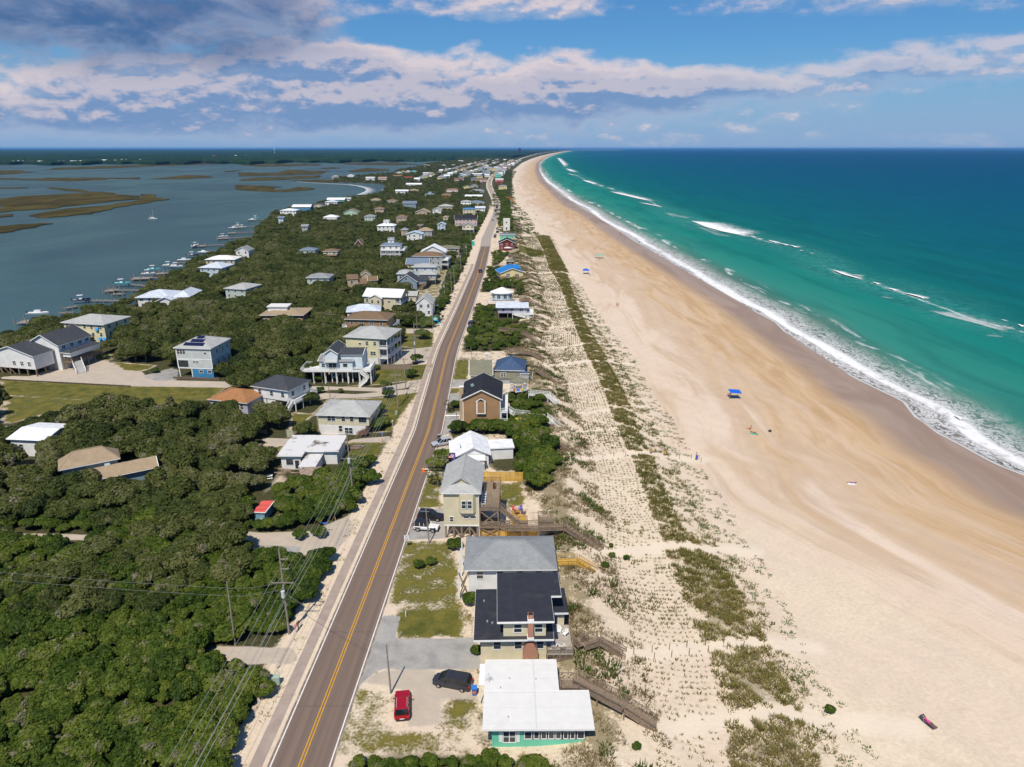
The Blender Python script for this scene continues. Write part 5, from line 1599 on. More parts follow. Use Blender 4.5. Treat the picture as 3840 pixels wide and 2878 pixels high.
# ------------------------------------------------------------------ houses between road and sound
def left_houses():
 h=House('cream two storey house with grey hip roof and clipped hedges near the road',fE,(372,1366),(805,1380),1506,None,far=(860,1256),over=.6,apron=4)
 z=h.zE;zm=z*.5
 xm=h.X0+h.w*.38
 h.block(h.X0,h.X1,h.Y0,h.Y1,zm,z,'cream','hip',2.0,'lightgrey')
 MB().box(h.X0+.02,h.X1-.9,h.Y0+.02,h.Y1,-.2,zm-.002).obj('ground_floor',wall_mat('white',None),h.root)
 MB().box(h.X0+h.w*.12,h.X0+h.w*.38,h.Y0-.02,h.Y0+.016,0,2.2).obj('garage_door',M('garage door',(.78,.74,.70),.5,.05),h.root)
 h.win('S',.26,zm+1.0,1.9,1.3,'double');h.win('S',.50,zm+1.0,.9,1.3,'sash');h.win('S',.665,zm+1.0,.9,1.3,'sash');h.win('S',.88,zm+.8,2.0,1.5,'dark');h.win('S',.43,.8,.8,1.5,'sash');h.win('S',.59,.3,1.9,1.5,'double')
 h.win('E',.3,zm+.9,1.6,1.4,'double');h.win('E',.7,zm+.9,1.2,1.4,'sash')
 stairs(h.root,(h.X1-.2,h.Y0-.8,zm*.55),(h.X1-2.8,h.Y0-.8,.1),1.0,M('brown stair wood',(.16,.08,.05),.8,.2))
 for px,py in ((497,1282),(605,1280),(675,1255)):
  v=h.loc(px,py,z+1);h.vent(v.x,v.y,z+.4,1.2,.15)
 h=House('white flat roofed bungalow with dark stains on its roof beside the utility pole',fQ,(460,712),(775,712),862,None,far=(670,457),over=.6,apron=4)
 z=h.zE
 stn=M('stained white roof',(.66,.63,.60),.9,.1,.5)
 t=NT(stn.node_tree)
 b=[n for n in t.n if n.type=='BSDF_PRINCIPLED'][0]
 tc=t.add('ShaderNodeTexCoord').outputs['Object']
 nz=t.noise(t.mapping(tc,(1,1,1),(4.2,1.0,0)),.22,6,.6,.6)
 t.set(b.inputs['Base Color'],t.mix(t.step(nz,.56,.70),(.64,.62,.60),(.12,.085,.06)))
 q=h.loc(1225,655,z);q2=h.loc(835,652,z)
 h.block(h.X0,h.X1,h.Y0,h.Y1,-.2,z,'white','flat',0,'membrane',.6)
 [o for o in h.root.children if o.name.startswith('roof')][0].data.materials[0]=stn
 MB().box(h.X1+.004,q.x-.6,q2.y+.6,h.Y1,-.2,z).obj('wall',wall_mat('white'),h.root)
 MB().box(h.X1+.605,q.x,q2.y,h.Y1+.6,z+.104,z+.36).obj('roof',stn,h.root)
 MB().box(h.X1+.64,q.x+.03,q2.y-.03,q2.y-.001,z+.06,z+.37).obj('fascia',TRIM(),h.root)
 l=h.loc(940,840,z-.7)
 MB().box(h.X1+.7,max(l.x,h.X1+3),l.y,q2.y+.55,z-.75,z-.55).obj('porch_roof',stn,h.root)
 MB().box(h.X1+1.2,max(l.x,h.X1+3)-.4,l.y+1.0,q2.y+.5,-.2,z-.76).obj('porch',wall_mat('white'),h.root)
 h.win('S',.43,1.0,1.5,1.4,'dark');h.win('S',.8,.1,.9,2.0,'one');h.win('W',.3,1,1.2,1.2);h.win('W',.7,1,1.2,1.2)
 h.keep(h.X1,q.x+1,q2.y-6,h.Y1)
 h=gen('white house with wide charcoal hip roof and raised veranda facing the road',fE,-130,165,1140,None,'hip',2.2,'white','darkgrey',None,5.4,2.4,.6,faces='SE',yR=1182,apron=4)
 h.deck(h.X1+.02,h.X1+2.6,h.Y0-.5,h.Y1,2.4,'SEN',WW)
 stairs(h.root,(h.X1+1.4,h.Y0-.5,2.4),(h.X1+1.6,h.Y0-4,0),1.1,WW)
 MB().box(h.X0,h.X0+h.w*.6,h.Y0+.2,h.Y1-.2,-.2,2.1).obj('ground_floor',wall_mat('white'),h.root)
 gen('house with burnt orange hip roof beside the yellow lawn',fL,1715,2052,885,None,'hip',1.9,'mauve','orange',9,3.0,0,.5,faces='SE',yR=920,apron=3)
 h=House('light blue house on posts with wrap around white deck and parked car beneath',fE,(395,945),(672,945),1112,None,dep=9,over=.35,apron=7)
 z=h.zE
 zd=max(2.4,standing(fE,420,1012,1112).z)
 h.block(h.X0,h.X1,h.Y0,h.Y1,zd,z,'iceblue','gx',.8,'grey')
 h.block(h.X0+h.w*.2,h.X0+h.w*.58,h.Y0-.5,h.Y1,z+.01,z+2.4,'iceblue','gy',1.3,'darkgrey')
 h.block(h.X0+h.w*.60 ,h.X1+h.w*.28,h.Y0+.9,h.Y1-.5,zd,z+1.6,'iceblue','gx',1.0,'darkgrey',.3)
 h.win('S',.38,z+.7,1.3,1.3,'double');h.win('S',.12,zd+.9,1.0,1.1);h.win('S',.40,zd+.2,2.2,1.9,'door');h.win('S',.78,zd+.9,1.3,1.1,'one')
 x0,x1=h.loc(278,1010,zd).x,h.loc(832,985,zd).x
 yd=h.loc(420,1022,zd).y
 h.deck(x0,x1,yd,h.Y0-.02,zd,'WSE',WW)
 h.deck(x0,h.X0-.02,h.Y0,h.Y0+5,zd,'WN',WW,posts=False)
 h.deck(h.X1+h.w*.28+.02,x1,h.Y0,h.Y0+6,zd,'EN',WW)
 h.deck(h.X0+h.w*.18,h.X0+h.w*.58,h.Y0-1.4,h.Y0-.52,z+.2,'WSE',WW,posts=False)
 stairs(h.root,(x1-2.8,yd-.6,zd),(x1-.6,yd-.9,zd*.5),1.1,WW);stairs(h.root,(x1-.8,yd-1.8,zd*.5),(x1-3.2,yd-2.2,0),1.1,WW)
 h.pilings(h.X0+.3,h.X1-.3,h.Y0+.5,h.Y1-.3,zd,4,3,.28,WW)
 h=House('tall pale yellow three level house with white balconies beside the road',fE,(592,757),(935,776),968,None,far=(1043,694),over=.6,apron=3)
 z=h.zE;b=z*.30
 xb=h.X1-h.w*.2
 MB().box(h.X0,xb,h.Y0,h.Y1,b,z-.07).obj('wall',wall_mat('paleyellow'),h.root)
 h.block(h.X0,h.X1,h.Y0,h.Y1,z-.06,z,'white','hip',2.2,'lightgrey',.6)
 MB().box(h.X0,xb-.2,h.Y0+.02,h.Y1,-.2,b-.002).obj('ground_floor',wall_mat('white',None),h.root)
 bx=(h.X0,xb,h.Y0,h.Y1);fh=(z-b)/2
 h.win('S',.44,b+fh+.9,.8,.6,'one',bx)
 for u in (.66,.90):h.win('S',u,b+fh+.9,.85,1.2,'sash',bx)
 h.win('S',.83,b+.9,1.7,1.2,'double',bx);h.win('S',.62,b+.9,.8,1.2,'sash',bx)
 for j in (0,1):
  h.deck(xb+.02,h.X1+.3,h.Y0,h.Y1,b+fh*j+.05,'SE',WW,posts=False)
  for v in (.2,.5,.8):h.win('E',v,b+fh*j+.15,1.6,2.0,'door',bx)
 for i in range(5):link('balcony_post',post_mesh('balcony_post',.22,z,WW),h.root,(h.X1+.15,h.Y0+.15+(h.d-.3)*i/4,-.1))
 link('balcony_post',post_mesh('balcony_post',.22,z,WW),h.root,(xb+.2,h.Y0+.15,-.1))
 h=gen('low brown shingled house with broad brown hip roof behind the tall yellow house',fE,600,942,620,None,'hip',1.9,'brown','brown',10,6.2,0,.7,faces='S',yR=628,deck=[('E',3.0,2.2,WW),('W',3.0,1.8,WW)])
 gen('house with pale blue metal hip roof just beyond the brown hip roof',fE,615,890,566,None,'hip',2.0,'white','palemetal',9,5.2,0,.5,yR=556)
 h=House('cream house with long white metal roof and tall white porch columns',fE,(744,438),(1040,450),552,None,dep=10,over=.5,apron=2)
 z=h.zE
 h.block(h.X0,h.X1-2.0,h.Y0,h.Y1,0,z,'cream','gx',2.4,'membrane')
 h.block(h.X0+h.w*.18,h.X0+h.w*.52,h.Y0-1.6,h.Y0-.52,0,z-.5,'cream','gy',1.4,'membrane',.3)
 h.block(h.X1-2.0,h.X1+.2,h.Y0,h.Y1,z-.1,z,'cream','gx',2.38,'membrane',.4)
 for i in range(4):link('column',post_mesh('column',.35,z,WW),h.root,(h.X1,h.Y0+.3+(h.d-.6)*i/3,-.1))
 h.deck(h.X1-1.98,h.X1+.4,h.Y0,h.Y1,z*.55,'SE',WW,posts=False)
 for u in (.08,.24,.44):h.win('S',u,z*.62,.9,1.3)
 h.win('S',.7,z*.62,1.1,.7,'one');h.win('S',.25,z*.6,.9,1.3,'sash',(h.X0+h.w*.18,h.X0+h.w*.52,h.Y0-1.6,0));h.win('S',.75,z*.6,.9,1.3,'sash',(h.X0+h.w*.18,h.X0+h.w*.52,h.Y0-1.6,0))
 gen('cream annexe with pale roof joined behind the white porch columns',fE,1085,1165,437,500,'gx',1.2,'cream','lightgrey',8,None,0,.3,faces='S')
 gen('small white gabled cottage with pale roof at the end of the hedge',fE,1158,1292,495,520,'gy',2.6,'white','lightgrey',9,None,0,.3,faces='S')
 h=House('taupe stepped house with brown shed roofs among oaks',fE,(622,312),(715,308),398,None,dep=7,over=.3,apron=3)
 z=h.zE;w=h.w
 h.block(h.X0,h.X1,h.Y0,h.Y1,0,z,'tan','shed',1.2,'brown')
 h.block(h.X1+.35,h.X1+w*.95,h.Y0-1.5,h.Y0+5.5,0,z-2.2,'tan','shed',1.4,'brown',.3)
 h.block(h.X1+w*.4,h.X1+w*1.25,h.Y0+5.8,h.Y1+5,0,z+.8,'tan','gy',1.6,'brown',.3)
 h.block(h.X1+w*.96,h.X1+w*1.8,h.Y0+.5,h.Y0+5.4,0,z-.9,'tan','gx',1.6,'brown',.3)
 h.win('S',.4,z-2,1.0,1.5);h.win('S',.6,1.5,1.2,1.2,'double',(h.X1+.35,h.X1+w*.95,h.Y0-1.5,0))
 h.keep(h.X1,h.X1+w*2,h.Y0-5,h.Y1+5)
 h=House('dusty blue gabled house with white trim and charcoal roof',fE,(1010,326),(1172,326),388,None,dep=11,over=.4,apron=2)
 z=h.zE
 h.block(h.X0,h.X1,h.Y0,h.Y1,0,z,'bluegrey','gy',3.2,'darkgrey')
 h.win('S',.45,z+.5,1.0,1.4);h.win('S',.72,.8,1.6,2.0,'double')
 h.deck(h.X1+.02,h.X1+4.5,h.Y0+1,h.Y1-1,z*.6,'SE',W_)
 stairs(h.root,(h.X1+4.0,h.Y0+.8,z*.6),(h.X1+1.0,h.Y0-1.6,.2),1.2,W_)
 h.block(h.X1+.5,h.X1+4.5,h.Y0+3,h.Y1,z*.6,z-.2,'bluegrey','shed',1.0,'darkgrey',.3)
 gen('grey house on piers with wide pale hip roof beside the blue gable',fE,1172,1322,272,352,'hip',1.6,'grey','lightgrey',10,None,3.2,.6,yR=272)
 gen('house with flat pale grey roof behind the blue gable',fE,1005,1120,268,None,'hip',1.2,'paleblue','lightgrey',10,6,0,.6)
 gen('house with low pale roof and wide eaves in front of the grey balcony house',fE,1130,1320,215,None,'hip',1.2,'paleblue','lightgrey',9,6.4,0,.6)
 gen('butter yellow house with slate blue gable roof',fE,1080,1262,190,None,'gx',2.6,'yellow','slate',9,5.4,0,.4)
 h=gen('grey three level house with brown hip roof and stacked white balconies',fE,1125,1362,130,232,'hip',2.0,'grey','brown',11,None,0,.5,faces='SE',yR=133)
 for zz in (3.0,6.0):h.deck(h.X1+.02,h.X1+4.0,h.Y0-.6,h.Y1,min(zz,h.zE-2),'SEN',WW)
 gen('white house with curved white gambrel roof behind the grey balcony house',fE,1190,1392,98,None,'gy',3.6,'white','white',11,7.0,0,.5,faces='S')
 gen('house with long brown hip roof behind the white gambrel roof',fE,1330,1500,68,None,'hip',1.3,'tan','olive',9,6.0,0,.6)
 h=gen('white three storey house with slate roof and railed roof lookout above the oaks',fE,880,1040,47,152,'hip',1.8,'white','slate',10,None,0,.6,faces='S',cupola='deck')
 for zz in (h.zE*.36,h.zE*.68):
  h.deck(h.X0-.3,h.X1+3.2,h.Y0-2.2,h.Y0-.02,zz,'WSE',WW);h.deck(h.X1+.02,h.X1+3.2,h.Y0,h.Y1,zz,'EN',WW)
 gen('small beige house with dark porch in the middle of the oaks',fE,430,553,92,146,'hip',1.2,'cream','brown',8,None,2.2,.5,deck=[('S',0,2.0,M('dark porch wood',(.13,.075,.045),.8,.2))])
 gen('dark brown A frame cabin peeping out of the oaks',fE,680,745,38,None,'gy',3.4,'darkbrown','brown',8,3.0,0,.3)
 gen('grey green hip roof half sunk in the oak canopy',fE,300,490,298,None,'hip',1.6,'seagreen','grey',9,5.2,0,.6)
 h=gen('sprawling house with tan hip roof and white flat clerestory',fE,-60,290,590,None,'hip',1.5,'brown','tan',12,4.2,0,.8)
 h.block(h.X0+1.5,h.X0+9,h.Y0+3.5,h.Y1-3.5,h.zE+.6,h.zE+2.4,'white','flat',0,'membrane',.4)
 gen('slate roofed shed in the oaks near the small beige house',fE,250,378,82,None,'hip',1.2,'seagreen','slate',8,5.2,0,.5)
 h=House('white farmhouse with charcoal gables on stilts at the end of the pale drive',fL,(-120,500),(274,530),662,None,dep=7,over=.4,apron=4)
 z=h.zE
 zb=max(1.8,standing(fL,100,604,662).z)
 h.block(h.X0,h.X1,h.Y0,h.Y1,zb,z,'white','gy',2.6,'darkgrey')
 h.pilings(h.X0+.3,h.X1-.3,h.Y0+.3,h.Y1-.3,zb+.2,6,3,.3,WOOD())
 h.brace([((h.X0+.3+i*2.2,h.Y0+.1,zb-.2),(h.X0+2.2+i*2.2,h.Y0+.1,.2)) for i in range(4)])
 for u in (.55,.72,.88):h.win('S',u,zb+1.0,1.0,1.3,'double')
 x2,x3=h.X0+h.w*.45,h.X0+h.w*1.12
 h.block(x2,x3,h.Y1+.42,h.Y1+13,0,z+1.6,'white','gy',3.0,'darkgrey',.5)
 h.block(x3+.52,x3+3.4,h.Y1+1,h.Y1+13,z-2.2,z-.9,'white','hip',.8,'darkgrey',.5)
 h.deck(x3+.02,x3+3.6,h.Y1+1,h.Y1+13,zb+.4,'SE',W_)
 for v in (.15,.4,.65,.88):h.win('E',v,z+.1,1.2,1.0,'double',(x2,x3,h.Y1+.42,h.Y1+13));h.win('E',v,zb+.9,1.0,1.6,'sash',(x2,x3,h.Y1+.42,h.Y1+13))
 stairs(h.root,(x3+3.6,h.Y1+2.6,zb+.4),(x3+8.2,h.Y1-1.0,.1),2.6,WW)
 h.keep(x2,x3+9,h.Y0-3,h.Y1+14)
 h=gen('yellow two level house with pale hip roof and timber deck by the docks',fL,497,862,247,425,'hip',1.9,'paleyellow','lightgrey',12,None,0,.7,faces='SE',yR=268,apron=3)
 h.deck(h.X0-3.5,h.X0+h.w*.7,h.Y0-2.8,h.Y0-.02,h.zE*.45,'WSE',M('yellowed wood',(.46,.34,.13),.8,.15,3,kind='wood'))
 aw=M('blue awning',(.02,.26,.62),.7,.05)
 for (u,zz) in ((.82,h.zE*.72),(.86,h.zE*.30),(.97,h.zE*.30)):
  x=h.X0+h.w*u
  mb=MB();P=[(x-.6,h.Y0-.7,zz+.2),(x+.6,h.Y0-.7,zz+.2),(x+.6,h.Y0-.01,zz+1.0),(x-.6,h.Y0-.01,zz+1.0)]
  mb.quad(*P);mb.quad(*[(p[0],p[1],p[2]-.04) for p in P][::-1]);mb.obj('awning',aw,h.root)
 h=House('pale grey house with blue ground floor and solar panels on its roof',fL,(1432,458),(1748,468),692,None,far=(1908,378),over=.5,apron=4)
 z=h.zE;b=z*.30
 h.block(h.X0,h.X1,h.Y0,h.Y1,b,z,'palegrey','hip',2.3,'lightgrey')
 MB().box(h.X0+h.w*.40,h.X1-.02,h.Y0+.03,h.Y1-.03,-.2,b-.002).obj('ground_floor',wall_mat('blue','batten'),h.root)
 MB().box(h.X0+.3,h.X0+h.w*.40,h.Y1-2,h.Y1-.05,-.2,b-.002).obj('ground_floor',wall_mat('blue','batten'),h.root)
 tb=MB()
 for zz in (b,b+(z-b)*.45):tb.box(h.X0-.03,h.X1+.03,h.Y0-.04,h.Y0-.002,zz,zz+.22);tb.box(h.X1+.002,h.X1+.04,h.Y0,h.Y1,zz,zz+.22)
 tb.obj('trim_band',TRIM(),h.root)
 for xx in (h.X0-.03,h.X1-.17):MB().box(xx,xx+.2,h.Y0-.05,h.Y0-.003,b+.23,z-.2).obj('corner_board',TRIM(),h.root)
 for x in (.02,.38):link('carport_post',post_mesh('carport_post',.3,b,WW),h.root,(h.X0+h.w*x,h.Y0+.2,-.1))
 h.win('S',.15,z-1.8,2.6,1.3,'triple');h.win('S',.84,z-1.7,.7,.6,'one');h.win('S',.53,b+1.9,1.8,.55,'double');h.win('S',.17,b+.4,3.2,2.2,'dark')
 gf=(h.X0+h.w*.4,h.X1,h.Y0+.03,h.Y1)
 h.win('S',.42,b*.55,1.2,.8,'one',gf);h.win('S',.82,b*.55,1.2,.8,'one',gf)
 for v in (.3,.6,.85):h.win('E',v,z-2.2,.8,1.3);h.win('E',v,b+.8,.8,1.3)
 pm=M('solar panel',(.012,.016,.06),.25,.2,1)
 sl=math.atan2(2.3,(h.d/2+.5))
 for row,n,x0_ in ((0,6,-.30),(1,4,-.20),(2,2,-.12)):
  for i in range(n):
   yy=h.Y0+.6+row*1.75
   o=MB().box(0,1.02,0,1.6,0,.05).obj('solar_panel',pm,h.root)
   o.location=(h.w*x0_+i*1.06+row*.25,yy,z+.3+(yy-h.Y0+.5)*math.tan(sl))
   o.rotation_euler=(sl,0,0)
 mw=M('grey stacked wall',(.14,.10,.08),.9,.25,2)
 wl=thing('retaining_wall','low dark timber planting wall with small shrubs at the corner of the solar house','wall',tuple(at(fL,1440,708)),h.yaw)
 L=(at(fL,1440,708)-at(fL,1800,735)).length
 MB().box(0,L,-.2,.2,0,.6).obj('timber_wall',mw,wl)
 h=House('brown roofed house with skylights sunk among the grey green oaks',fL,(482,1478),(1000,1376),None,4.2,far=(1072,1277),over=.6,apron=3)
 h.block(h.X0,h.X1,h.Y0,h.Y1,0,4.2,'bluegrey','hip',2.4,'tan',.6)
 h.block(h.X0+h.w*.55,h.X1+6.5,h.Y0-5.5,h.Y0-.65,0,3.0,'bluegrey','gx',1.2,'tan',.5)
 h.keep(h.X0+h.w*.55,h.X1+7,h.Y0-9,h.Y0)
 h.win('S',.15,1.2,1.6,1.6,'double');h.win('S',.3,1.2,1.2,1.6,'sash');h.win('W',.5,1.0,1.4,1.6,'double')
 for px,py in ((858,1262),(876,1358)):
  v=h.loc(px,py,5.6);o=MB().box(-.5,.5,-.35,.35,0,.12).obj('skylight',M('skylight glass',(.30,.42,.40),.2,.05),h.root);o.location=(v.x,v.y,4.4+2.4*(1-abs(v.y)/(h.d/2+.6))+.02);o.rotation_euler=(math.copysign(.34,-v.y),0,0)
 gen('white box house with bright white roof between oaks and scrub',fL,50,366,1212,1345,'gx',.8,'white','white',9,None,0,.5,faces='S',yR=1226)
 h=gen('large white house with jagged pale metal roofs at the edge of the sound',fN,1115,1420,1368,1452,'hip',2.2,'white','palemetal',13,None,0,.8,faces='SE',yR=1366)
 h.block(h.X1-4,h.X1+3.5,h.Y0-4.5,h.Y0-.9,0,h.zE-.6,'white','gy',1.6,'palemetal',.5)
 h.block(h.X1+.9,h.X1+7,h.Y0+2,h.Y1+3,0,h.zE-.3,'white','hip',2.3,'palemetal',.6)
 gen('sage house with pale shingled hip roof behind the jagged white roofs',fN,1850,2036,1290,1372,'hip',1.7,'seagreen','lightgrey',12,None,0,.6,faces='SE',yR=1300)
 gen('sky blue house with pale metal hip roof over the treetops by the docks',fN,1642,1842,1118,1192,'hip',2.2,'paleblue','palemetal',13,None,0,.6,faces='SE',yR=1122)
 gen('house with wide cream hip roof just behind the sky blue house',fN,1692,1948,1052,None,'hip',1.7,'cream','membrane',11,5.6,0,.6)
 gen('small white gabled boathouse with grey roof near the long pier',fN,1945,2062,976,1000,'gy',2.2,'white','grey',9,None,0,.4,faces='S')
left_houses()
# ------------------------------------------------------------------ houses further along: x0, x1, eave row, foot row, roof, rise, wall, roof material, label
FAR=[(fT,272,388,500,512,'hip',1.6,'white','white','low white hip roof where the treeline meets the sound'),
 (fT,355,487,474,490,'gx',2.0,'blue','white','house with broad white roof and deep blue side wall by the sound'),
 (fT,492,590,468,486,'gy',2.4,'cream','darkgrey','cream house with dark gabled roof next to the deep blue walled house'),
 (fT,584,672,440,468,'hip',1.8,'white','palemetal','white two storey house with grey hip roof in front of the aqua walled house'),
 (fT,597,722,424,450,'gx',2.0,'teal','white','aqua walled house under a large white roof at the sound'),
 (fT,722,765,418,440,'gx',1.6,'white','lightgrey','narrow pale house right beside the aqua walled house'),
 (fT,900,968,425,446,'hip',1.6,'cream','tan','beige house with tan hip roof and a row of four windows'),
 (fT,1013,1087,432,452,'hip',1.8,'cream','brown','cream house with brown hip roof in the oaks'),
 (fT,1123,1218,450,462,'gx',2.2,'bluegrey','slate','house with large slate blue roof in the oaks'),
 (fT,927,995,488,500,'hip',2.0,'tan','brown','brown pyramid roof standing alone in the oaks'),
 (fT,712,816,512,540,'gy',3.2,'lightgreen','olive','pale green gabled house under a steep olive roof'),
 (fT,571,672,546,577,'hip',1.9,'white','white','white pavilion like house with white hip roof and dark porch'),
 (fT,258,300,549,556,'gx',1.0,'paleblue','slate','tiny slate roof at the edge of the oaks near the docks'),
 (fT,420,468,608,616,'gx',1.2,'grey','grey','tiny grey roof deep in the oaks'),
 (fT,943,1070,606,624,'hip',1.9,'white','white','white hip roofed house with square railed lookout on top'),
 (fT,855,935,540,550,'hip',1.4,'seagreen','grey','grey green hip roof just above the oak tops'),
 (fT,1075,1155,546,556,'hip',2.0,'tan','brown','dull brown hip roof between the oaks'),
 (fT,1207,1315,512,532,'gy',3.2,'tan','tan','tan gabled house with wide porch roof'),
 (fT,1327,1393,494,506,'gy',2.0,'white','lightgrey','white and grey gabled cottage left of the low tan roof'),
 (fT,1368,1470,470,480,'hip',1.8,'tan','lightgrey','low pale tan hip roof with deep eaves'),
 (fT,1275,1345,386,404,'hip',1.2,'paleblue','slate','baby blue house with small lookout tower'),
 (fT,1392,1462,388,410,'hip',1.6,'orange','brown','rust and ochre house with brown hip roof'),
 (fT,1425,1507,352,382,'hip',.9,'pink','orange','salmon coloured two storey house with balconies'),
 (fT,1072,1162,364,386,'gx',1.6,'white','white','boxy white house with blank white roof'),
 (fT,1162,1235,360,376,'hip',1.8,'yellow','tan','yellow house with tan hip roof beside the boxy white house'),
 (fT,1146,1255,318,334,'gx',2.0,'white','white','sprawling white house with several white gables'),
 (fT,1538,1597,338,356,'gy',2.4,'yellow','tan','yellow gabled house near the road bend'),
 (fT,1590,1645,328,352,'gy',2.4,'grey','grey','grey gabled house beside the yellow gabled house'),
 (fT,1500,1545,284,294,'gy',2.2,'white','white','small white gable standing alone in the scrub'),
 (fT,1590,1690,362,374,'hip',2.0,'grey','grey','wide grey hip roof close to the road bend'),
 (fT,1554,1675,400,416,'gx',1.6,'cream','white','long house with gleaming white roof by the road'),
 (fT,1523,1600,438,470,'hip',1.4,'white','lightgrey','white house with stacked balconies and pale hip roof'),
 (fT,1575,1690,444,466,'hip',2.0,'cream','slate','house with big slate blue hip roof by the road'),
 (fT,1537,1628,488,530,'hip',.8,'cream','blue','cream stepped house with bright blue top roof'),
 (fT,1625,1695,482,514,'gx',1.6,'white','palemetal','white house with pale blue metal roof next to the stepped house'),
 (fT,1480,1640,556,606,'gx',2.6,'pink','black','long pinkish house with black roof and pale porch roof'),
 (fT,1532,1620,604,622,'gy',2.2,'cream','grey','cream porch house with grey gable in front of the long black roof'),
 (fT,1360,1422,596,608,'gy',1.6,'paleblue','paleblue_roof','ice blue cottage with pale roof in the scrub'),
 (fT,1225,1330,640,662,'hip',2.2,'grey','tan','tan hip roofed house on posts'),
 (fT,1147,1262,662,678,'gy',1.6,'white','paleblue_roof','white house with light blue metal roof before the tan hip roof'),
 (fT,1108,1160,634,648,'hip',1.4,'tan','grey','grey brown hip roof behind the light blue metal roof'),
 (fT,1225,1262,602,622,'flat',0,'darkbrown','brown','dark brown square lookout hut'),
 (fT,1400,1440,546,556,'hip',1.2,'cream','tan','small tan roof by the poles'),
 (fT,738,787,256,280,'hip',1.6,'white','white','white two storey house alone on the marsh point'),
 (fT,866,930,272,298,'gx',1.4,'white','white','white box house with open ground floor on the point'),
 (fT,952,1014,272,296,'gx',1.4,'pink','pink_roof','pale pink box house with open ground floor on the point'),
 (fT,632,680,262,284,'hip',1.6,'grey','lightgrey','grey house nearest the tip of the marsh point'),
 (fT,1145,1176,226,242,'hip',1.2,'white','white','tall white house before the teal hip roof'),
 (fT,1175,1222,228,243,'hip',1.8,'white','teal','white house with teal hip roof'),
 (fT,1068,1115,236,252,'gy',2.0,'white','white','white gabled house left of the yellow gable'),
 (fT,1112,1142,228,244,'gy',2.0,'yellow','tan','small yellow gable behind the orange wall'),
 (fT,1057,1120,258,270,'gx',1.4,'cream','orange','house with glowing orange roof'),
 (fT,1130,1197,270,279,'gx',1.4,'cream','red','long brick red roof in the scrub'),
 (fT,1262,1325,240,258,'gx',1.4,'white','white','low white house in the scrub past the red roof'),
 (fT,1518,1572,246,263,'gx',1.4,'paleblue','palemetal','powder blue house with metal roof'),
 (fT,1535,1586,226,246,'hip',1.6,'tan','grey','tan house behind the powder blue house'),
 (fT,1610,1672,246,266,'gx',1.6,'white','white','white gabled house on the inside of the bend'),
 (fT,1594,1645,276,300,'hip',1.4,'blue','slate','blue house with slate roof inside the bend'),
 (fT,1598,1645,292,306,'gx',1.2,'orange','orange','orange house in front of the blue house inside the bend'),
 (fT,1640,1690,218,238,'gx',1.4,'paleblue','slate','sky blue house further round the bend'),
 (fT,1685,1740,200,216,'gx',1.4,'white','palemetal','pale house with metal roof further round the bend'),
 (fT,1505,1545,155,168,'hip',1.6,'white','white','white cottage at the far edge of the scrub'),
 (fT,1390,1428,186,196,'hip',1.6,'white','white','small white hip roof beyond the red roofed cottage'),
 (fT,1455,1490,182,194,'gy',1.8,'cream','red','cottage with a small red gable far off'),
 (fT,1262,1312,184,196,'hip',1.6,'cream','tan','tan cottage at the marsh edge far off'),
 (fT,1420,1500,246,256,'gx',1.0,'orange','teal','low orange house with teal roof'),
 (fT,1226,1256,270,278,'hip',1.4,'teal','teal','tiny turquoise hip roof in the scrub'),
 (fZ7,1165,1270,502,545,'hip',1.6,'yellow','grey','ochre beach house with grey roof at the outside of the bend'),
 (fZ7,1138,1222,450,482,'gx',1.6,'red','red','bright red roofed beach house at the outside of the bend'),
 (fZ7,1128,1225,424,448,'gx',1.6,'pink','white','coral pink beach house behind the bright red roof'),
 (fZ7,1126,1202,372,400,'hip',2.4,'teal','teal','mint green hip roofed beach house at the outside of the bend'),
 (fZ7,1185,1245,332,358,'gx',1.6,'white','palemetal','white beach house past the mint green roof'),
 (fZ7,1215,1270,282,305,'hip',1.6,'cream','tan','cream beach house further along the dune'),
 (fZ7,1262,1310,262,292,'gx',1.6,'white','grey','white beach house with grey roof further along the dune')]
ROOFS['paleblue_roof']=((.42,.56,.66),'seam')
ROOFS['pink_roof']=((.50,.33,.25),'shingle')
for f_,x0,x1,ye,yb,rf,ri,wl,rm,lb in FAR:
 gen(lb,f_,x0,x1,ye,yb,rf,ri,wl,rm,None,None,0,.5,kind='siding',apron=4,cupola='deck' if 'railed lookout' in lb else (True if 'lookout tower' in lb else False),
  deck=[('S',2.6,1.8,WW)] if any(k in lb for k in ('balconies','stacked','porch house','pavilion')) else None)
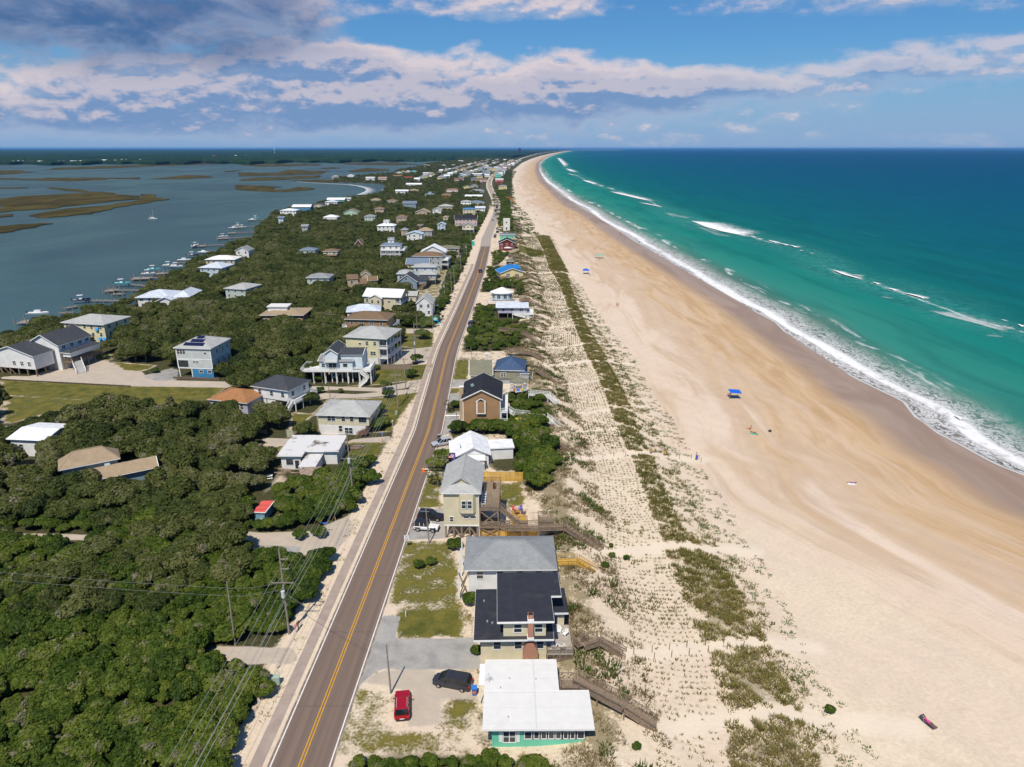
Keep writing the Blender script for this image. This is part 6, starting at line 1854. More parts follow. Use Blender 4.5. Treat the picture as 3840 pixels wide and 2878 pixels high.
def distant_town():
 """the rows of houses that follow the coast into the distance: four shapes, copied"""
 protos=[]
 cols=[('white','white'),('cream','tan'),('paleblue','palemetal'),('tan','grey'),('pink','brown'),('grey','lightgrey'),('teal','white'),('yellow','grey')]
 kinds=['gx','hip','gy','hip','gx','gy','gx','hip']
 spots=[]
 y=1480.0
 while y<6500:
  for side in (-1,1):
   depth_rows=4 if side<0 else 1
   for r in range(depth_rows):
    if rng.random()<(.30 if (r>0 and side<0) else .12):continue
    if y<2300 and side<0 and r==0 and rng.random()<.4:continue
    x=X_ROAD(y)+side*(17+r*42+rng.uniform(-6,6))
    if side>0 and y<1750:continue
    spots.append((float(x),y+rng.uniform(-8,8),r,side))
  y*=1.017
 spots.sort(key=lambda s:s[1])
 for i,(x,yy,r,side) in enumerate(spots[:215]):
  k=rng.randrange(len(cols))
  row=('roadside','second','third','sound side')[r]+' row' if side<0 else 'dune row'
  lb=f'small {cols[k][0]} house with {cols[k][1]} roof in the {row} of the distant town'
  lb=lb.replace('palemetal','metal').replace('lightgrey','light grey').replace('paleblue','pale blue')
  grp=f'{cols[k][0]} houses in the {row} of the distant town'
  pr=next((p for p in protos if p[0]==k),None)
  if pr is None:
   h=House.__new__(House)
   w,d,z=11+k%3*2.0,11.0,6.2+k%2*1.6
   h.root=thing('house',lb,'house',(x,yy,0),rng.uniform(-.2,.2),grp)
   h.over,h.fine=.5,False
   h.X0,h.X1,h.Y0,h.Y1,h.w,h.d=-w/2,w/2,-d/2,d/2,w,d
   h.block(h.X0,h.X1,h.Y0,h.Y1,-.2,z,cols[k][0],kinds[k],2.2,cols[k][1],.5)
   for o in list(h.root.children):
    if o.name.startswith(('fascia','rake')):bpy.data.objects.remove(o)
   h.auto(.3,z,'S',n=3)
   protos.append((k,h.root))
  else:
   s=rng.uniform(.75,1.15)
   dup(pr[1],lb,(x,yy,0),rng.uniform(-.25,.25),grp,(s*rng.uniform(.85,1.2),s,s*rng.uniform(.8,1.2)))
distant_town()
# ------------------------------------------------------------------ beach stairs
def boardwalk(label,fr,pts,width=1.5,mat=None,group=None,bal=True,plat=None):
 mat=mat or W_
 P=[at(fr,x,y,z) for x,y,z in pts]
 o=P[0].copy();o.z=0
 root=thing('beach_stairs',label,'beach stairs',o,0,group)
 Q=[p-o for p in P]
 for i in range(len(Q)-1):
  a,b=Q[i],Q[i+1]
  d=b-a
  if abs(d.z)>.45*1.0 and abs(d.z)/max(.1,math.hypot(d.x,d.y))>.16:
   stairs(root,a,b,width,mat)
  else:
   u=Vector((d.x,d.y,0)).normalized();s=Vector((-u.y,u.x,0));L=math.hypot(d.x,d.y)
   mb=MB();k=max(1,int(L/.16))
   for j in range(k):
    c0,c1=a+d*(j/k),a+d*((j+.9)/k)
    A,B,C,D_=c0-s*width/2,c1-s*width/2,c1+s*width/2,c0+s*width/2
    mb.quad(A,B,C,D_)
    dn=Vector((0,0,-.045))
    mb.quad(A,A+dn,B+dn,B);mb.quad(C,C+dn,D_+dn,D_)
   mb.obj('planking',mat,root,kind='stuff')
   st=MB()
   for e in (-1,1):st.beam(a+s*(e*width/2)-Vector((0,0,.16)),b+s*(e*width/2)-Vector((0,0,.16)),.06,.22)
   st.obj('stringer',mat,root)
   for e in (-1,1):railing(root,[a+s*(e*width/2),b+s*(e*width/2)],mat,1.0,bal=bal)
  u=Vector((d.x,d.y,0));L=u.length;u.normalize();s=Vector((-u.y,u.x,0))
  n=max(1,int(L/2.6))
  for j in range(n+1):
   c=a+d*(j/n)
   gz=float(hz(c.x+o.x,c.y+o.y))
   if c.z-gz>.7 and (j<n or i==len(Q)-2):
    for e in (-1,1):
     hgt=c.z-gz+.2
     MB().box(-.075,.075,-.075,.075,0,hgt).obj('support_post',mat,root,c+s*(e*(width/2-.06))+Vector((0,0,-hgt-.03)))
 if plat:
  x0,y0,x1,y1,z=plat
  a,b=at(fr,x0,y0,z)-o,at(fr,x1,y1,z)-o
  planks(root,min(a.x,b.x),max(a.x,b.x),min(a.y,b.y),max(a.y,b.y),z,mat)
  xa,xb,ya,yb_=min(a.x,b.x),max(a.x,b.x),min(a.y,b.y),max(a.y,b.y)
  railing(root,[(xb,yb_,z),(xa,yb_,z),(xa,ya,z),(xb,ya,z)],mat)
  for px in (xa+.1,xb-.1):
   for py in (ya+.1,yb_-.1):
    MB().box(px-.08,px+.08,py-.08,py+.08,-.1,z-.26).obj('support_post',mat,root)
 return root
GB='timber stairs from the houses to the beach'
boardwalk('long weathered timber stairs beside the turquoise cottage',fA,[(1290,1108,2.8),(1600,1272,2.35),(1800,1402,.35)],1.7,plat=(1190,1182,1292,1098,2.8),group=GB)
boardwalk('weathered timber stairs leaving the deck of the black roofed house',fA,[(1283,838,2.0),(1335,885,2.1),(1440,850,2.3),(1603,955,.35)],1.4,group=GB)
boardwalk('short bright yellow new timber stairs behind the grey hip roof',fA,[(1172,352,1.7),(1300,350,1.7),(1418,425,.35)],1.3,WN,GB,bal=False)
boardwalk('long timber walkway and stairs from the stilt house across the dune',fA,[(840,135,2.4),(1050,135,2.5),(1222,130,2.5),(1450,282,.35)],1.5,group=GB,plat=(1050,112,1138,62,2.7))
boardwalk('grey timber stairs emerging from the tall shrubs',fB,[(1335,742,2.0),(1445,758,2.0),(1582,855,.35)],1.5,group=GB)
boardwalk('white railed walkway with yellow and blue towels and stairs to the sand',fB,[(1048,495,3.4),(1100,528,2.4),(1338,552,2.4),(1465,650,.4)],1.4,WW,GB)
boardwalk('white railed walkway from the gazebo with brown steps at its end',fB,[(1212,368,2.8),(1365,386,2.8),(1432,448,1.0)],1.4,WW,GB)
boardwalk('brown wooden steps at the foot of the gazebo walkway',fB,[(1450,452,1.1),(1448,500,.2)],1.5,W_,GB)
boardwalk('timber stairs seaward of the dark blue hip roof',fB,[(1268,180,2.7),(1432,296,.35)],1.4,group=GB)
boardwalk('timber walkway and stairs just past the dark blue hip roof',fB,[(1040,28,2.2),(1240,58,2.2),(1335,130,.4)],1.4,group=GB)
boardwalk('timber walkway and stairs out of the dense dark thicket',fC,[(815,1322,2.2),(1035,1338,2.2),(1145,1388,2.0),(1275,1488,.4)],1.4,group=GB)
boardwalk('timber stairs beside the eight sided white house',fC,[(1055,975,2.0),(1140,985,2.0),(1290,1082,.4)],1.4,group=GB)
boardwalk('timber walkway past the brown pavilion to the sand',fC,[(935,468,2.0),(1085,505,2.0),(1145,562,.4)],1.4,group=GB,bal=False)
boardwalk('timber walkway from the road to the brown pavilion',fC,[(770,600,1.5),(890,592,1.6)],1.4,group=GB,bal=False)
boardwalk('timber stairs below the bright blue roof',fC,[(1080,605,2.4),(1165,655,.5)],1.4,group=GB,bal=False)
boardwalk('timber stairs at the foot of the white observation tower',fC,[(965,105,2.4),(1030,130,2.4),(1085,178,.4)],1.4,group=GB,bal=False)
boardwalk('timber stairs at the road end of the dune past the tower',fZ7,[(1320,720,2.2),(1395,775,.4)],1.4,group=GB,bal=False)
boardwalk('timber stairs with an orange stain far along the dune',fZ7,[(1250,630,2.2),(1300,640,2.2),(1360,690,.4)],1.4,M('orange wood',(.55,.22,.06),.8,.2),GB,bal=False)
for k,(x,nm,c) in enumerate(((1125,'yellow',(.75,.52,.06)),(1235,'yellow',(.75,.52,.06)),(1290,'blue',(.12,.30,.65)))):
 p=at(fB,x,556,2.9)
 o=MB().box(-.75,.75,-.03,.03,-.35,.35).obj('beach_towel',M(nm+' towel',c,.9,.1),None,(p.x,p.y-.78,p.z))
 tag(o,f'{nm} beach towel on the white walkway rail'+(' nearest the house' if k==0 else ''),'towel','towels on the white walkway')
# ------------------------------------------------------------------ fences and yard things
def slat_fence(label,fr,a,b,mat,h=1.8,n=9,vertical=False,name='fence'):
 A,B=ground(fr,*a),ground(fr,*b)
 d=B-A;L=math.hypot(d.x,d.y)
 root=thing(name,label,'fence',(A.x,A.y,A.z),math.atan2(d.y,d.x),None)
 k=max(1,int(L/2.4))
 for i in range(k+1):link('post',post_mesh('fence_post',.12,h,mat),root,(L*i/k,.08,0))
 if vertical:
  m=int(L/.3)
  me=MB().box(0,L/m-.015,-.02,.0,.05,h-.05).mesh('board',mat)
  for i in range(m):link('board',me,root,(i*L/m,0,rng.uniform(-.02,.02)))
 else:
  me=MB().box(0,L,-.025,.0,0,(h-.1)/n-.035).mesh('slat',mat)
  for i in range(n):link('slat',me,root,(0,0,.1+i*(h-.1)/n))
 return root
slat_fence('tall yellow timber slat fence between stilt house yard and tall shrubs',fB,(858,1046),(1162,1046),WN,2.2,10)
slat_fence('yellow timber slat fence between the stilt house and grey hip roof',fB,(836,1482),(1290,1482),WN,1.6,7)
slat_fence('weathered vertical board fence beside the tall pale yellow house',fE,(842,1010),(1130,1008),WOOD(),1.8,vertical=True)
slat_fence('pale board fence panel at the end of the lawn by the bungalow',fQ,(585,448),(668,450),M('pale fence',(.40,.40,.30),.8,.15),1.6,vertical=True)
slat_fence('low pale wall fence half hidden behind dark shrubs',fQ,(90,395),(330,432),M('sandy fence',(.40,.34,.24),.8,.15),1.2,vertical=True)
slat_fence('yellow timber fence behind the white deck on posts',fE,(150,1058),(280,1065),M('yellowed wood',(.46,.34,.13),.8,.15,3,kind='wood'),1.6,vertical=True)
slat_fence('dark low timber edging along the wide pale drive',fL,(0,722),(1080,778),M('dark timber',(.10,.075,.05),.9,.2),.5,1)
def patio():
 a,b=at(fB,1072,1408,.3),at(fB,1186,1275,.3)
 root=thing('sun_deck','low yellow timber sun deck in the yard of the stilt house','deck',(a.x,a.y,0))
 planks(root,0,b.x-a.x,0,b.y-a.y,.3,WN,'y')
 cols=[('white',(.78,.77,.74)),('brown',(.22,.10,.05)),('violet',(.16,.14,.40)),('red',(.62,.13,.10))]
 protos={}
 for k,(x,y,rz,c) in enumerate([(1095,1275,.6,3),(1118,1302,2.2,1),(1140,1272,-.5,2),(1165,1300,2.6,2),(1095,1350,1.2,0),(1132,1390,2.9,0)]):
  p=at(fB,x,y,.3)
  lb=f'{cols[c][0]} garden chair on the yellow sun deck'+{2:' near its far edge',3:' at its seaward corner',4:' halfway along',5:' at its near edge'}.get(k,'')
  if c not in protos:
   protos[c]=chair_proto('garden_chair',lb,'garden chairs on the sun deck',M(cols[c][0]+' chair paint',cols[c][1],.6,.08))
   o=protos[c];o.location=p;o.rotation_euler=(0,0,rz)
  else:dup(protos[c],lb,p,rz,'garden chairs on the sun deck')
 ch=protos[0]
 x0,x1,y0,y1,zd=HS.updeck
 for k in range(5):
  p=HS.inv.inverted() @ Vector((x0+.75,y0+1.2+k*.95,zd+.01))
  dup(ch,f'white slatted chair on the stilt house deck, {("first", "second", "third", "fourth", "fifth")[k]} from the near railing',p,R(90),'white chairs in a row on the stilt house deck')
 x0,x1,y0,y1,zd=HD.deckbox
 for k,(u,v,rz) in enumerate(((.25,.72,.4),(.55,.8,-.2),(.78,.68,-.7),(.3,.2,2.7),(.6,.15,3.4))):
  p=HD.inv.inverted() @ Vector((x0+(x1-x0)*u,y0+(y1-y0)*v,zd+.01))
  dup(ch,'white slatted chair on the black roofed house deck, '+('by the wall','in the middle','by the seaward rail','turned to the road','turned to the lattice')[k],p,rz,'white chairs on the black roofed house deck')
 b=thing('bench','dark brown slatted bench at the far end of the stilt house deck','bench',HS.inv.inverted() @ Vector((HS.updeck[0]+2.4,HS.updeck[3]-2.0,HS.updeck[4]+.01)),R(90))
 bm_=M('dark bench wood',(.10,.055,.03),.7,.2)
 MB().box(-.9,.9,-.25,.25,.42,.47).obj('seat',bm_,b);MB().box(-.9,.9,.22,.27,.5,.95).obj('backrest',bm_,b)
 for s in (-.8,.8):MB().box(s-.04,s+.04,-.24,.26,0,.42).obj('leg',bm_,b)
patio()
def small_things():
 p=ground(fA,643,1195)
 b=thing('wheelie_bin','blue wheeled bin with orange side next to the dark minivan','bin',p)
 MB().loft([[(-.26,-.3,.1),(.26,-.3,.1),(.26,.3,.1),(-.26,.3,.1)],[(-.33,-.36,1.1),(.33,-.36,1.1),(.33,.36,1.1),(-.33,.36,1.1)]]).obj('body',M('bin blue',(.03,.14,.50),.5,.1),b)
 MB().box(-.35,.35,-.38,.38,1.102,1.17).obj('lid',M('bin lid blue',(.04,.20,.62),.5,.1),b)
 MB().box(-.24,.24,-.385,-.365,.45,.8).obj('panel',M('bin orange',(.65,.18,.02),.5,.1),b)
 for s in (-.3,.3):MB().cyl((s-.03,.33,.12),(s+.03,.33,.12),.12,n=10).obj('wheel',DARK(),b)
 p=ground(fB,513,720)
 b=thing('wheelie_bin','dark wheeled bin with grey lid by the silver car','bin',p)
 MB().loft([[(-.3,-.3,.1),(.3,-.3,.1),(.3,.3,.1),(-.3,.3,.1)],[(-.38,-.38,1.15),(.38,-.38,1.15),(.38,.38,1.15),(-.38,.38,1.15)]]).obj('body',DARK(),b)
 MB().box(-.4,.4,-.4,.4,1.152,1.22).obj('lid',M('grey lid',(.32,.32,.33),.5),b)
 for fr,x,y,c,nm,lb in ((fM,1706,882,(.72,.30,.30),'pink','pink mailbox on white post beside the big transformer pole'),(fM,1722,862,(.16,.07,.045),'brown','brown wooden mailbox just behind the pink mailbox'),(fM,1893,470,(.25,.25,.26),'grey','grey mailbox at the corner of the upper sandy drive'),
       (fQ,1362,1400,(.05,.05,.05),'black','black mailbox in the shrubs at the curved drive'),(fQ,1898,318,(.78,.77,.74),'white','white mailbox on a wide post in front of the hedges'),(fE,1090,1225,(.05,.05,.05),'black','black mailbox where the concrete drive meets the path')):
  p=ground(fr,x,y)
  m=thing('mailbox',lb,'mailbox',p,R(80))
  MB().box(-.06,.06,-.06,.06,0,1.05).obj('post',WW if nm in ('pink','white') else W_,m)
  n=8
  rings=[[(x_,.14*math.cos(math.pi*i/(n-1)),1.18+.14*math.sin(math.pi*i/(n-1))) for i in range(n)]+[(x_,-.14,1.06),(x_,.14,1.06)] for x_ in (-.3,.3)]
  MB().loft(rings).obj('box',M(nm+' mailbox paint',c,.5,.1),m)
  MB().box(.0,.03,.15,.17,1.15,1.42).obj('flag',M('mail flag',(.55,.03,.02),.5),m)
 g=M('cabinet green',(.36,.45,.36),.5,.08)
 b=thing('utility_cabinet','pale green utility cabinet at the edge of the thicket','cabinet',ground(fM,1595,1178),.2)
 MB().box(-.45,.45,-.35,.35,0,1.15).obj('body',g,b,bevel=.03);MB().box(-.48,.48,-.38,.38,1.152,1.22).obj('lid',g,b)
 b=thing('utility_cabinet','small green cabinet on the lawn behind the white mailbox','cabinet',ground(fQ,1945,185),.1)
 MB().box(-.3,.3,-.25,.25,0,1.0).obj('body',g,b,bevel=.03);MB().box(-.32,.32,-.27,.27,1.002,1.05).obj('lid',g,b)
 for fr,x,y,c,lb in ((fM,1600,1092,(.75,.74,.70),'white marker post beside the lowest sandy drive'),(fM,1574,1188,(.75,.74,.70),'short white marker post by the green cabinet'),(fA,207,700,(.75,.74,.70),'white standpipe at the edge of the clipped lawn'),(fQ,1185,1500,(.75,.45,.05),'yellow and white marker post in the shrubs by the curved drive'),
       (fQ,1748,525,(.75,.74,.70),'white marker post beside the flat roofed bungalow drive'),(fQ,1772,525,(.70,.28,.05),'orange topped marker post beside the flat roofed bungalow drive')):
  b=thing('marker_post',lb,'post',ground(fr,x,y))
  m_=M('marker %s'%(c,),c,.5,.08)
  MB().cyl((0,0,0),(0,0,.85),.075,n=8).obj('post',m_,b);MB().cyl((0,0,.852),(0,0,1.0),.10,.05,n=8).obj('cap',m_,b)
 def sign(label,fr,x,y,cat='sign',h=2.0):
  p=ground(fr,x,y)
  s=thing('road_sign',label,cat,p)
  MB().box(-.035,.035,-.035,.035,0,h).obj('post',METAL(),s)
  return s
 s=sign('white rectangular speed limit sign reading 35 by the jeeps',fA,214,262,'road sign',2.3)
 MB().box(-.40,.40,-.06,-.04,1.5,2.5).obj('board',M('sign white',(.80,.80,.78),.5,.03),s)
 text('SPEED',s,(0,-.065,2.28),.20,DARK());text('LIMIT',s,(0,-.065,2.08),.20,DARK());text('35',s,(0,-.065,1.58),.58,DARK())
 s=sign('grey back of a diamond shaped road sign in front of the tall pole',fQ,1538,1040,'road sign',2.2)
 MB().box(-.45,.45,.04,.055,-.45,.45,M=Matrix.Translation((0,0,2.2)) @ Matrix.Rotation(R(45),4,'Y')).obj('board',METAL(),s)
 s=sign('yellow diamond road sign on the far right verge',fC,803,165,'road sign',2.6)
 MB().box(-.5,.5,-.06,-.045,-.5,.5,M=Matrix.Translation((0,0,2.4)) @ Matrix.Rotation(R(45),4,'Y')).obj('board',M('sign yellow',(.78,.52,.02),.5,.04),s)
 s=sign('small blue street name sign at the curved sandy drive',fM,1880,312,'street sign',2.3)
 MB().box(-.55,.55,-.02,.02,2.1,2.35).obj('board',M('sign blue',(.03,.12,.55),.5,.04),s)
 s=sign('small blue street name sign in front of the flat roofed bungalow',fQ,1772,470,'street sign',1.2)
 MB().box(-.45,.45,-.02,.02,.95,1.2).obj('board',M('sign blue',(.03,.12,.55),.5,.04),s)
 s=sign('oval turquoise sign hanging from a post by the road hedge',fC,70,1290,'shop sign',4.6)
 tq=M('sign turquoise',(.04,.45,.42),.5,.05)
 MB().beam((0,0,4.4),(1.6,0,4.4),.08).obj('bracket',METAL(),s)
 MB().loft([[(1.0+1.1*math.cos(k*math.pi/8),y,3.3+.8*math.sin(k*math.pi/8)) for k in range(16)] for y in (-.05,.05)]).obj('board',tq,s)
 MB().loft([[(1.0+.75*math.cos(k*math.pi/8),y,3.3+.28*math.sin(k*math.pi/8)) for k in range(16)] for y in (-.075,-.052)]).obj('emblem',M('sign pale',(.6,.7,.68),.5,.04),s)
 s=sign('small blue panel on a post beside the oval turquoise sign',fC,125,1262,'sign',1.8)
 MB().box(-.6,.6,-.03,.03,1.4,1.8).obj('board',M('sign blue',(.03,.12,.55),.5,.04),s)
 s=sign('tall narrow white sign post next to the road beyond the oval sign',fC,162,1222,'sign',2.4)
 MB().box(-.3,.3,-.05,-.03,1.7,2.4).obj('board',M('sign white',(.80,.80,.78),.5,.03),s)
 k=thing('kiosk','small turquoise and white newspaper box on the road verge','kiosk',ground(fC,148,1272))
 MB().box(-.5,.5,-.4,.4,0,1.0).obj('body',M('sign white',(.80,.80,.78)),k);MB().box(-.55,.55,-.45,.45,1.002,1.3).obj('lid',tq,k)
 t=thing('portable_toilet','turquoise portable toilet cabin on the verge near the bend','toilet cabin',ground(fC,527,366))
 MB().box(-.9,.9,-.9,.9,.1,3.2).obj('body',M('toilet green',(.02,.50,.38),.5,.05),t,bevel=.06)
 MB().loft([[(-.95,-.95,3.205),(.95,-.95,3.205),(.95,.95,3.205),(-.95,.95,3.205)],[(-.6,-.6,3.6),(.6,-.6,3.6),(.6,.6,3.6),(-.6,.6,3.6)]]).obj('roof',M('sign pale',(.6,.7,.68)),t)
 MB().box(-.6,.6,-.93,-.902,.3,2.9).obj('door',M('toilet door',(.03,.40,.32),.5,.05),t)
 c=thing('traffic_cone','orange traffic cone on the verge before the low blue house','cone',ground(fB,392,972))
 MB().cyl((0,0,.06),(0,0,.95),.28,.05,10).obj('cone',M('cone orange',(.80,.14,.02),.6,.06),c);MB().box(-.35,.35,-.35,.35,0,.058).obj('base',M('cone orange',(.80,.14,.02)),c)
 MB().cyl((0,0,.55),(0,0,.7),.162,.120,10,caps=False).obj('stripe',TRIM(),c)
 b=thing('timber_barrier','pale timber barrier lying on the verge next to the traffic cone','barrier',ground(fB,440,966),R(4))
 MB().box(-1.8,1.8,-.12,.12,.3,.6).obj('beam',WN,b);MB().box(-1.5,-1.3,-.2,.2,0,.298).obj('leg',WN,b);MB().box(1.3,1.5,-.2,.2,0,.298).obj('leg',WN,b);MB().box(-1.2,.2,-.135,-.121,.33,.57).obj('panel',TRIM(),b)
 b=thing('beached_mast','white painted log lying in front of the tall brown house','log',ground(fB,615,545),R(3))
 MB().cyl((-1.8,0,.22),(1.8,.0,.24),.2,.17,10).obj('log',TRIM(),b)
 f=thing('flag','striped flag with blue corner on the low blue house','flag',at(fB,572,845,2.6))
 MB().cyl((0,0,-.6),(.35,-.3,.4),.03,n=6).obj('pole',TRIM(),f)
 rd,wh,bl=M('flag red',(.55,.02,.03),.7),TRIM(),M('flag blue',(.02,.04,.25),.7)
 for i in range(7):
  mb=MB();z0=-.5+i*.125
  mb.box(.36+i*.01,1.5+i*.01,-.32,-.30,z0,z0+.123);mb.obj('stripe',rd if i%2==0 else wh,f)
 MB().box(.41,.85,-.335,-.321,-.02,.375).obj('canton',bl,f)
 A,B=at(fM,1458,186,2.1),at(fM,1523,188,2.1)
 far=at(fM,1562,104,2.6)
 s=thing('shed','small shed with faded red tarpaulin roof in the thicket','shed',(A.x,A.y,0),math.atan2(B.y-A.y,B.x-A.x))
 w=(B-A).length;d=min(9.0,far.y-A.y)
 MB().box(.15,w-.1,.2,d-.2,0,2.0).obj('wall',M('shed blue',(.20,.36,.46),.7,.15),s)
 tp=MB();N=8
 for i in range(N):
  y0,y1=d*i/N,d*(i+1)/N
  z0,z1=2.1+.05*math.sin(i*2.1),2.1+.05*math.sin((i+1)*2.1)
  e0,e1=.12*math.sin(i*1.7),.12*math.sin((i+1)*1.7)
  tp.quad((e0,y0,z0),(w+.2,y0,z0+.05),(w+.2,y1,z1+.05),(e1,y1,z1));tp.quad((e1,y1,z1-.05),(w+.2,y1,z1),(w+.2,y0,z0),(e0,y0,z0-.05))
 tp.obj('tarpaulin',M('faded red tarpaulin',(.62,.10,.075),.7,.12,1.2,dirt=.0),s)
 MB().box(w+.2,w+.35,0,d,2.0,2.2).obj('edge_board',TRIM(),s);MB().box(0,w+.2,-.1,-.002,1.98,2.14).obj('edge_board',TRIM(),s)
 u=thing('tyre_planter','white painted round planter below the red tarpaulin shed','planter',at(fM,1508,222,.5))
 MB().cyl((0,0,-.5),(0,0,.1),.5,.55,12).obj('tyre',TRIM(),u);MB().cyl((0,0,.101),(0,0,.13),.3,.3,10).obj('hollow',DARK(),u)
 p=at(fQ,895,985,0)
 u=thing('garden_umbrella','eight sided wooden garden umbrella in front of the flat roofed bungalow','umbrella',p)
 wd=M('bleached wood',(.32,.24,.18),.9,.25,2,kind='wood')
 for k in range(8):
  t0,t1=k*math.pi/4,(k+1)*math.pi/4-.03
  m=MB();r=2.5
  a_,b_=(r*math.cos(t0),r*math.sin(t0),2.0),(r*math.cos(t1),r*math.sin(t1),2.0)
  m.tri(a_,b_,(0,0,2.75));m.quad((a_[0],a_[1],1.9),(b_[0],b_[1],1.9),b_,a_);m.tri((b_[0],b_[1],1.9),(a_[0],a_[1],1.9),(0,0,2.6))
  m.obj('canopy_panel',wd,u)
 MB().cyl((0,0,0),(0,0,2.6),.08,n=8).obj('pole',wd,u);MB().cyl((0,0,.7),(0,0,.76),1.0,n=12).obj('table',wd,u)
 for k,(x,y,rz) in enumerate(((1448,592,.2),(1420,608,.05))):
  p=ground(fQ,x,y)
  b=thing('rowing_boat',('grey','brown')[k]+' upturned rowing boat on the grass beside the bungalow','boat',p,rz,'upturned boats beside the bungalow')
  rings=[]
  for i in range(9):
   t=-1+2*i/8;wv=.75*math.sqrt(max(.02,1-t*t));
   rings.append([(t*2.0,wv*math.cos(a),.02+.62*(1-.3*t*t)*math.sin(a)) for a in [math.pi*j/8 for j in range(9)]])
  MB().loft(rings).obj('hull',M(('grey','brown')[k]+' hull',((.22,.20,.17),(.16,.11,.07))[k],.8,.2),b,smooth=True)
  MB().box(-1.8,1.8,-.04,.04,.5,.68).obj('keel',DARK(),b)
 b=thing('picnic_table','bleached picnic table in the clearing by the oaks','table',ground(fQ,350,985),.3)
 MB().box(-.95,.95,-.4,.4,.72,.77).obj('tabletop',TRIM(),b)
 for s_ in (-.75,.75):
  MB().box(-.95,.95,s_-.14,s_+.14,.42,.46).obj('bench_board',TRIM(),b);MB().beam((s_,-.7,0),(s_,.2,.72),.08).obj('leg',TRIM(),b);MB().beam((s_,.7,0),(s_,-.2,.719),.08).obj('leg',TRIM(),b)
 b=thing('gas_tank','dark rounded tank on the lawn beside the cream house','tank',ground(fQ,900,388),.1)
 MB().cyl((-.7,0,.45),(.7,0,.45),.4,n=12).obj('tank',DARK(),b)
 for s_ in (-.45,.45):MB().box(s_-.06,s_+.06,-.3,.3,0,.3).obj('foot',METAL(),b)
 lw=thing('log_pile','heap of bleached driftwood logs below the flat roofed bungalow','log pile',ground(fQ,560,900))
 for i in range(9):
  a=rng.uniform(-.35,.35)
  c=Vector((rng.uniform(-2.6,2.6),rng.uniform(-1,1),.14+(i%3)*.16))
  dv=Vector((math.cos(a),math.sin(a),0))*rng.uniform(.8,1.8)
  MB().cyl(c-dv,c+dv,rng.uniform(.09,.17),rng.uniform(.06,.13),7).obj('log',wd,lw)
def text(body,parent,loc,size,mat,rx=90):
 cu=bpy.data.curves.new('lettering','FONT')
 cu.body=body;cu.size=size;cu.align_x='CENTER';cu.extrude=.004
 o=bpy.data.objects.new('tmp',cu);COL.objects.link(o)
 dg=bpy.context.evaluated_depsgraph_get()
 me=bpy.data.meshes.new_from_object(o.evaluated_get(dg))
 bpy.data.objects.remove(o);bpy.data.curves.remove(cu)
 me.materials.clear();me.materials.append(mat)
 t=link('lettering',me,parent,loc)
 t.rotation_euler=(R(rx),0,0)
 return t
small_things()
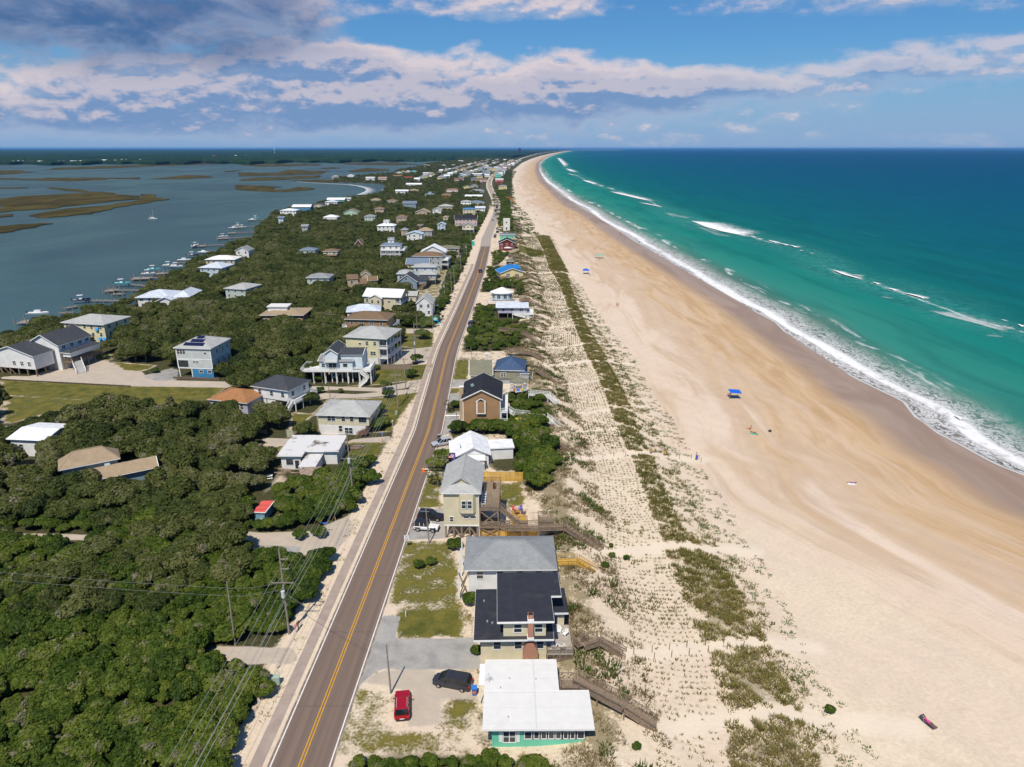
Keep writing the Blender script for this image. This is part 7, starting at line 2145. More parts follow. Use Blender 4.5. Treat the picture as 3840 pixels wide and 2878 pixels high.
# ------------------------------------------------------------------ vehicles
def paint(name,c):return M(name+' car paint',c,.22,.04,.5,spec=.6)
def make_car(name,label,cat,L,W,H,col,style,group=None,roofcol=None):
 """a car that faces +X"""
 root=thing(name,label,cat,group=group)
 pm=paint(col[0],col[1])
 gl=M('car glass',(.015,.018,.022),.08,.3,spec=.8)
 hw=W/2;hb=H*.56
 prof={
  'suv':[(0,.42,.50,.90),(.02,.32,.92,.96),(.10,.30,1.0,1.0),(.60,.30,1.0,1.0),(.70,.30,.98,1.0),(.95,.34,.86,.95),(1.0,.42,.66,.84)],
  'van':[(0,.42,.60,.90),(.02,.32,.96,.97),(.08,.30,1.0,1.0),(.70,.30,1.0,1.0),(.80,.30,.96,1.0),(.95,.34,.76,.92),(1.0,.42,.60,.78)],
  'jeep':[(0,.50,.70,.96),(.02,.46,1.0,1.0),(.10,.46,1.0,1.0),(.60,.46,1.0,1.0),(.66,.46,.98,.92),(.97,.50,.95,.80),(1.0,.54,.90,.76)],
  'saloon':[(0,.42,.62,.86),(.03,.34,.92,.95),(.12,.30,.98,1.0),(.55,.30,1.0,1.0),(.68,.30,.95,1.0),(.94,.34,.74,.94),(1.0,.42,.60,.80)]}[style]
 rings=[]
 for t,zb,zt,k in prof:
  x=(t-.5)*L;w=hw*k;b_,t_=zb*hb*.98,zt*hb
  rings.append([(x,-w*.92,b_),(x,w*.92,b_),(x,w,b_+(t_-b_)*.45),(x,w*.97,t_-.06),(x,w*.86,t_),(x,-w*.86,t_),(x,-w*.97,t_-.06),(x,-w,b_+(t_-b_)*.45)])
 MB().loft(rings).obj('body',pm,root,smooth=False)
 cab={'suv':((.03,.09),(.52,.70)),'van':((.02,.07),(.62,.84)),'jeep':((.03,.05),(.58,.62)),'saloon':((.06,.22),(.50,.70))}[style]
 (r0,r1),(f1,f0)=cab
 X=lambda t:(t-.5)*L
 wb,wr=hw*.93,hw*.76
 if style=='jeep':wb,wr=hw*.88,hw*.82
 z0,z1=hb-.02,H-.06
 base=[(X(r0),-wb,z0),(X(f0),-wb*.95,z0),(X(f0),wb*.95,z0),(X(r0),wb,z0)]
 top=[(X(r1),-wr,z1),(X(f1),-wr,z1),(X(f1),wr,z1),(X(r1),wr,z1)]
 MB().loft([base,top]).obj('window_glass',gl,root)
 rm=paint(*roofcol) if roofcol else pm
 e=.03
 MB().loft([[(X(r1)-e,-wr-e,z1+.002),(X(f1)+e,-wr-e,z1+.002),(X(f1)+e,wr+e,z1+.002),(X(r1)-e,wr+e,z1+.002)],[(X(r1)+.1,-wr+.12,H),(X(f1)-.12,-wr+.12,H),(X(f1)-.12,wr-.12,H),(X(r1)+.1,wr-.12,H)]]).obj('roof',rm,root)
 pil=MB()
 for s in (-1,1):
  for i,j in ((0,0),(1,1)):
   a,b=base[i],top[j]
   pil.beam((a[0],s*abs(a[1]),a[2]),(b[0],s*(abs(b[1])+.01),b[2]),.10,.07)
  for u in (.40,.72):
   xa=base[0][0]+(base[1][0]-base[0][0])*u;xb=top[0][0]+(top[1][0]-top[0][0])*u
   pil.beam((xa,s*wb,z0),(xb,s*(wr+.01),z1),.09,.06)
 pil.obj('pillar',pm,root)
 r=.37 if style in ('suv','jeep') else .33
 if style=='jeep':r=.42
 ty=MB();ty.cyl((0,-.11,0),(0,.11,0),r,n=18)
 tm=ty.mesh('tyre',M('tyre rubber',(.018,.018,.018),.9,.2))
 rmsh=MB().cyl((0,-.125,0),(0,.125,0),r*.62,n=12).mesh('rim',M('rim alloy',(.42,.42,.43),.35,.1,metal=.6))
 for fx in (.185,.81):
  for s in (-1,1):
   w=bpy.data.objects.new('wheel',tm);COL.objects.link(w);w.parent=root
   w.location=(X(fx),s*(hw-.09),r)
   q=bpy.data.objects.new('rim',rmsh);COL.objects.link(q);q.parent=w
 red,wht=M('tail lamp',(.55,.015,.015),.25,.1),M('head lamp',(.75,.76,.74),.15,.05)
 for s in (-1,1):
  MB().box(X(0)-.015,X(0)+.10,s*hw*.80-.10,s*hw*.80+.10,hb*.62,hb*.92).obj('tail_light',red,root)
  MB().box(X(1)-.22,X(1)-.01,s*hw*.70-.13,s*hw*.70+.13,hb*.50,hb*.64).obj('headlight',wht,root)
  MB().box(X(.62),X(.62)+.14,s*(hw+.09)-.09,s*(hw+.09)+.09,hb-.02,hb+.13).obj('wing_mirror',pm,root)
 MB().box(X(0)-.07,X(0)-.003,-hw*.8,hw*.8,hb*.30,hb*.46).obj('bumper',DARK() if style in ('jeep','suv') else pm,root)
 MB().box(X(1)+.0,X(1)+.07,-hw*.78,hw*.78,hb*.42,hb*.54).obj('bumper',DARK() if style in ('jeep','suv') else pm,root)
 MB().box(X(0)-.085,X(0)-.071,-.26,.26,hb*.50,hb*.62).obj('number_plate',TRIM(),root)
 if style=='jeep':
  MB().cyl((X(0)-.30,.15,hb*.75),(X(0)-.075,.15,hb*.75),.40,n=16).obj('spare_wheel',M('tyre rubber',(.018,.018,.018)),root)
  for s in (-1,1):
   for fx in (.185,.81):MB().box(X(fx)-.55,X(fx)+.55,s*hw-.12 if s>0 else-hw-.08,s*hw+.08 if s>0 else-hw+.12,r*1.95,r*2.12).obj('wheel_arch',DARK(),root)
 if style in ('van','suv'):
  for s in (-1,1):MB().box(X(r1)+.2,X(f1)-.2,s*(wr-.1)-.03,s*(wr-.1)+.03,H+.002,H+.05).obj('roof_rail',DARK() if style=='van' else METAL(),root)
 return root
def put_car(c,fr,rear,front,z=.02):
 a,b=at(fr,*rear,.4),at(fr,*front,.4)
 d=b-a;m=(a+b)/2
 c.location=(m.x,m.y,z)
 c.rotation_euler=(0,0,math.atan2(d.y,d.x))
 return m
red_car=make_car('parked_car','glossy dark red hatchback parked on the sand drive','car',4.6,1.95,1.62,('crimson',(.33,.008,.018)),'suv')
put_car(red_car,fA,(183,1340),(187,1190))
van=make_car('parked_car','dark grey minivan with red tail lamp next to the turquoise cottage','car',5.1,2.0,1.75,('graphite',(.035,.035,.042)),'van')
put_car(van,fA,(615,1140),(390,1098))
jeep=make_car('parked_car','white off road car with black soft top beside the stilt house','car',4.5,1.9,1.85,('white',(.76,.75,.73)),'jeep',roofcol=('black',(.02,.02,.022)))
put_car(jeep,fA,(262,130),(415,142))
bsuv=make_car('parked_car','black off road car parked behind the white one','car',4.9,1.95,1.82,('black',(.02,.02,.022)),'suv')
put_car(bsuv,fA,(290,62),(440,72))
ssuv=make_car('parked_car','silver estate car parked before the low blue house','car',4.8,1.9,1.7,('silver',(.42,.43,.45)),'suv')
put_car(ssuv,fB,(600,742),(462,765))
wsuv=make_car('parked_car','white car parked under the light blue house on posts','car',4.7,1.9,1.75,('pearl',(.70,.70,.69)),'van')
p=at(fE,525,1088,0);wsuv.location=(p.x,p.y+3,0);wsuv.rotation_euler=(0,0,R(88))
def far_cars():
 base={'b':bsuv,'s':ssuv,'w':wsuv,'r':red_car,'d':van}
 nm={'b':'black','s':'silver','w':'white','r':'red','d':'dark grey'}
 rows=[(fC,608,668,'b',90,'black car driving away alone on the dark road'),(fC,495,1330,'b',80,'black car parked nearest on the verge under the thicket'),(fC,510,1262,'d',80,'dark grey car parked behind the black one under the thicket'),
   (fZ7,1100,915,'s',-95,'silver car leading the oncoming queue on the pale road'),(fZ7,1113,877,'w',-95,'white car second in the oncoming queue'),(fZ7,1120,854,'s',-95,'silver car third in the oncoming queue'),(fZ7,1133,806,'d',-95,'dark grey car fourth in the oncoming queue'),
   (fZ7,1148,764,'b',-92,'black car fifth in the oncoming queue'),(fZ7,1152,743,'b',-90,'black car last in the oncoming queue'),(fZ7,1080,512,'r',100,'red car in the road bend'),(fZ7,1066,442,'d',95,'dark grey car past the road bend'),(fZ7,1106,396,'d',60,'dark grey car far along beyond the bend'),
   (fC,798,186,'s',85,'silver car parked farthest by the tower'),(fC,801,222,'d',85,'dark grey car parked by the tower'),(fC,776,254,'w',85,'white car parked beside the teal house'),(fC,772,274,'b',85,'black car parked beside the teal house')]
 for fr,x,y,k,a,lb in rows:
  p=at(fr,x,y,0)
  dup(base[k],lb,(p.x,p.y,.02),R(a),'cars along the coast road')
far_cars()
# ------------------------------------------------------------------ poles and wires
POLES={}
def utility_pole(key,label,fr,top,base,arms=(),transformer=None,lamp=False,r=.16):
 g=ground(fr,*base)
 t=standing(fr,*top,base[1])
 h=min(max(t.z,4),14)
 lean=max(-.35,min(.35,t.x-g.x))
 root=thing('utility_pole',label,'utility pole',g,0)
 MB().cyl((0,0,-.2),(lean,0,h),r,r*.68,9).obj('pole',POLEW(),root)
 tips=[]
 im=M('insulator',(.30,.27,.25),.3,.1)
 for (z,xa,xb) in arms:
  zz=h*z
  MB().box(xa,xb,-.2,-.09,zz,zz+.12,M=Matrix.Translation((lean*z,-.08,0))).obj('crossarm',POLEW(),root)
  for x in np.linspace(xa+.1,xb-.1,4 if xb-xa>2 else 2):
   MB().cyl((lean*z+x,-.22,zz+.121),(lean*z+x,-.22,zz+.36),.06,.04,7).obj('insulator',im,root)
   tips.append(g+Vector((lean*z+x,-.22,zz+.36)))
 if transformer:
  zz=h*transformer
  MB().cyl((lean*transformer+.02,-.52,zz),(lean*transformer+.02,-.52,zz+1.0),.27,n=12).obj('transformer',M('transformer grey',(.55,.56,.56),.4,.06),root)
 if lamp:
  MB().beam((lean,0,h*.86),(lean+2.2,0,h*.93),.07).obj('lamp_arm',METAL(),root)
  MB().box(lean+2.0,lean+2.7,-.14,.14,h*.92,h*.92+.14).obj('lamp_head',METAL(),root)
 POLES[key]=(g,h,tips,lean)
 return root
utility_pole('a','tall pole with crossarms and white transformer above the thicket',fM,(1605,380),(1668,890),[(.62,-1.6,1.6),(.78,0,1.2),(.89,0,1.2)],.47)
utility_pole('b','plain slim pole standing in the thicket by the lowest drive',fM,(1308,587),(1357,955),r=.13)
utility_pole('c','plain pole at the edge of the sand drive by the red car',fA,(82,875),(112,1188),r=.13)
utility_pole('d','plain pole on the verge before the two jeeps',fB,(402,1262),(435,1532),r=.13)
utility_pole('e','tall pole with crossarm and transformers beside the flat roofed bungalow',fQ,(1305,385),(1410,1208),[(.60,-1.5,1.5)],.55)
utility_pole('f','brown pole in front of the cream hip roofed house',fE,(780,1245),(798,1402),r=.13)
utility_pole('g','tall pole with crossarm on the lawn between two drives',fE,(987,905),(1022,1300),[(.64,-1.4,1.4)])
utility_pole('h','pole with top crossarm in front of the board fence',fE,(1065,920),(1082,1165),[(.97,-1.3,1.3)])
utility_pole('i','thin pole between the two concrete drives',fE,(475,1098),(497,1246),r=.11)
utility_pole('j','pole with crossarm by the parking of the tall yellow house',fE,(1143,645),(1157,948),[(.60,-1.3,1.3)],.45)
utility_pole('k','pole without crossarm behind the red earth bank',fE,(1163,575),(1169,716),r=.12)
utility_pole('l','pale pole before the small white cottage',fE,(1187,492),(1192,656),r=.13)
utility_pole('m','pole with street lamp and transformer beside the oval sign',fE,(1280,495),(1292,684),[(.97,-1.2,1.2)],.7,lamp=True)
utility_pole('n','pole with transformer in front of the roadside hedge',fC,(190,785),(207,976),[(.97,-1.3,1.3)],.72)
utility_pole('o','pole with crossarm next to the pole with transformer',fC,(270,665),(282,902),[(.96,-1.3,1.3)])
utility_pole('p','tall pole at the corner of the blue gabled house drive',fC,(295,600),(315,806),[(.97,-1.3,1.3)])
utility_pole('q','pole with transformer by the grey balcony house',fC,(374,440),(388,650),[(.92,-1.2,1.2)],.72)
utility_pole('r','pole with crossarm at the sandy pull in',fC,(443,345),(452,502),[(.96,-1.2,1.2)],.7)
utility_pole('s','pole with crossarm in the scrub beyond the toilet cabin',fC,(492,215),(505,362),[(.95,-1.2,1.2)])
utility_pole('t','brown pole in the yard of the tall brown house',fB,(642,510),(660,655),r=.12)
utility_pole('u','thin white pole behind the sage green house',fB,(757,0),(765,92),r=.09)
utility_pole('v','pole in front of the dark red house',fC,(792,392),(798,502),r=.12)
utility_pole('w','slim pole rising from the trees beside the orange hip roof',fL,(1628,870),(1645,985),r=.12)
for k,(x,y0,y1) in enumerate(((535,150,250),(577,100,200),(640,20,110),(435,190,280))):
 utility_pole('x%d'%k,'distant pole '+('in the scrub behind the pale road','by the long pinkish house','at the verge near the oncoming queue','in the scrub left of the other distant poles')[k],fC,(x,y0),(x+4,y1),[(.95,-1.1,1.1)],r=.13)
def wire(label,pts,sag=1.2,r=.02,group='overhead power lines'):
 P=[]
 for i in range(len(pts)-1):
  a,b=Vector(pts[i]),Vector(pts[i+1])
  n=10
  for j in range(n+(i==len(pts)-2)):
   t=j/n
   p=a.lerp(b,t);p.z-=sag*4*t*(1-t)
   P.append(p)
 mb=MB()
 rings=[[(p.x+r,p.y,p.z),(p.x-r*.5,p.y,p.z+r*.87),(p.x-r*.5,p.y,p.z-r*.87)] for p in P]
 mb.loft(rings)
 o=mb.obj('power_line',M('wire',(.30,.30,.29),.5,.1))
 tag(o,label,'power line',group)
def wires():
 a,e,g,j=POLES['a'],POLES['e'],POLES['g'],POLES['j']
 m_,n_,q_,r_=POLES['m'],POLES['n'],POLES['q'],POLES['r']
 near=Vector((a[0].x-2.5,a[0].y-62,0))
 lab=('outer','second','third','roadside')
 for k in range(4):
  dx=(-1.5,-.5,.5,1.5)[k]
  pts=[near+Vector((dx,0,a[1]*.62))]
  for P in (a,e,g,j):pts.append(P[2][k] if len(P[2])>k else P[0]+Vector((dx,0,P[1]*.62)))
  for P in (m_,n_,q_,r_):pts.append(P[0]+Vector((dx*.8,-.2,P[1]*.95)))
  wire(f'{lab[k]} crossarm wire of the roadside power line',pts)
 for k,z in enumerate((.36,.44)):
  pts=[near+Vector((0,0,a[1]*z))]+[P[0]+Vector((.2,-.2,P[1]*z)) for P in (a,e,g,j)]
  wire(('lower','upper')[k]+' telephone cable on the roadside poles',pts,1.0,.03)
 b=POLES['b']
 for k,z in enumerate((.9,.78)):
  wire(('upper','lower')[k]+' service wire crossing the thicket from the slim pole',[b[0]+Vector((0,0,b[1]*z)),b[0]+Vector((-90,14,b[1]*z-.5))],1.0,.02)
  wire(('upper','lower')[k]+' wire joining slim pole and transformer pole',[b[0]+Vector((0,0,b[1]*z)),a[0]+Vector((0,0,a[1]*(z*.7)))],.4,.02)
 c=POLES['c']
 for k,z in enumerate((.95,.85)):
  wire(('upper','lower')[k]+' wire over the road to the plain pole by the red car',[a[0]+Vector((0,0,a[1]*.5)),c[0]+Vector((0,0,c[1]*z))],.6,.02)
wires()
# ------------------------------------------------------------------ trees
def crown_mesh(name,seed,Rx,H,nl,nleaf,leaf,mat,shape='dome'):
 g=np.random.default_rng(seed)
 C,Rr=[],[]
 for i in range(nl):
  if shape=='cone':
   t=i/nl;a=i*2.4
   C.append((math.cos(a)*Rx*.45*(1-t),math.sin(a)*Rx*.45*(1-t),H*(.15+.75*t)));Rr.append(Rx*(.62-.42*t))
  else:
   a=g.uniform(0,2*math.pi);r=Rx*.66*math.sqrt(g.uniform(0,1)) if i else 0
   q=1-(r/Rx)**2*.75
   C.append((r*math.cos(a),r*math.sin(a),H*(.30+.42*q*g.uniform(.75,1.12))));Rr.append(Rx*g.uniform(.20,.40))
 C=np.array(C);Rr=np.array(Rr)
 li=g.choice(nl,nleaf*2,p=Rr**2/(Rr**2).sum())
 d=g.normal(size=(nleaf*2,3));d[:,2]=np.abs(d[:,2])*1.1-.45
 d/=np.linalg.norm(d,axis=1)[:,None]
 sq=np.array([1,1,.80])
 p=C[li]+d*Rr[li][:,None]*sq*g.uniform(.82,1.12,(nleaf*2,1))
 keep=p[:,2]>H*.10
 for k in range(nl):
  keep&=~((((p-C[k])/sq)**2).sum(1)<(Rr[k]*.84)**2)
 p,d,li=p[keep][:nleaf],d[keep][:nleaf],li[keep][:nleaf]
 n=len(p)
 nn=d+g.normal(size=(n,3))*.55;nn[:,2]+=.35
 nn/=np.linalg.norm(nn,axis=1)[:,None]
 t1=np.cross(nn,g.normal(size=(n,3)));t1/=np.linalg.norm(t1,axis=1)[:,None]+1e-9
 t2=np.cross(nn,t1)
 s=leaf*g.uniform(.6,1.35,(n,1))
 V=np.stack([p-t1*s,p-t2*s*.7,p+t1*s,p+t2*s*.7],1).reshape(-1,3)
 Fq=np.arange(n*4).reshape(n,4)
 lobe=g.uniform(0,1,nl)
 lobe[g.random(nl)<.07]=2.3
 tint=.55*lobe[li]+.45*g.uniform(0,1,n)
 bm=bmesh.new()
 for k in range(nl):
  m=Matrix.Translation(C[k]) @ Matrix.Diagonal((Rr[k]*.86,Rr[k]*.86,Rr[k]*.70,1))
  bmesh.ops.create_icosphere(bm,subdivisions=1,radius=1,matrix=m)
 cv=np.array([v.co[:] for v in bm.verts]);bm.verts.index_update()
 cf=np.array([[v.index for v in f.verts] for f in bm.faces])
 bm.free()
 cv+=g.normal(size=cv.shape)*.05*Rx
 cf4=np.concatenate([cf,cf[:,2:3]],1)+len(V)
 me=bpy.data.meshes.new(name)
 faces=[tuple(f) for f in Fq]+[tuple(f) for f in (cf+len(V))]
 me.from_pydata(np.concatenate([V,cv]).tolist(),[],faces)
 put(me,'tint',np.concatenate([tint,g.uniform(.0,.25,len(cf))]),'FACE')
 me.materials.append(mat)
 return me
def trunk_mesh(name,seed,Rx,H,n=5,r=.16):
 g=random.Random(seed)
 mb=MB()
 b=Vector((g.uniform(-.3,.3),g.uniform(-.3,.3),H*.34))
 mb.cyl((0,0,-.2),b,r*1.3,r*.9,7)
 for i in range(n):
  a=2*math.pi*i/n+g.uniform(-.4,.4)
  m=b+Vector((math.cos(a)*Rx*.3,math.sin(a)*Rx*.3,H*.16))
  e=b+Vector((math.cos(a)*Rx*.62,math.sin(a)*Rx*.62,H*g.uniform(.26,.40)))
  mb.cyl(b,m,r*.7,r*.45,6,caps=False);mb.cyl(m,e,r*.45,r*.15,5)
 return mb.mesh(name,BARK)
OAK=[crown_mesh('oak_crown',10+i,3.6,5.4,20+i%3*6,3200,.25,LEAF_OAK) for i in range(7)]
OAKT=[trunk_mesh('oak_trunk',i,3.4,5.4) for i in range(3)]
SHR=[crown_mesh('shrub_crown',40+i,1.9,2.6,15+i%3*3,1700,.17,LEAF_SHRUB) for i in range(6)]
SHRT=[trunk_mesh('shrub_stem',60+i,1.7,2.5,6,.05) for i in range(2)]
CED=crown_mesh('cedar_crown',77,1.9,6.0,11,1900,.24,LEAF_OAK,'cone')
SIGHT=[p for _,p in GRASS+GRAVEL+PAVE]+[poly(fM,(1440,110),(1580,90),(1600,240),(1480,245)),poly(fQ,(540,700),(840,700),(960,860),(1000,960),(760,1000),(440,930)),poly(fQ,(300,900),(420,900),(430,1030),(300,1030))]
SIGHT+=FRONTS
BARE.extend(SIGHT[-len(FRONTS)-3:-len(FRONTS)])
class Grid:
 """forbidden ground, looked up quickly"""
 def __init__(s):
  s.p=[(np.array(q)[:,0].min()-6,np.array(q)[:,0].max()+6,np.array(q)[:,1].min()-6,np.array(q)[:,1].max()+6,q) for q in BARE]
 def clear(s,x,y,h):
  """nothing may hide the yards and house fronts from the air"""
  f=h/CAMH
  ok=np.ones(x.shape,bool)
  for q in SIGHT:
   for k in (1.0,.5):ok&=~inside(x*(1+f*k),y*(1+f*k),q)
  return ok
 def free(s,x,y,m):
  ok=np.ones(x.shape,bool)
  for a,b,c,d,q in s.p:
   i=np.nonzero(ok&(x>a)&(x<b)&(y>c)&(y<d))[0]
   if len(i):
    bad=inside(x[i],y[i],q)|(edge_dist(x[i],y[i],q)<m[i])
    ok[i[bad]]=False
  return ok
def scatter(spacing,y0,y1,xl,xr,jit=.42):
 X,Y=[],[]
 y=y0
 while y<y1:
  sp=spacing(y)
  lim=math.hypot(y,CAMH)*.78+22
  a,b=max(float(xl(y)),-lim),min(float(xr(y)),lim)
  if b>a:
   n=int((b-a)/sp)
   if n>0:
    xs=a+(np.arange(n)+.5)*sp+nrg.uniform(-jit,jit,n)*sp
    X.append(xs);Y.append(y+nrg.uniform(-jit,jit,n)*sp)
  y+=sp*.88
 return np.concatenate(X),np.concatenate(Y)
def vegetation():
 G=Grid()
 def patch(x,y,f):return np.sin(x*f+1.7*np.sin(y*f*.7))*np.sin(y*f*1.1+1.3*np.sin(x*f*.6))
 ox,oy=scatter(lambda y:4.5 if y<500 else 4.5+(y-500)*.0046,62,4600,lambda y:X_SOUND(y)+1.5,lambda y:X_ROAD(y)-14-(5 if y<140 else 0))
 sc=nrg.uniform(.72,1.22,len(ox))*np.where(oy>900,np.clip(1+(oy-900)/2500,1,2.0),1.0)
 sc*=np.clip(.66+(oy-60)/260,.66,1.0)*np.where(oy>450,.74,np.where(oy>260,.88,1))
 dens=patch(ox,oy,.045)
 keep=((oy>108)|(dens>-.15))&(nrg.random(len(ox))<np.where(oy>1300,.7,.95))&G.free(ox,oy,sc*1.5)&G.clear(ox,oy,sc*3.6)
 ox,oy,sc=ox[keep],oy[keep],sc[keep]
 sx,sy=scatter(lambda y:2.1 if y<330 else 3.4,44,800,lambda y:X_ROAD(y)-(75 if y<125 else 26 if y<230 else 20),lambda y:forest_edge(y)-.3)
 ss=nrg.uniform(.55,1.25,len(sx))
 k=G.free(sx,sy,ss*.9)&G.clear(sx,sy,ss*1.5)
 sx,sy,ss=sx[k],sy[k],ss[k]
 for p in SHRUB_R:
  a=np.array(p)
  sp=1.5 if a[:,1].mean()<100 else 1.9 if a[:,1].mean()<180 else 2.8
  nx,ny=np.meshgrid(np.arange(a[:,0].min(),a[:,0].max(),sp),np.arange(a[:,1].min(),a[:,1].max(),sp))
  nx=nx.ravel()+nrg.uniform(-.4,.4,nx.size)*sp;ny=ny.ravel()+nrg.uniform(-.4,.4,ny.size)*sp
  i=inside(nx,ny,p)&G.free(nx,ny,np.full(nx.shape,.5))&(np.abs(nx-X_ROAD(ny))>5.5)
  tall=1.25 if 110<a[:,1].mean()<175 else .62 if a[:,1].mean()<62 else .85
  sx=np.concatenate([sx,nx[i]]);sy=np.concatenate([sy,ny[i]]);ss=np.concatenate([ss,nrg.uniform(.55,1.2,i.sum())*tall])
 LM=[(fM,1668,890,'the transformer pole'),(fM,1357,955,'the slim plain pole'),(fM,1230,1000,'the end of the lowest sandy drive'),(fM,1595,1178,'the green cabinet'),(fM,1508,150,'the red tarpaulin shed'),(fM,1480,325,'the curved sandy drive'),(fM,300,330,'the short pale lane'),(fM,500,900,'the middle of the thicket'),(fM,400,1500,'the low end of the thicket'),(fM,900,1300,'the crossing wires'),(fM,850,560,'the two service wires'),
  (fQ,1410,1208,'the tall pole by the bungalow'),(fQ,620,860,'the flat roofed bungalow'),(fQ,350,985,'the picnic table'),(fL,760,1500,'the brown skylight roof'),(fL,220,1340,'the white box house'),(fL,1645,985,'the pole by the orange roof'),(fL,1425,1000,'the pointed cedar'),(fL,1600,690,'the solar panel house'),(fL,750,470,'the yellow dock house'),(fL,150,660,'the charcoal gabled farmhouse'),(fL,100,950,'the rough grass'),(fL,900,1250,'the brown roof ridge'),
  (fE,550,1120,'the deck on posts'),(fE,760,960,'the tall yellow house'),(fE,110,620,'the tan clerestory roof'),(fN,1950,1350,'the sage hip roof'),(fN,1300,1450,'the jagged white roofs'),(fE,600,500,'the long white roof'),(fE,750,395,'the taupe stepped house'),(fE,1090,390,'the blue gabled house'),(fC,70,1290,'the oval sign'),(fE,500,1510,'the cream hip roofed house'),(fE,1080,1165,'the pole on the lawn'),
  (fA,1000,1560,'the turquoise cottage'),(fA,560,1150,'the dark minivan'),(fA,185,1268,'the red car'),(fA,540,480,'the carport posts'),(fB,690,1490,'the stilt house'),(fB,1160,1046,'the yellow slat fence'),(fB,800,870,'the low blue house'),(fB,840,650,'the tall brown house'),(fB,1130,400,'the gazebo'),(fB,1340,760,'the stairs in the shrubs'),(fB,930,260,'the dark blue hip roof'),(fC,1030,1338,'the thicket stairs'),(fC,500,1300,'the two parked black cars'),(fC,960,1190,'the mauve house'),(fC,850,1000,'the eight sided house'),(fC,960,760,'the blue metal roof'),(fC,910,430,'the dark red house'),(fC,900,204,'the observation tower'),(fZ7,1210,800,'the far dune scrub'),(fC,350,800,'the pole by the pull in')]
 LP=[(at(f,px,py),nm) for f,px,py,nm in LM]
 def individuals(x,y,s,crowns,trunks,name,cname,tname,cat,nmax,kinds):
  size=s/np.hypot(y,CAMH)
  vis=(np.abs(x)<np.hypot(y,CAMH)*.735)&(y>58)
  order=np.argsort(-np.where(vis,size,size*.2))
  first,rest=order[:nmax],order[nmax:]
  med=np.median(s[first])
  G_={}
  for i in first:
   p,nm=min(LP,key=lambda q:math.hypot(q[0].x-x[i],q[0].y-y[i]))
   dx,dy=x[i]-p.x,y[i]-p.y
   w=('seaward of' if dx>0 else 'inland of') if abs(dx)>abs(dy) else ('beyond' if dy>0 else 'in front of')
   G_.setdefault((kinds[0] if s[i]>med else kinds[1],w,nm),[]).append((math.hypot(dx,dy),i))
  for (kd,w,nm),L in G_.items():
   L.sort()
   for n,(_,i) in enumerate(L):
    if len(L)==1:lb=f'only {kd} {w} {nm}'
    elif n<4:lb=f'{kd} {w} {nm}, '+('closest to it','second closest','third closest','fourth closest')[n]
    else:lb=f'{kd} {w} {nm}, farther off'
    z=float(hz(x[i],y[i]))
    t=thing(name,lb,cat,(x[i],y[i],z),rng.uniform(0,6.28),f'{kd}s {w} {nm}')
    t.scale=(s[i]*rng.uniform(.88,1.12),s[i]*rng.uniform(.88,1.12),s[i]*rng.uniform(.82,1.18))
    link(cname,crowns[rng.randrange(len(crowns))],t)
    link(tname,trunks[rng.randrange(len(trunks))],t)
  return rest
 ro=individuals(ox,oy,sc,OAK,OAKT,'oak_tree','crown','trunk','tree',300,('broad oak','small oak'))
 rs=individuals(sx,sy,ss,SHR,SHRT,'shrub','crown','stem','shrub',300,('tall glossy shrub','low glossy shrub'))
 def instanced(name,idx,x,y,s,meshes,lb):
  me=bpy.data.meshes.new(name)
  P=np.stack([x[idx],y[idx],hz(x[idx],y[idx])],1)
  me.vertices.add(len(P));me.vertices.foreach_set('co',P.astype(np.float32).ravel())
  put(me,'size',s[idx]);put(me,'turn',nrg.uniform(0,6.28,len(P)))
  a=me.attributes.new('pick','INT','POINT');a.data.foreach_set('value',nrg.integers(0,len(meshes),len(P)).astype(np.int32))
  o=link(name,me,kind='stuff',label=lb)
  ng=bpy.data.node_groups.new(name,'GeometryNodeTree')
  ng.interface.new_socket(name='Geometry',in_out='INPUT',socket_type='NodeSocketGeometry')
  ng.interface.new_socket(name='Geometry',in_out='OUTPUT',socket_type='NodeSocketGeometry')
  N,Lk=ng.nodes,ng.links
  gi,go=N.new('NodeGroupInput'),N.new('NodeGroupOutput')
  ip=N.new('GeometryNodeInstanceOnPoints')
  ip.inputs['Pick Instance'].default_value=True
  jn=N.new('GeometryNodeJoinGeometry')
  for m in meshes:
   src=bpy.data.objects.new(m.name,m)
   oi=N.new('GeometryNodeObjectInfo');oi.inputs['Object'].default_value=src
   oi.inputs['As Instance'].default_value=True
   Lk.new(oi.outputs['Geometry'],jn.inputs[0])
  def na(nm,ty):
   q=N.new('GeometryNodeInputNamedAttribute');q.data_type=ty;q.inputs['Name'].default_value=nm
   return q.outputs['Attribute']
  cx=N.new('ShaderNodeCombineXYZ');Lk.new(na('turn','FLOAT'),cx.inputs[2])
  Lk.new(gi.outputs[0],ip.inputs['Points']);Lk.new(jn.outputs[0],ip.inputs['Instance'])
  Lk.new(na('pick','INT'),ip.inputs['Instance Index']);Lk.new(cx.outputs[0],ip.inputs['Rotation']);Lk.new(na('size','FLOAT'),ip.inputs['Scale'])
  Lk.new(ip.outputs[0],go.inputs[0])
  md=o.modifiers.new('trees','NODES');md.node_group=ng
  return o
 instanced('forest',ro,ox,oy,sc,OAK,'rest of the oak forest between road and sound')
 instanced('thicket',rs,sx,sy,ss,SHR,'rest of the shrub thicket on both sides of the road')
 ced=[(fL,1425,1000,.95,'dark pointed cedar in front of the yellow lawn'),(fL,1265,990,.8,'smaller dark cedar left of the pointed cedar'),(fL,1290,90+40,.9,'dark cedar before the jagged white roofs'),(fL,40,880,.6,'small cedar at the edge of the rough grass')]
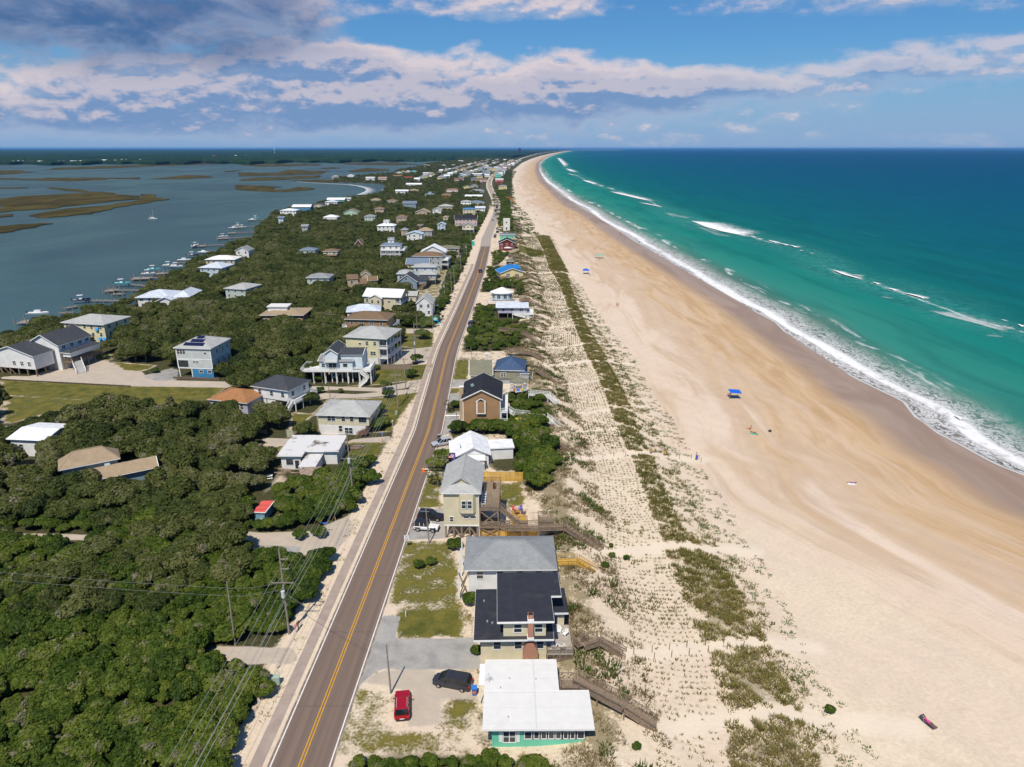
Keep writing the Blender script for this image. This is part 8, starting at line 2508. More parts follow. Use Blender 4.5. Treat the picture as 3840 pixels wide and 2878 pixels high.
 for fr,x,y,s,lb in ced:
  p=ground(fr,x,y)
  t=thing('cedar_tree',lb,'tree',p);t.scale=(s*1.15,s*1.15,s)
  link('crown',CED,t);MB().cyl((0,0,-.2),(0,0,2.2),.16,.1,7).obj('trunk',BARK,t)
 bush=[(fE,1210,770,1.7,'big rounded hedge bush by the road path'),(fE,1165,965,1.45,'rounded bush at the parking of the tall yellow house'),(fE,1128,1070,1.15,'round bush on the lawn beside two poles'),(fE,925,1170,1.2,'round bush between the two concrete drives'),(fE,950,1225,1.1,'round bush just below the concrete drive'),
   (fE,418,1190,.8,'dark bush on the strip between the drives'),(fE,575,1190,.6,'small bush on the strip between the drives'),(fE,395,1108,1.0,'low bush beside the deck posts'),(fE,868,1345,1.2,'clipped bush at the corner of the cream house'),(fE,845,1400,1.4,'second clipped bush beside the cream house'),(fE,850,1480,1.35,'clipped hedge bush nearest the path'),(fE,910,1450,1.1,'clipped hedge bush by the white mailbox'),
   (fE,760,1125,.7,'small bush at the foot of the deck stairs'),(fE,850,1010,.8,'reddish bush by the board fence'),(fL,870,545,.7,'small bush on the lawn by the pale drive'),(fL,990,548,.6,'bush at the end of the yellow house lawn'),(fL,1200,675,.5,'low bush in the island of the pale drive'),(fL,1290,660,.7,'bush beside the gravel drive of the solar house'),(fL,1785,685,.55,'round bush at the corner of the blue ground floor'),
   (fM,1725,340,.75,'small shrub in the island of the curved drive'),(fM,1840,330,.8,'shrub in the island between curved drive and path'),(fM,1365,358,.6,'lone shrub beside the curved drive'),(fA,655,935,.5,'small bush at the wall of the black roofed house'),(fA,620,620,.8,'bush at the corner of the white house'),(fA,520,270,.9,'dark shrub beside the carport of the grey hip roof'),(fA,290,390,.6,'low dark shrub in the dry yard'),(fA,370,370,.6,'low dark shrub near the carport'),
   (fZ6,1228,1040,.55,'lone green bush on the open beach'),(fZ6,255,1225,.45,'small bush at the edge of the planted sand'),(fZ6,128,255,.5,'sea shrub at the end of the long walkway stairs'),(fZ6,90,305,.55,'sea shrub beside the yellow stairs'),(fZ6,200,270,.5,'sea shrub by the sand path'),(fZ6,60,165,.35,'little sea shrub under the walkway stairs'),(fZ6,120,205,.45,'little sea shrub at the top of the sand path')]
 for fr,x,y,s,lb in bush:
  p=ground(fr,x,y)
  s*=.72 if fr is fZ6 else 1
  t=thing('bush',lb,'bush',p,rng.uniform(0,6));t.scale=(s,s,s*.9)
  link('crown',SHR[rng.randrange(6)],t);link('stem',SHRT[rng.randrange(2)],t)
 pm=leaf_mat('palm leaves',(.03,.05,.012),(.055,.08,.02),(.12,.13,.05))
 for fr,x,y,s,lb in ((fB,500,1090,1.0,'fan palm next to the stilt house'),(fB,455,1075,.85,'smaller fan palm toward the road by the stilt house'),(fB,580,505,.8,'fan palm before the tall brown house'),(fC,160,690,1.0,'fan palm beside the blue gabled house'),(fT,588,740,1.3,'fan palm above the oaks far from the road')):
  t=thing('palm_tree',lb,'tree',ground(fr,x,y));t.scale=(s,)*3
  MB().cyl((0,0,-.2),(.1,0,3.0),.19,.15,8).obj('trunk',BARK,t)
  for k in range(16):
   a=k*2.4;el=rng.uniform(-.5,.9)
   mb=MB();d=Vector((math.cos(a)*math.cos(el),math.sin(a)*math.cos(el),math.sin(el)));s_=Vector((-math.sin(a),math.cos(a),0))
   c=Vector((.1,0,3.0));e=c+d*.9
   for j in range(7):
    an=(j-3)*.32
    dd=(d*math.cos(an)+s_*math.sin(an));tip=e+dd*.95+Vector((0,0,-.25))
    w=dd.cross(d.cross(s_)).normalized()*.08
    mb.tri(e-w,e+w,tip)
   mb.tri(c,e+s_*.03,e-s_*.03)
   mb.obj('frond',pm,t)
vegetation()
# ------------------------------------------------------------------ grass of the dunes
def blades(name,x,y,k,hgt,wid,spread,mat,lb,seed,lean=.5):
 g=np.random.default_rng(seed)
 n=len(x)
 z=hz(x,y)
 X=np.repeat(x,k);Y=np.repeat(y,k);Z=np.repeat(z,k);S=np.repeat(g.uniform(.6,1.3,n),k)
 N=len(X)
 a=g.uniform(0,2*math.pi,N);r=spread*S*np.sqrt(g.uniform(0,1,N))
 bx,by=X+r*np.cos(a),Y+r*np.sin(a)
 le=lean*hgt*S*g.uniform(.2,1.3,N)
 tx,ty,tz=bx+le*np.cos(a),by+le*np.sin(a),Z+hgt*S*g.uniform(.6,1.2,N)
 w=wid*S*g.uniform(.6,1.3,N);b=a+math.pi/2+g.uniform(-.7,.7,N)
 V=np.stack([np.stack([bx-w*np.cos(b),by-w*np.sin(b),Z-.02],1),np.stack([bx+w*np.cos(b),by+w*np.sin(b),Z-.02],1),np.stack([tx,ty,tz],1)],1).reshape(-1,3)
 me=np_mesh(name,V,np.arange(N*3).reshape(N,3))
 put(me,'tint',np.repeat(g.uniform(0,1,n),k)*.6+g.uniform(0,.4,N),'FACE')
 me.materials.append(mat)
 link(name,me,kind='stuff',label=lb)
def dune_grass():
 g=np.random.default_rng(5)
 segs=trail_segments()
 def off_path(x,y):
  ok=np.ones(x.shape,bool)
  for ax,ay,bx,by,w in segs:
   vx,vy=bx-ax,by-ay
   t=np.clip(((x-ax)*vx+(y-ay)*vy)/(vx*vx+vy*vy),-.02,1.02)
   ok&=np.hypot(x-ax-t*vx,y-ay-t*vy)>w*(.8+.3*np.sin(x*2.1))
  return ok
 blob=poly(fC,(1080,1100),(1300,1090),(1440,1260),(1400,1330),(1250,1330),(1150,1250))
 def noise2(x,y,f):
  return (np.sin(x*f+2.1*np.sin(y*f*.63+1))+np.sin(y*f*1.17+1.9*np.sin(x*f*.71+2))+np.sin((x+y)*f*2.3+3*np.sin(y*f*.4)))/3
 X,Y=[],[]
 row=0
 for y in np.arange(50,560,1.0):
  a,b=float(X_PLANT0(y))+.4,float(X_STRIP0(y))-.9
  if b-a<1:continue
  base=(a+b)/2
  xs=np.arange(a,b,.72)
  X.append(xs+g.uniform(-.07,.07,len(xs)));Y.append(y+g.uniform(-.10,.10,len(xs))-1.8*((xs-a)/max(b-a,1))+.3*np.sin(xs*.5))
 X,Y=np.concatenate(X),np.concatenate(Y)
 k=off_path(X,Y)&~inside(X,Y,blob)&(g.random(len(X))<.80+.25*noise2(X,Y,.25))
 X,Y=X[k],Y[k]
 lu=noise2(X,Y,.16)+np.where(Y>210,.35,-.1)>.15
 blades('dune_grass',X[~lu],Y[~lu],10,.30,.05,.13,LEAF_GRASS,'small grass plants set out in rows on the sand',1,.9)
 blades('dune_grass',X[lu],Y[lu],16,.38,.065,.20,LEAF_GRASS,'bushy grass plants in the planted rows',2,.9)
 def fill(xa,xb,y0,y1,per,thr=None,f=.5,amp=.0):
  X,Y=[],[]
  for y in np.arange(y0,y1,1.0):
   a,b=float(xa(y)),float(xb(y))
   n=g.poisson(max(0,(b-a)*per*np.clip(1.25-y/900,.4,1)))
   X.append(g.uniform(a-amp,b+amp,n));Y.append(g.uniform(y,y+1,n))
  X,Y=np.concatenate(X),np.concatenate(Y)
  k=off_path(X,Y)
  if thr is not None:k&=noise2(X,Y,f)+g.uniform(-.25,.25,len(X))>thr
  return X[k],Y[k]
 global LEAF_BELT
 LEAF_BELT=leaf_mat('belt grass',(.085,.088,.014),(.155,.142,.030),(.25,.205,.065))
 x,y=fill(X_STRIP0,X_STRIP1,46,560,9.0,-.42,.8,.5)
 blades('dune_grass',x,y,11,.50,.06,.30,LEAF_BELT,'dense belt of beach grass along the second dune',3,.8)
 x,y=fill(X_STRIP1,lambda y:X_STRIP1(y)*.45+X_SPARSE(y)*.55,46,560,4.2,-.10,.75)
 blades('dune_grass',x,y,9,.40,.05,.26,LEAF_GRASS,'scattered beach grass seaward of the dense belt',4,.9)
 x,y=fill(lambda y:X_STRIP1(y)*.55+X_SPARSE(y)*.45,X_SPARSE,46,560,2.6,-.08,.6,.8)
 blades('beach_plant',x,y,10,.22,.08,.32,LEAF_SEA,'sparse green beach plants at the foot of the dune',5,1.1)
 G=Grid()
 x,y=fill(lambda y:X_CREST(y)-6.5,lambda y:X_PLANT0(y)+.8,46,700,4.2,-.12,.42,1.0)
 k=G.free(x,y,np.full(x.shape,.2))
 brown=leaf_mat('dry dune growth',(.060,.055,.020),(.13,.095,.042),(.22,.17,.075))
 blades('dune_grass',x[k],y[k],10,.46,.05,.34,brown,'brown and green growth on the crest of the first dune',6,.8)
 x,y=fill(lambda y:X_CREST(y)-6,lambda y:X_PLANT0(y),46,700,.8,.22,.33,.5)
 k=G.free(x,y,np.full(x.shape,.3))
 blades('dune_grass',x[k],y[k],26,.6,.09,.8,LEAF_SHRUB,'green tufts among the brown growth of the first dune',7,.7)
 x,y=fill(lambda y:X_WET(y)-88,lambda y:X_WET(y)-62,560,2200,.28,-.05,.10,3)
 blades('dune_grass',x,y,12,.9,.30,1.6,LEAF_SHRUB,'green dune growth along the far beach',8,.9)
 x,y=fill(lambda y:X_WET(y)-66,lambda y:X_WET(y)-52,560,1300,.05,.25,.12,3)
 blades('beach_plant',x,y,8,.5,.2,1.0,LEAF_SEA,'isolated plants on the far beach',9,.9)
 for n_,(p,per,thr) in enumerate(((poly(fA,(-220,1150),(110,1150),(130,1380),(380,1420),(720,1540),(640,1610),(-320,1640)),5,.12),(poly(fA,(420,1230),(680,1220),(700,1500),(410,1400)),6,-.05),(poly(fA,(125,210),(545,215),(565,640),(90,640)),3,.22),(poly(fB,(330,960),(540,1000),(540,1270),(270,1250)),3,.1),(poly(fB,(560,440),(690,400),(690,520),(560,530)),4,0),(poly(fB,(950,1050),(1170,1050),(1190,1260),(950,1240)),5,-.1))):
  a=np.array(p)
  n=int((a[:,0].max()-a[:,0].min())*(a[:,1].max()-a[:,1].min())*per)
  x,y=g.uniform(a[:,0].min(),a[:,0].max(),n),g.uniform(a[:,1].min(),a[:,1].max(),n)
  k=inside(x,y,p)&(noise2(x,y,.9)+g.uniform(-.3,.3,n)>thr)&G.free(x,y,np.full(n,.1))
  k&=x>X_ROAD(y)+4.2
  for q in [q for _,q in GRAVEL+PAVE]:k&=~inside(x,y,q)
  blades('ground_cover',x[k],y[k],9,.16,.07,.28,LEAF_SHRUB if n_<2 else LEAF_GRASS,'low green ground cover on the sandy lots',30+n_,1.1)
 x,y=fill(lambda y:X_ROAD(y)-8.0,lambda y:X_ROAD(y)-5.9,46,420,2.6,.0,.5)
 blades('verge_grass',x,y,8,.22,.035,.22,LEAF_GRASS,'dry grass tufts between path and thicket',10,.8)
 x,y=fill(lambda y:X_ROAD(y)-4.3,lambda y:X_ROAD(y)-3.75,46,420,1.2,.25,.5)
 blades('verge_grass',x,y,6,.12,.03,.2,LEAF_GRASS,'thin grass between road and path',11,.8)
 x,y=fill(lambda y:X_ROAD(y)+5,lambda y:X_CREST(y)-5,46,300,1.6,.14,.45)
 k=G.free(x,y,np.full(x.shape,.15))
 blades('verge_grass',x[k],y[k],9,.25,.04,.26,LEAF_GRASS,'patchy grass on the sandy lots',12,.8)
dune_grass()
def mainland():
 """the wooded far shore of the sound and the low land behind"""
 az=np.radians(np.linspace(-52,5.5,420))
 t=np.linspace(0,1,60)**2.2
 r0=np.array([Y_MAIN(math.tan(a)*3300) for a in az])/np.cos(az)
 Rr=r0[None,:]*(np.maximum(62000,r0*1.2)[None,:]/r0[None,:])**t[:,None]
 wob=1+.03*np.sin(az*60)[None,:]*(1-t)[:,None]+.02*np.sin(az*171+1)[None,:]*(1-t)[:,None]
 Rr=Rr*wob
 X,Y=Rr*np.sin(az),Rr*np.cos(az)
 g=np.random.default_rng(3)
 Z=8+6*g.random(X.shape)
 Z[0]=-.5
 Z[1]=7+4*g.random(X.shape[1])
 gap=(np.sin(X*.0016+np.sin(Y*.0011)*2)*np.sin(Y*.0009+1)>.55)&(X>-900)
 Z=np.where(gap,.2,Z)*np.clip((5.5-np.degrees(az))/5,.08,1)[None,:]
 me=grid_mesh('far_forest',X,Y,Z,False)
 m,tt,b,out=new_mat('far forest')
 geo=tt.add('ShaderNodeNewGeometry').outputs['Position']
 n=tt.noise(tt.mapping(geo,(1,.25,1)),.004,6,.65)
 n2=tt.noise(geo,.03,4,.7)
 c=tt.mix(tt.step(n,.35,.65),(.012,.030,.022),(.022,.052,.024))
 c=tt.mix(tt.math('MULTIPLY',tt.step(n2,.45,.7),.4),c,(.045,.065,.028))
 tt.set(b.inputs['Base Color'],c)
 b.inputs['Roughness'].default_value=1
 b.inputs['Specular IOR Level'].default_value=0
 me.materials.append(m)
 link('far_forest',me,kind='stuff',label='wooded mainland beyond the sound')
mainland()
# ------------------------------------------------------------------ docks and boats
SW_Z=-.35
def dock(label,a,b,w=1.6,head=None):
 A,B=at(fN,*a,.7),at(fN,*b,.7)
 d=B-A
 root=thing('pier',label,'pier',(A.x,A.y,SW_Z),math.atan2(d.y,d.x),'timber piers on the sound')
 L=math.hypot(d.x,d.y)
 dm=M('grey dock wood',(.27,.235,.20),.9,.25,2,kind='wood')
 k=max(1,int(L/.5));mb=MB()
 for i in range(k):mb.box(L*i/k,L*(i+.93)/k,-w/2,w/2,.98,1.05)
 mb.obj('planking',dm,root,kind='stuff')
 st=MB()
 for e in (-1,1):st.box(0,L,e*w*.42-.06,e*w*.42+.06,.75,.975)
 st.obj('stringer',dm,root)
 pm=post_mesh('piling',.26,2.4,dm)
 n=max(2,int(L/4))
 for i in range(n+1):
  for e in (-1,1):link('piling',pm,root,(L*i/n,e*(w/2+.1),-.9))
 if head:
  x0,x1,y0,y1=head
  MB().box(x0,x1,y0,y1,.97,1.06).obj('dock_head',dm,root)
  for x in (x0,(x0+x1)/2,x1):
   for y in (y0,y1):link('piling',post_mesh('piling_tall',.26,4.0,dm),root,(x,y,-.9))
def boat(label,kind,L,hull,group='boats on the sound'):
 t=thing('motor_boat',label,'boat',group=group)
 rings=[]
 for i in range(9):
  u=i/8;x=(u-.5)*L
  hw=L*.16*(1 if u<.55 else max(.03,math.cos((u-.55)/.45*math.pi/2)**.7))
  zk=.0+max(0,u-.6)**2*1.6;zt=.75+.35*u*u
  rings.append([(x,0,zk),(x,hw*.8,zk+.22),(x,hw,zt),(x,hw*.82,zt+.004),(x,hw*.8,zt-.15),(x,-hw*.8,zt-.15),(x,-hw*.82,zt+.004),(x,-hw,zt),(x,-hw*.8,zk+.22)])
 MB().loft(rings).obj('hull',M(hull[0]+' boat hull',hull[1],.3,.05),t)
 wh=M('gelcoat white',(.78,.78,.76),.3,.05)
 MB().box(-L*.46,L*.30,-L*.12,L*.12,.50,.62).obj('deck',M('boat deck',(.62,.60,.55),.7),t)
 if kind=='top':
  MB().box(-L*.10,L*.06,-.4,.4,.625,1.35).obj('console',wh,t,bevel=.08)
  MB().box(-L*.20,L*.12,-L*.12,L*.12,2.5,2.62).obj('hard_top',wh,t,bevel=.04)
  for x in (-L*.17,L*.09):
   for y in (-L*.10,L*.10):MB().cyl((x,y,.62),(x,y*.95,2.5),.04,n=6).obj('top_post',METAL(),t)
 else:
  MB().loft([[(-L*.15,-L*.12,.63),(L*.30,-L*.08,.63),(L*.30,L*.08,.63),(-L*.15,L*.12,.63)],[(-L*.10,-L*.10,1.6),(L*.12,-L*.08,1.6),(L*.12,L*.08,1.6),(-L*.10,L*.10,1.6)]]).obj('cabin',wh,t)
  MB().loft([[(L*.07,-L*.085,1.25),(L*.21,-L*.075,1.25),(L*.21,L*.075,1.25),(L*.07,L*.085,1.25)],[(L*.07,-L*.083,1.5),(L*.15,-L*.073,1.5),(L*.15,L*.073,1.5),(L*.07,L*.083,1.5)]]).obj('windscreen',glass_mat(),t)
  MB().box(-L*.12,L*.10,-L*.10,L*.10,1.602,1.75).obj('roof',wh,t)
 MB().box(-L*.53,-L*.46,-.25,.25,.35,1.35).obj('outboard_motor',DARK(),t,bevel=.05)
 return t
def sound_side():
 D=[((165,1562),(600,1560),2.4,(0,9,-3,3),'wide dock nearest the camera carrying the cabin boat'),((720,1385),(1090,1388),1.8,None,'long pier with many pilings to the jagged white roofs'),((530,1452),(640,1432),2.0,None,'low float at the outer end of the long pier'),((490,1490),(610,1482),1.2,None,'narrow landing between two docks'),((880,1302),(1170,1300),1.8,(0,5,-3,3),'pier with the lower white float'),((935,1332),(1025,1332),2.5,None,'low white float beside the aqua boat'),((1080,1252),(1260,1270),1.6,None,'pier leading to the aqua boat'),
  ((1100,1203),(1380,1192),1.6,(0,9,-4,3),'pier with tall mooring posts'),((1300,1162),(1510,1158),1.6,(0,5,-3,3),'pier crowded with boat lifts'),((1480,1072),(1640,1060),1.6,None,'pier before the cream hip roof'),((1590,935),(1900,922),2.0,(0,9,-5,2),'sunlit pier by the small boathouse'),((1700,985),(1830,975),1.4,None,'short pier behind the moored white boat'),((1800,874),(2120,858),2.0,(0,8,-3,3),'long pier at the grassy landing'),((1890,828),(2140,818),2.0,(0,6,-3,3),'upper pier at the grassy landing'),((1930,780),(2110,772),2.0,(0,6,-3,3),'pier with a cluster of white boats'),((2050,722),(2180,715),2.0,None,'farthest pier along the sound trees')]
 for a,b,w,h,lb in D:dock(lb,a,b,w,h)
 wh,aq,nv=('white',(.78,.78,.76)),('aqua',(.10,.50,.52)),('navy',(.02,.03,.08))
 pa=boat('white cabin boat raised on the dock nearest the camera','cabin',8.5,wh)
 pb=boat('dark hulled boat on the lift of the long pier','top',7.5,nv)
 pc=boat('aqua hulled boat with white hard top on its lift','top',8.0,aq)
 pd=boat('white boat with hard top beside the tall mooring posts','top',7.5,wh)
 for o,x,y,z,a in ((pa,315,1502,1.4,5),(pb,675,1390,.9,20),(pc,1012,1252,1.2,5),(pd,1228,1172,.9,15)):
  p=at(fN,x,y,z);o.location=p;o.rotation_euler=(0,0,R(a))
 for s,x,y,z,a,lb in ((pc,1272,1135,1.2,5,'aqua boat behind the tall mooring posts'),(pd,1400,1102,1.0,10,'white boat among the crowded boat lifts'),(pd,1462,1110,.9,0,'second white boat among the crowded boat lifts'),(pa,1525,1058,-.2,10,'white cabin boat before the cream hip roof'),(pb,1595,1018,.8,10,'dark boat left of the moored white boat'),(pa,1688,993,.2,0,'moored white boat lying before a short pier'),(pd,1622,935,1.0,80,'white boat at the head of the sunlit pier'),
       (pd,1850,862,.8,15,'white boat at the head of the long landing pier'),(pa,1935,790,.8,20,'white cabin boat in the white cluster'),(pd,1975,770,.8,10,'hard top boat in the white cluster'),(pd,2010,785,.6,30,'boat nearest the trees in the white cluster'),(pa,2090,722,.8,10,'white boat on the farthest pier'),(pc,2120,705,.8,5,'aqua boat behind the farthest pier')):
  dup(s,lb,at(fN,x,y,z),R(a),'boats on the sound')
 for k,(x,y) in enumerate(((1000,352),(1020,358),(1040,350),(985,362))):
  dup((pa,pd)[k%2],f'tiny white boat {("first", "second", "third", "outermost")[k]} along the far basin',at(fT,x,y,0),R(20*k),'boats in the far basin')
 p=at(fN,1268,712,SW_Z)
 s=thing('sailing_boat','white sailing boat anchored alone on the sound','sailing boat',p,R(8))
 s.scale=(.65,.65,.65)
 rings=[]
 for i in range(9):
  u=i/8;x=(u-.5)*12;hw=1.7*max(.04,math.sin(math.pi*min(1,.25+u*.75))**.8)
  rings.append([(x,0,-.3),(x,hw*.8,.1),(x,hw,1.1+.3*u),(x,-hw,1.1+.3*u),(x,-hw*.8,.1)])
 wh_=M('gelcoat white',(.78,.78,.76))
 MB().loft(rings).obj('hull',wh_,s);MB().box(-2.5,2.5,-.9,.9,1.3,2.1).obj('cabin',wh_,s,bevel=.1)
 MB().cyl((1,0,1.2),(1,0,13),.12,.08,8).obj('mast',wh_,s);MB().cyl((1,0,2.8),(-4,0,2.9),.16,.12,8).obj('boom',wh_,s);MB().cyl((-3,0,1.3),(-3,0,8),.09,.06,7).obj('mast',wh_,s)
 MB().box(-4.5,-2.6,-1,1,2.6,2.72).obj('awning',M('sail cloth',(.6,.58,.52),.8),s)
 P=[at(fT,x,y,-.30) for x,y in ((395,299),(480,305),(560,309),(660,314),(760,319),(830,328),(880,340),(905,352),(900,366),(870,380),(850,388))]
 V,Fc,ac=[],[],[]
 for i,q in enumerate(P):
  w=3+i*.7
  dd=(P[min(i+1,len(P)-1)]-P[max(i-1,0)]).normalized();nn=Vector((-dd.y,dd.x,0))
  for a_,sgn in ((0,-1),(1,1)):V.append(tuple(q+nn*w*sgn));ac.append(a_)
  if i:Fc.append((2*i-2,2*i,2*i+1,2*i-1))
 me=np_mesh('wake',np.array(V),np.array(Fc),True)
 for nm,v in (('across',np.array(ac)*.5+.05),('along',np.repeat(np.arange(len(P))*30.,2)),('dense',np.full(len(V),.62)),('ends',np.ones(len(V)))):put(me,nm,v)
 me.materials.append(bpy.data.materials['breaker foam'])
 link('boat_wake',me,kind='structure')
 hs=[(40,250),(130,252),(205,250),(300,250),(365,252),(540,250),(640,250),(705,248),(890,240),(970,244),(1050,238),(1200,236),(1780,196),(1960,196),(2060,194)]
 cs=['white','cream','white','red','tan','white','cream','white','teal','white','cream','tan','red','white','white']
 for k,(x,y) in enumerate(hs):
  p=at(fN,x,y,0)
  o=thing('house',f'tiny {cs[k]} house on the far wooded shore'+', '+('first','second','third','fourth','fifth','sixth','seventh','eighth','ninth','tenth','eleventh','twelfth','thirteenth','fourteenth','last')[k]+' along the shore','house',(p.x,p.y-25,0),0,'houses on the far shore')
  MB().box(-13,13,-7,7,0,8).obj('wall',wall_mat(cs[k]),o)
  r=MB();r.loft([[(x_,-8,8.01),(x_,8,8.01),(x_,0,12)] for x_ in (-14,14)]);r.obj('roof',roof_mat('red' if cs[k]=='red' else 'white'),o)
 for fr,x,y,h,w,nm,lb in ((fZ7,1417,118,62,16,'tower_block','dark tall tower block far along the coast'),(fT,240,110,45,5,'water_tower','pale water tower above the far woods')):
  p=at(fr,x,y,0)
  o=thing(nm,lb,'tower',(p.x,p.y,0))
  if nm=='tower_block':MB().box(-w,w,-w,w,0,h).obj('wall',M('dark tower',(.02,.03,.05),.6),o);MB().box(-w*.6,w*.6,-w*.6,w*.6,h+.01,h+5).obj('roof',DARK(),o)
  else:MB().cyl((0,0,0),(0,0,h),2,n=10).obj('shaft',wh_,o);MB().ball((0,0,h+6),9,12,8).obj('water_tank',M('tank aqua',(.35,.6,.58)),o)
sound_side()
# ------------------------------------------------------------------ people on the beach
def person_mesh(pose,skin,cloth,name):
 J={'stand':dict(p=(0,0,.92),c=(0,0,1.25),n=(0,0,1.48),h=(0,.01,1.66),k=((.10,.05,.48),(-.10,-.08,.48)),f=((.10,.22,.03),(-.10,-.30,.05)),e=((.27,-.05,1.15),(-.27,.05,1.15)),w=((.27,.12,.92),(-.27,.22,.95))),
  'sit':dict(p=(0,0,.30),c=(0,-.14,.62),n=(0,-.18,.84),h=(0,-.16,1.02),k=((.12,.42,.42),(-.12,.42,.42)),f=((.14,.80,.08),(-.14,.80,.08)),e=((.30,-.02,.52),(-.30,-.02,.52)),w=((.24,.22,.45),(-.24,.22,.45))),
  'lie':dict(p=(0,0,.16),c=(0,-.34,.20),n=(0,-.56,.22),h=(0,-.74,.26),k=((.10,.42,.20),(-.12,.40,.30)),f=((.12,.86,.10),(-.12,.84,.10)),e=((.30,-.50,.12),(-.34,-.62,.15)),w=((.32,-.22,.10),(-.14,-.80,.20)))}[pose]
 if pose in PCACHE:
  m=PCACHE[pose].copy()
  m.materials[0]=skin;m.materials[1]=cloth
  return m,J['h']
 s=lambda q,d:tuple(a+b for a,b in zip(q,d))
 V=[J['p'],J['c'],J['n'],J['h']];Rd=[.15,.15,.06,.105];E=[(0,1),(1,2),(2,3)]
 for i,sg in ((0,1),(1,-1)):
  b=len(V)
  V+=[s(J['p'],(sg*.09,.02,-.06)),J['k'][i],J['f'][i],s(J['f'][i],(0,.16,-.01)),s(J['n'],(sg*.18,0,-.06)),J['e'][i],J['w'][i],s(J['w'][i],(0,.09,-.03))]
  Rd+=[.095,.062,.042,.035,.06,.042,.032,.035]
  E+=[(0,b),(b,b+1),(b+1,b+2),(b+2,b+3),(2,b+4),(b+4,b+5),(b+5,b+6),(b+6,b+7)]
 me=bpy.data.meshes.new(name);me.from_pydata(V,E,[])
 o=bpy.data.objects.new('tmp',me);COL.objects.link(o)
 md=o.modifiers.new('s','SKIN')
 for v,r in zip(me.skin_vertices[0].data,Rd):v.radius=(r,r)
 me.skin_vertices[0].data[0].use_root=True
 o.modifiers.new('u','SUBSURF').levels=1
 m=bpy.data.meshes.new_from_object(o.evaluated_get(bpy.context.evaluated_depsgraph_get()))
 bpy.data.objects.remove(o)
 m.materials.clear();m.materials.append(skin);m.materials.append(cloth)
 P=Vector(J['p']);C_=Vector(J['c'])
 for f in m.polygons:
  f.use_smooth=True
  if min((f.center-P).length,(f.center-P.lerp(C_,.6)).length)<.21:f.material_index=1
 PCACHE[pose]=m
 return m,J['h']
PCACHE={}
def beach():
 skins=[M('skin',(.52,.29,.19),.6,.06),M('tanned skin',(.34,.17,.10),.6,.06)]
 hair=[M('dark hair',(.03,.02,.015),.7),M('fair hair',(.36,.22,.09),.7)]
 n=[0]
 def person(fr,x,y,pose,cl,c,lb,rz=0,lift=0,sk=0):
  p=ground(fr,x,y);p.z+=lift
  t=thing('person',lb,'person',p,R(rz),'people on the beach')
  me,h=person_mesh(pose,skins[sk],M(cl+' cloth',c,.8,.06),'body')
  link('body',me,t)
  MB().ball((h[0],h[1]-.02,h[2]+.05),(.115,.12,.11),9,6).obj('hair',hair[n[0]%2],t);n[0]+=1
  return p
 pk,bk,bl,wt,rd=(.75,.05,.30),(.03,.03,.035),(.05,.10,.40),(.75,.74,.72),(.60,.05,.04)
 def towel(fr,x,y,c,lb,rz=0):
  p=ground(fr,x,y)
  MBo=MB().box(-.5,.5,-1.0,1.0,.012,.035).obj('beach_towel',M(lb.split()[0]+' towel',c,.9,.1),None,p);MBo.rotation_euler=(0,0,R(rz))
  tag(MBo,lb,'towel','towels on the beach')
 def canopy(fr,x,y,c,lb,w=3.0,d=2.2,tilt=0,top='flat'):
  t=thing('beach_canopy',lb,'canopy',ground(fr,x,y),0,'canopies on the beach')
  m=M(lb.split()[0]+' canopy',c,.7,.05)
  if top=='flat':MB().box(-w/2,w/2,-d/2,d/2,2.1,2.15).obj('canopy',m,t).rotation_euler=(R(tilt),R(4),0)
  else:
   mb=MB();mb.loft([[(-w/2,-d/2,1.9),(w/2,-d/2,1.9),(w/2,d/2,1.9),(-w/2,d/2,1.9)],[(-w/2,-d/2,2.2),(w/2,-d/2,2.2),(w/2,d/2,2.2),(-w/2,d/2,2.2)],[(-.2,-.2,3.0),(.2,-.2,3.0),(.2,.2,3.0),(-.2,.2,3.0)]]);mb.obj('canopy',m,t)
  for sx in (-.46,.46):
   for sy in (-.46,.46):MB().cyl((w*sx,d*sy,0),(w*sx,d*sy,2.05),.035,n=6).obj('pole',METAL(),t)
 canopy(fZ4,84,985,(.01,.12,.60),'blue flat beach canopy shading two people',3.2,2.6,5)
 person(fZ4,58,975,'sit','dark',bk,'person in dark clothes seated on the shady side of the blue flat canopy',60);person(fZ4,66,962,'sit','orange',(.7,.2,.04),'person in orange seated beneath the blue flat canopy',80,0,1)
 canopy(fZ3,573,940,(.01,.16,.62),'blue peaked beach tent near the sandy cross path',3.4,3.4,0,'peak')
 person(fZ3,600,950,'lie','dark',bk,'person lying beside the blue peaked tent',70)
 canopy(fZ3,668,828,(.05,.50,.42),'mint flat beach canopy far along the beach',5.5,3.0)
 person(fZ3,672,842,'sit','red',rd,'person in red sitting before the mint canopy',100)
 for k,(x,y,ps,c,lb) in enumerate(((795,1178,'stand',bk,'person in black walking beside another on the open sand'),(806,1178,'stand',rd,'person in red shorts walking beside the one in black'))):person(fZ3,x,y,ps,'bk' if k==0 else 'red',c,lb,160+20*k,0,k)
 person(fZ4,188,1180,'sit','orange',(.7,.2,.04),'person in orange seated on the bright sand',40);person(fZ4,206,1198,'lie','orange',(.7,.2,.04),'person in orange lying by the person seated',40,0,1)
 towel(fZ4,212,1206,(.1,.35,.25),'green towel beside the person in orange lying',60)
 b=thing('beach_bag','small dark bag alone on the sand right of the two in orange','bag',ground(fZ4,310,1194));MB().box(-.35,.35,-.22,.22,0,.5).obj('body',DARK(),b,bevel=.08);MB().cyl((-.2,0,.5),(.2,0,.62),.03,n=6).obj('handle',DARK(),b)
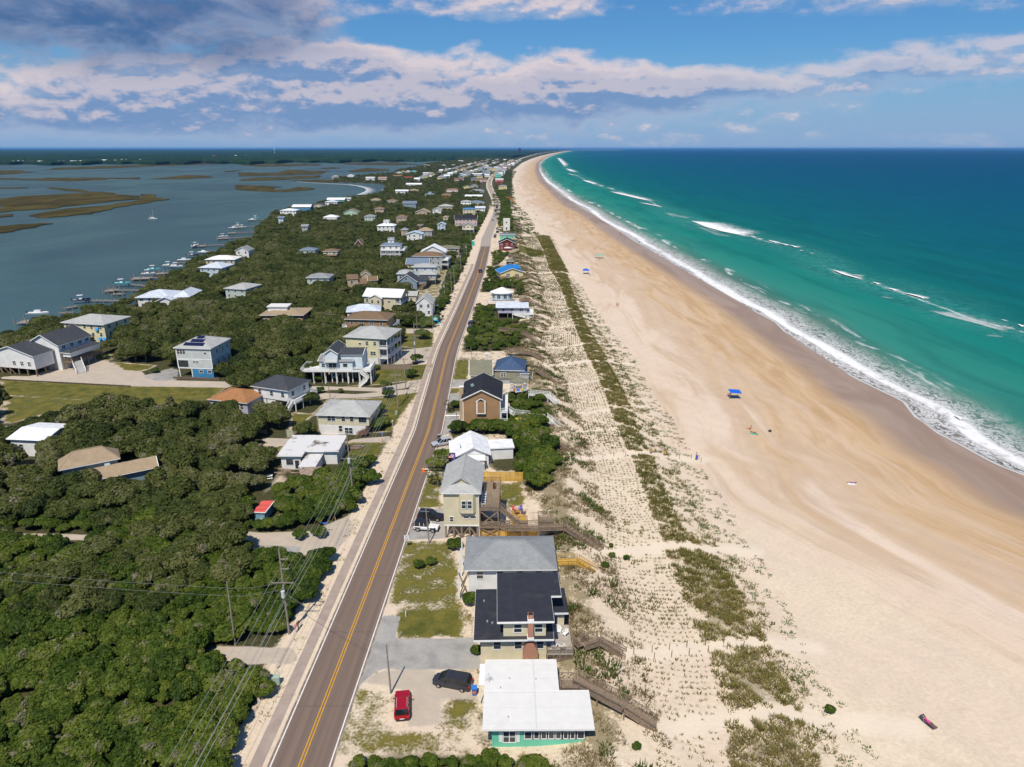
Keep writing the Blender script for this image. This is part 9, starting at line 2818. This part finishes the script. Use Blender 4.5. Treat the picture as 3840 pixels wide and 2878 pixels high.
 towel(fZ4,824,1518,wt,'white towel under the person near the damp sand',75);person(fZ4,820,1514,'lie','violet',(.25,.15,.45),'person in violet lying on the white towel',75,.03,1)
 ch=thing('sun_lounger','dark lounger under the person in pink on the near beach','lounger',ground(fZ6,1726,1102),R(-158))
 dk=M('dark canvas',(.05,.04,.08),.8,.1)
 MB().box(-.34,.34,-.5,1.0,.26,.32).obj('seat',dk,ch);MB().beam((0,-.5,.30),(0,-1.0,.62),.66,.05).obj('backrest',dk,ch)
 for sx in (-.32,.32):
  for sy in (-.4,.9):MB().box(sx-.03,sx+.03,sy-.03,sy+.03,0,.26).obj('leg',METAL(),ch)
 person(fZ6,1726,1102,'lie','pink',pk,'person in pink swimwear reclining on the dark lounger',-158,.24,1)
 for k,(x,y,c,nm,lb) in enumerate(((912,828,wt,'white','person in white carrying gear along the sand path'),(1018,845,bk,'bk','person in black carrying gear along the sand path'),(1265,880,bl,'blue','person in blue and white at the beach end of the sand path'))):
  p=person(fZ5,x,y,'stand',nm,c,lb,-100)
  g=thing('beach_chair_bag',f'folded yellow beach gear carried by the {("first", "second", "third")[k]} walker on the sand path','bag',(p.x,p.y-.35,p.z+.45));MB().box(-.25,.25,-.1,.1,0,.75).obj('bag',M('gear yellow',(.45,.28,.05),.8) if k<2 else M('blue cloth',bl),g);MB().cyl((-.1,0,.75),(.1,0,.9),.02,n=5).obj('handle',DARK(),g)
 far=[(470,706,'sit',bl),(482,704,'sit',bk),(494,704,'sit',rd),(518,650,'sit',(.7,.2,.04)),(333,594,'stand',wt),(343,594,'stand',rd),(632,766,'sit',bl),(644,764,'stand',rd),(683,768,'stand',(.7,.2,.04)),(712,768,'stand',bk),(619,612,'sit',bk),(692,626,'sit',wt),(822,656,'stand',bk),(162,644,'lie',bl),(236,490,'stand',bk),(103,275,'sit',bl)]
 nm=['leftmost of the far trio','middle of the far trio','right one of the far trio','alone near the far trio','left of the far standing pair','right of the far standing pair','sitting left in the mid group','standing left in the mid group','standing in the mid group','last of the mid group','alone by the damp sand','alone in white by the wet sand','standing on the wet sand','lying at the far dune foot','standing far up the beach','farthest up the beach']
 for (x,y,ps,c),l in zip(far,nm):person(fZ3,x,y,ps,'c%d'%(hash(c)%97),c,'distant beachgoer, '+l,rng.uniform(0,360),0,rng.randrange(2))
 pts=[(fZ5,q) for q in ((368,872),(462,870),(540,864),(625,854),(703,830),(717,850),(795,822),(1050,862),(1135,876),(1226,872),(1286,880),(1303,902))]+[(fZ6,q) for q in ((237,748),(330,738),(418,726),(506,713),(600,704),(693,692),(243,782),(341,775),(429,763),(518,752),(614,740),(710,724),(793,716))]
 me=post_mesh('fence_stake',.09,1.15,W_)
 for k,(f,q) in enumerate(pts):
  w='upper' if f is fZ5 else 'lower'
  t=thing('fence_stake',f'thin timber stake along the {w} sand path','stake',ground(f,*q),0,f'stakes along the {w} sand path')
  link('stake',me,t)
  MB().box(-.055,.055,-.055,.055,1.152,1.18).obj('cap',W_,t)
beach()
# ------------------------------------------------------------------ air
def haze():
 m=bpy.data.materials.new('haze');m.use_nodes=True;m.node_tree.nodes.clear()
 t=NT(m.node_tree)
 out=t.add('ShaderNodeOutputMaterial');v=t.add('ShaderNodeVolumePrincipled')
 v.inputs['Color'].default_value=(.20,.52,1.0,1)
 v.inputs['Density'].default_value=2.6e-5
 v.inputs['Anisotropy'].default_value=0.0
 t.l.new(v.outputs[0],out.inputs['Volume'])
 o=MB().box(-75000,160000,-45000,160000,-7,84).obj('haze',m,kind='stuff',label='thin sea haze')
haze()
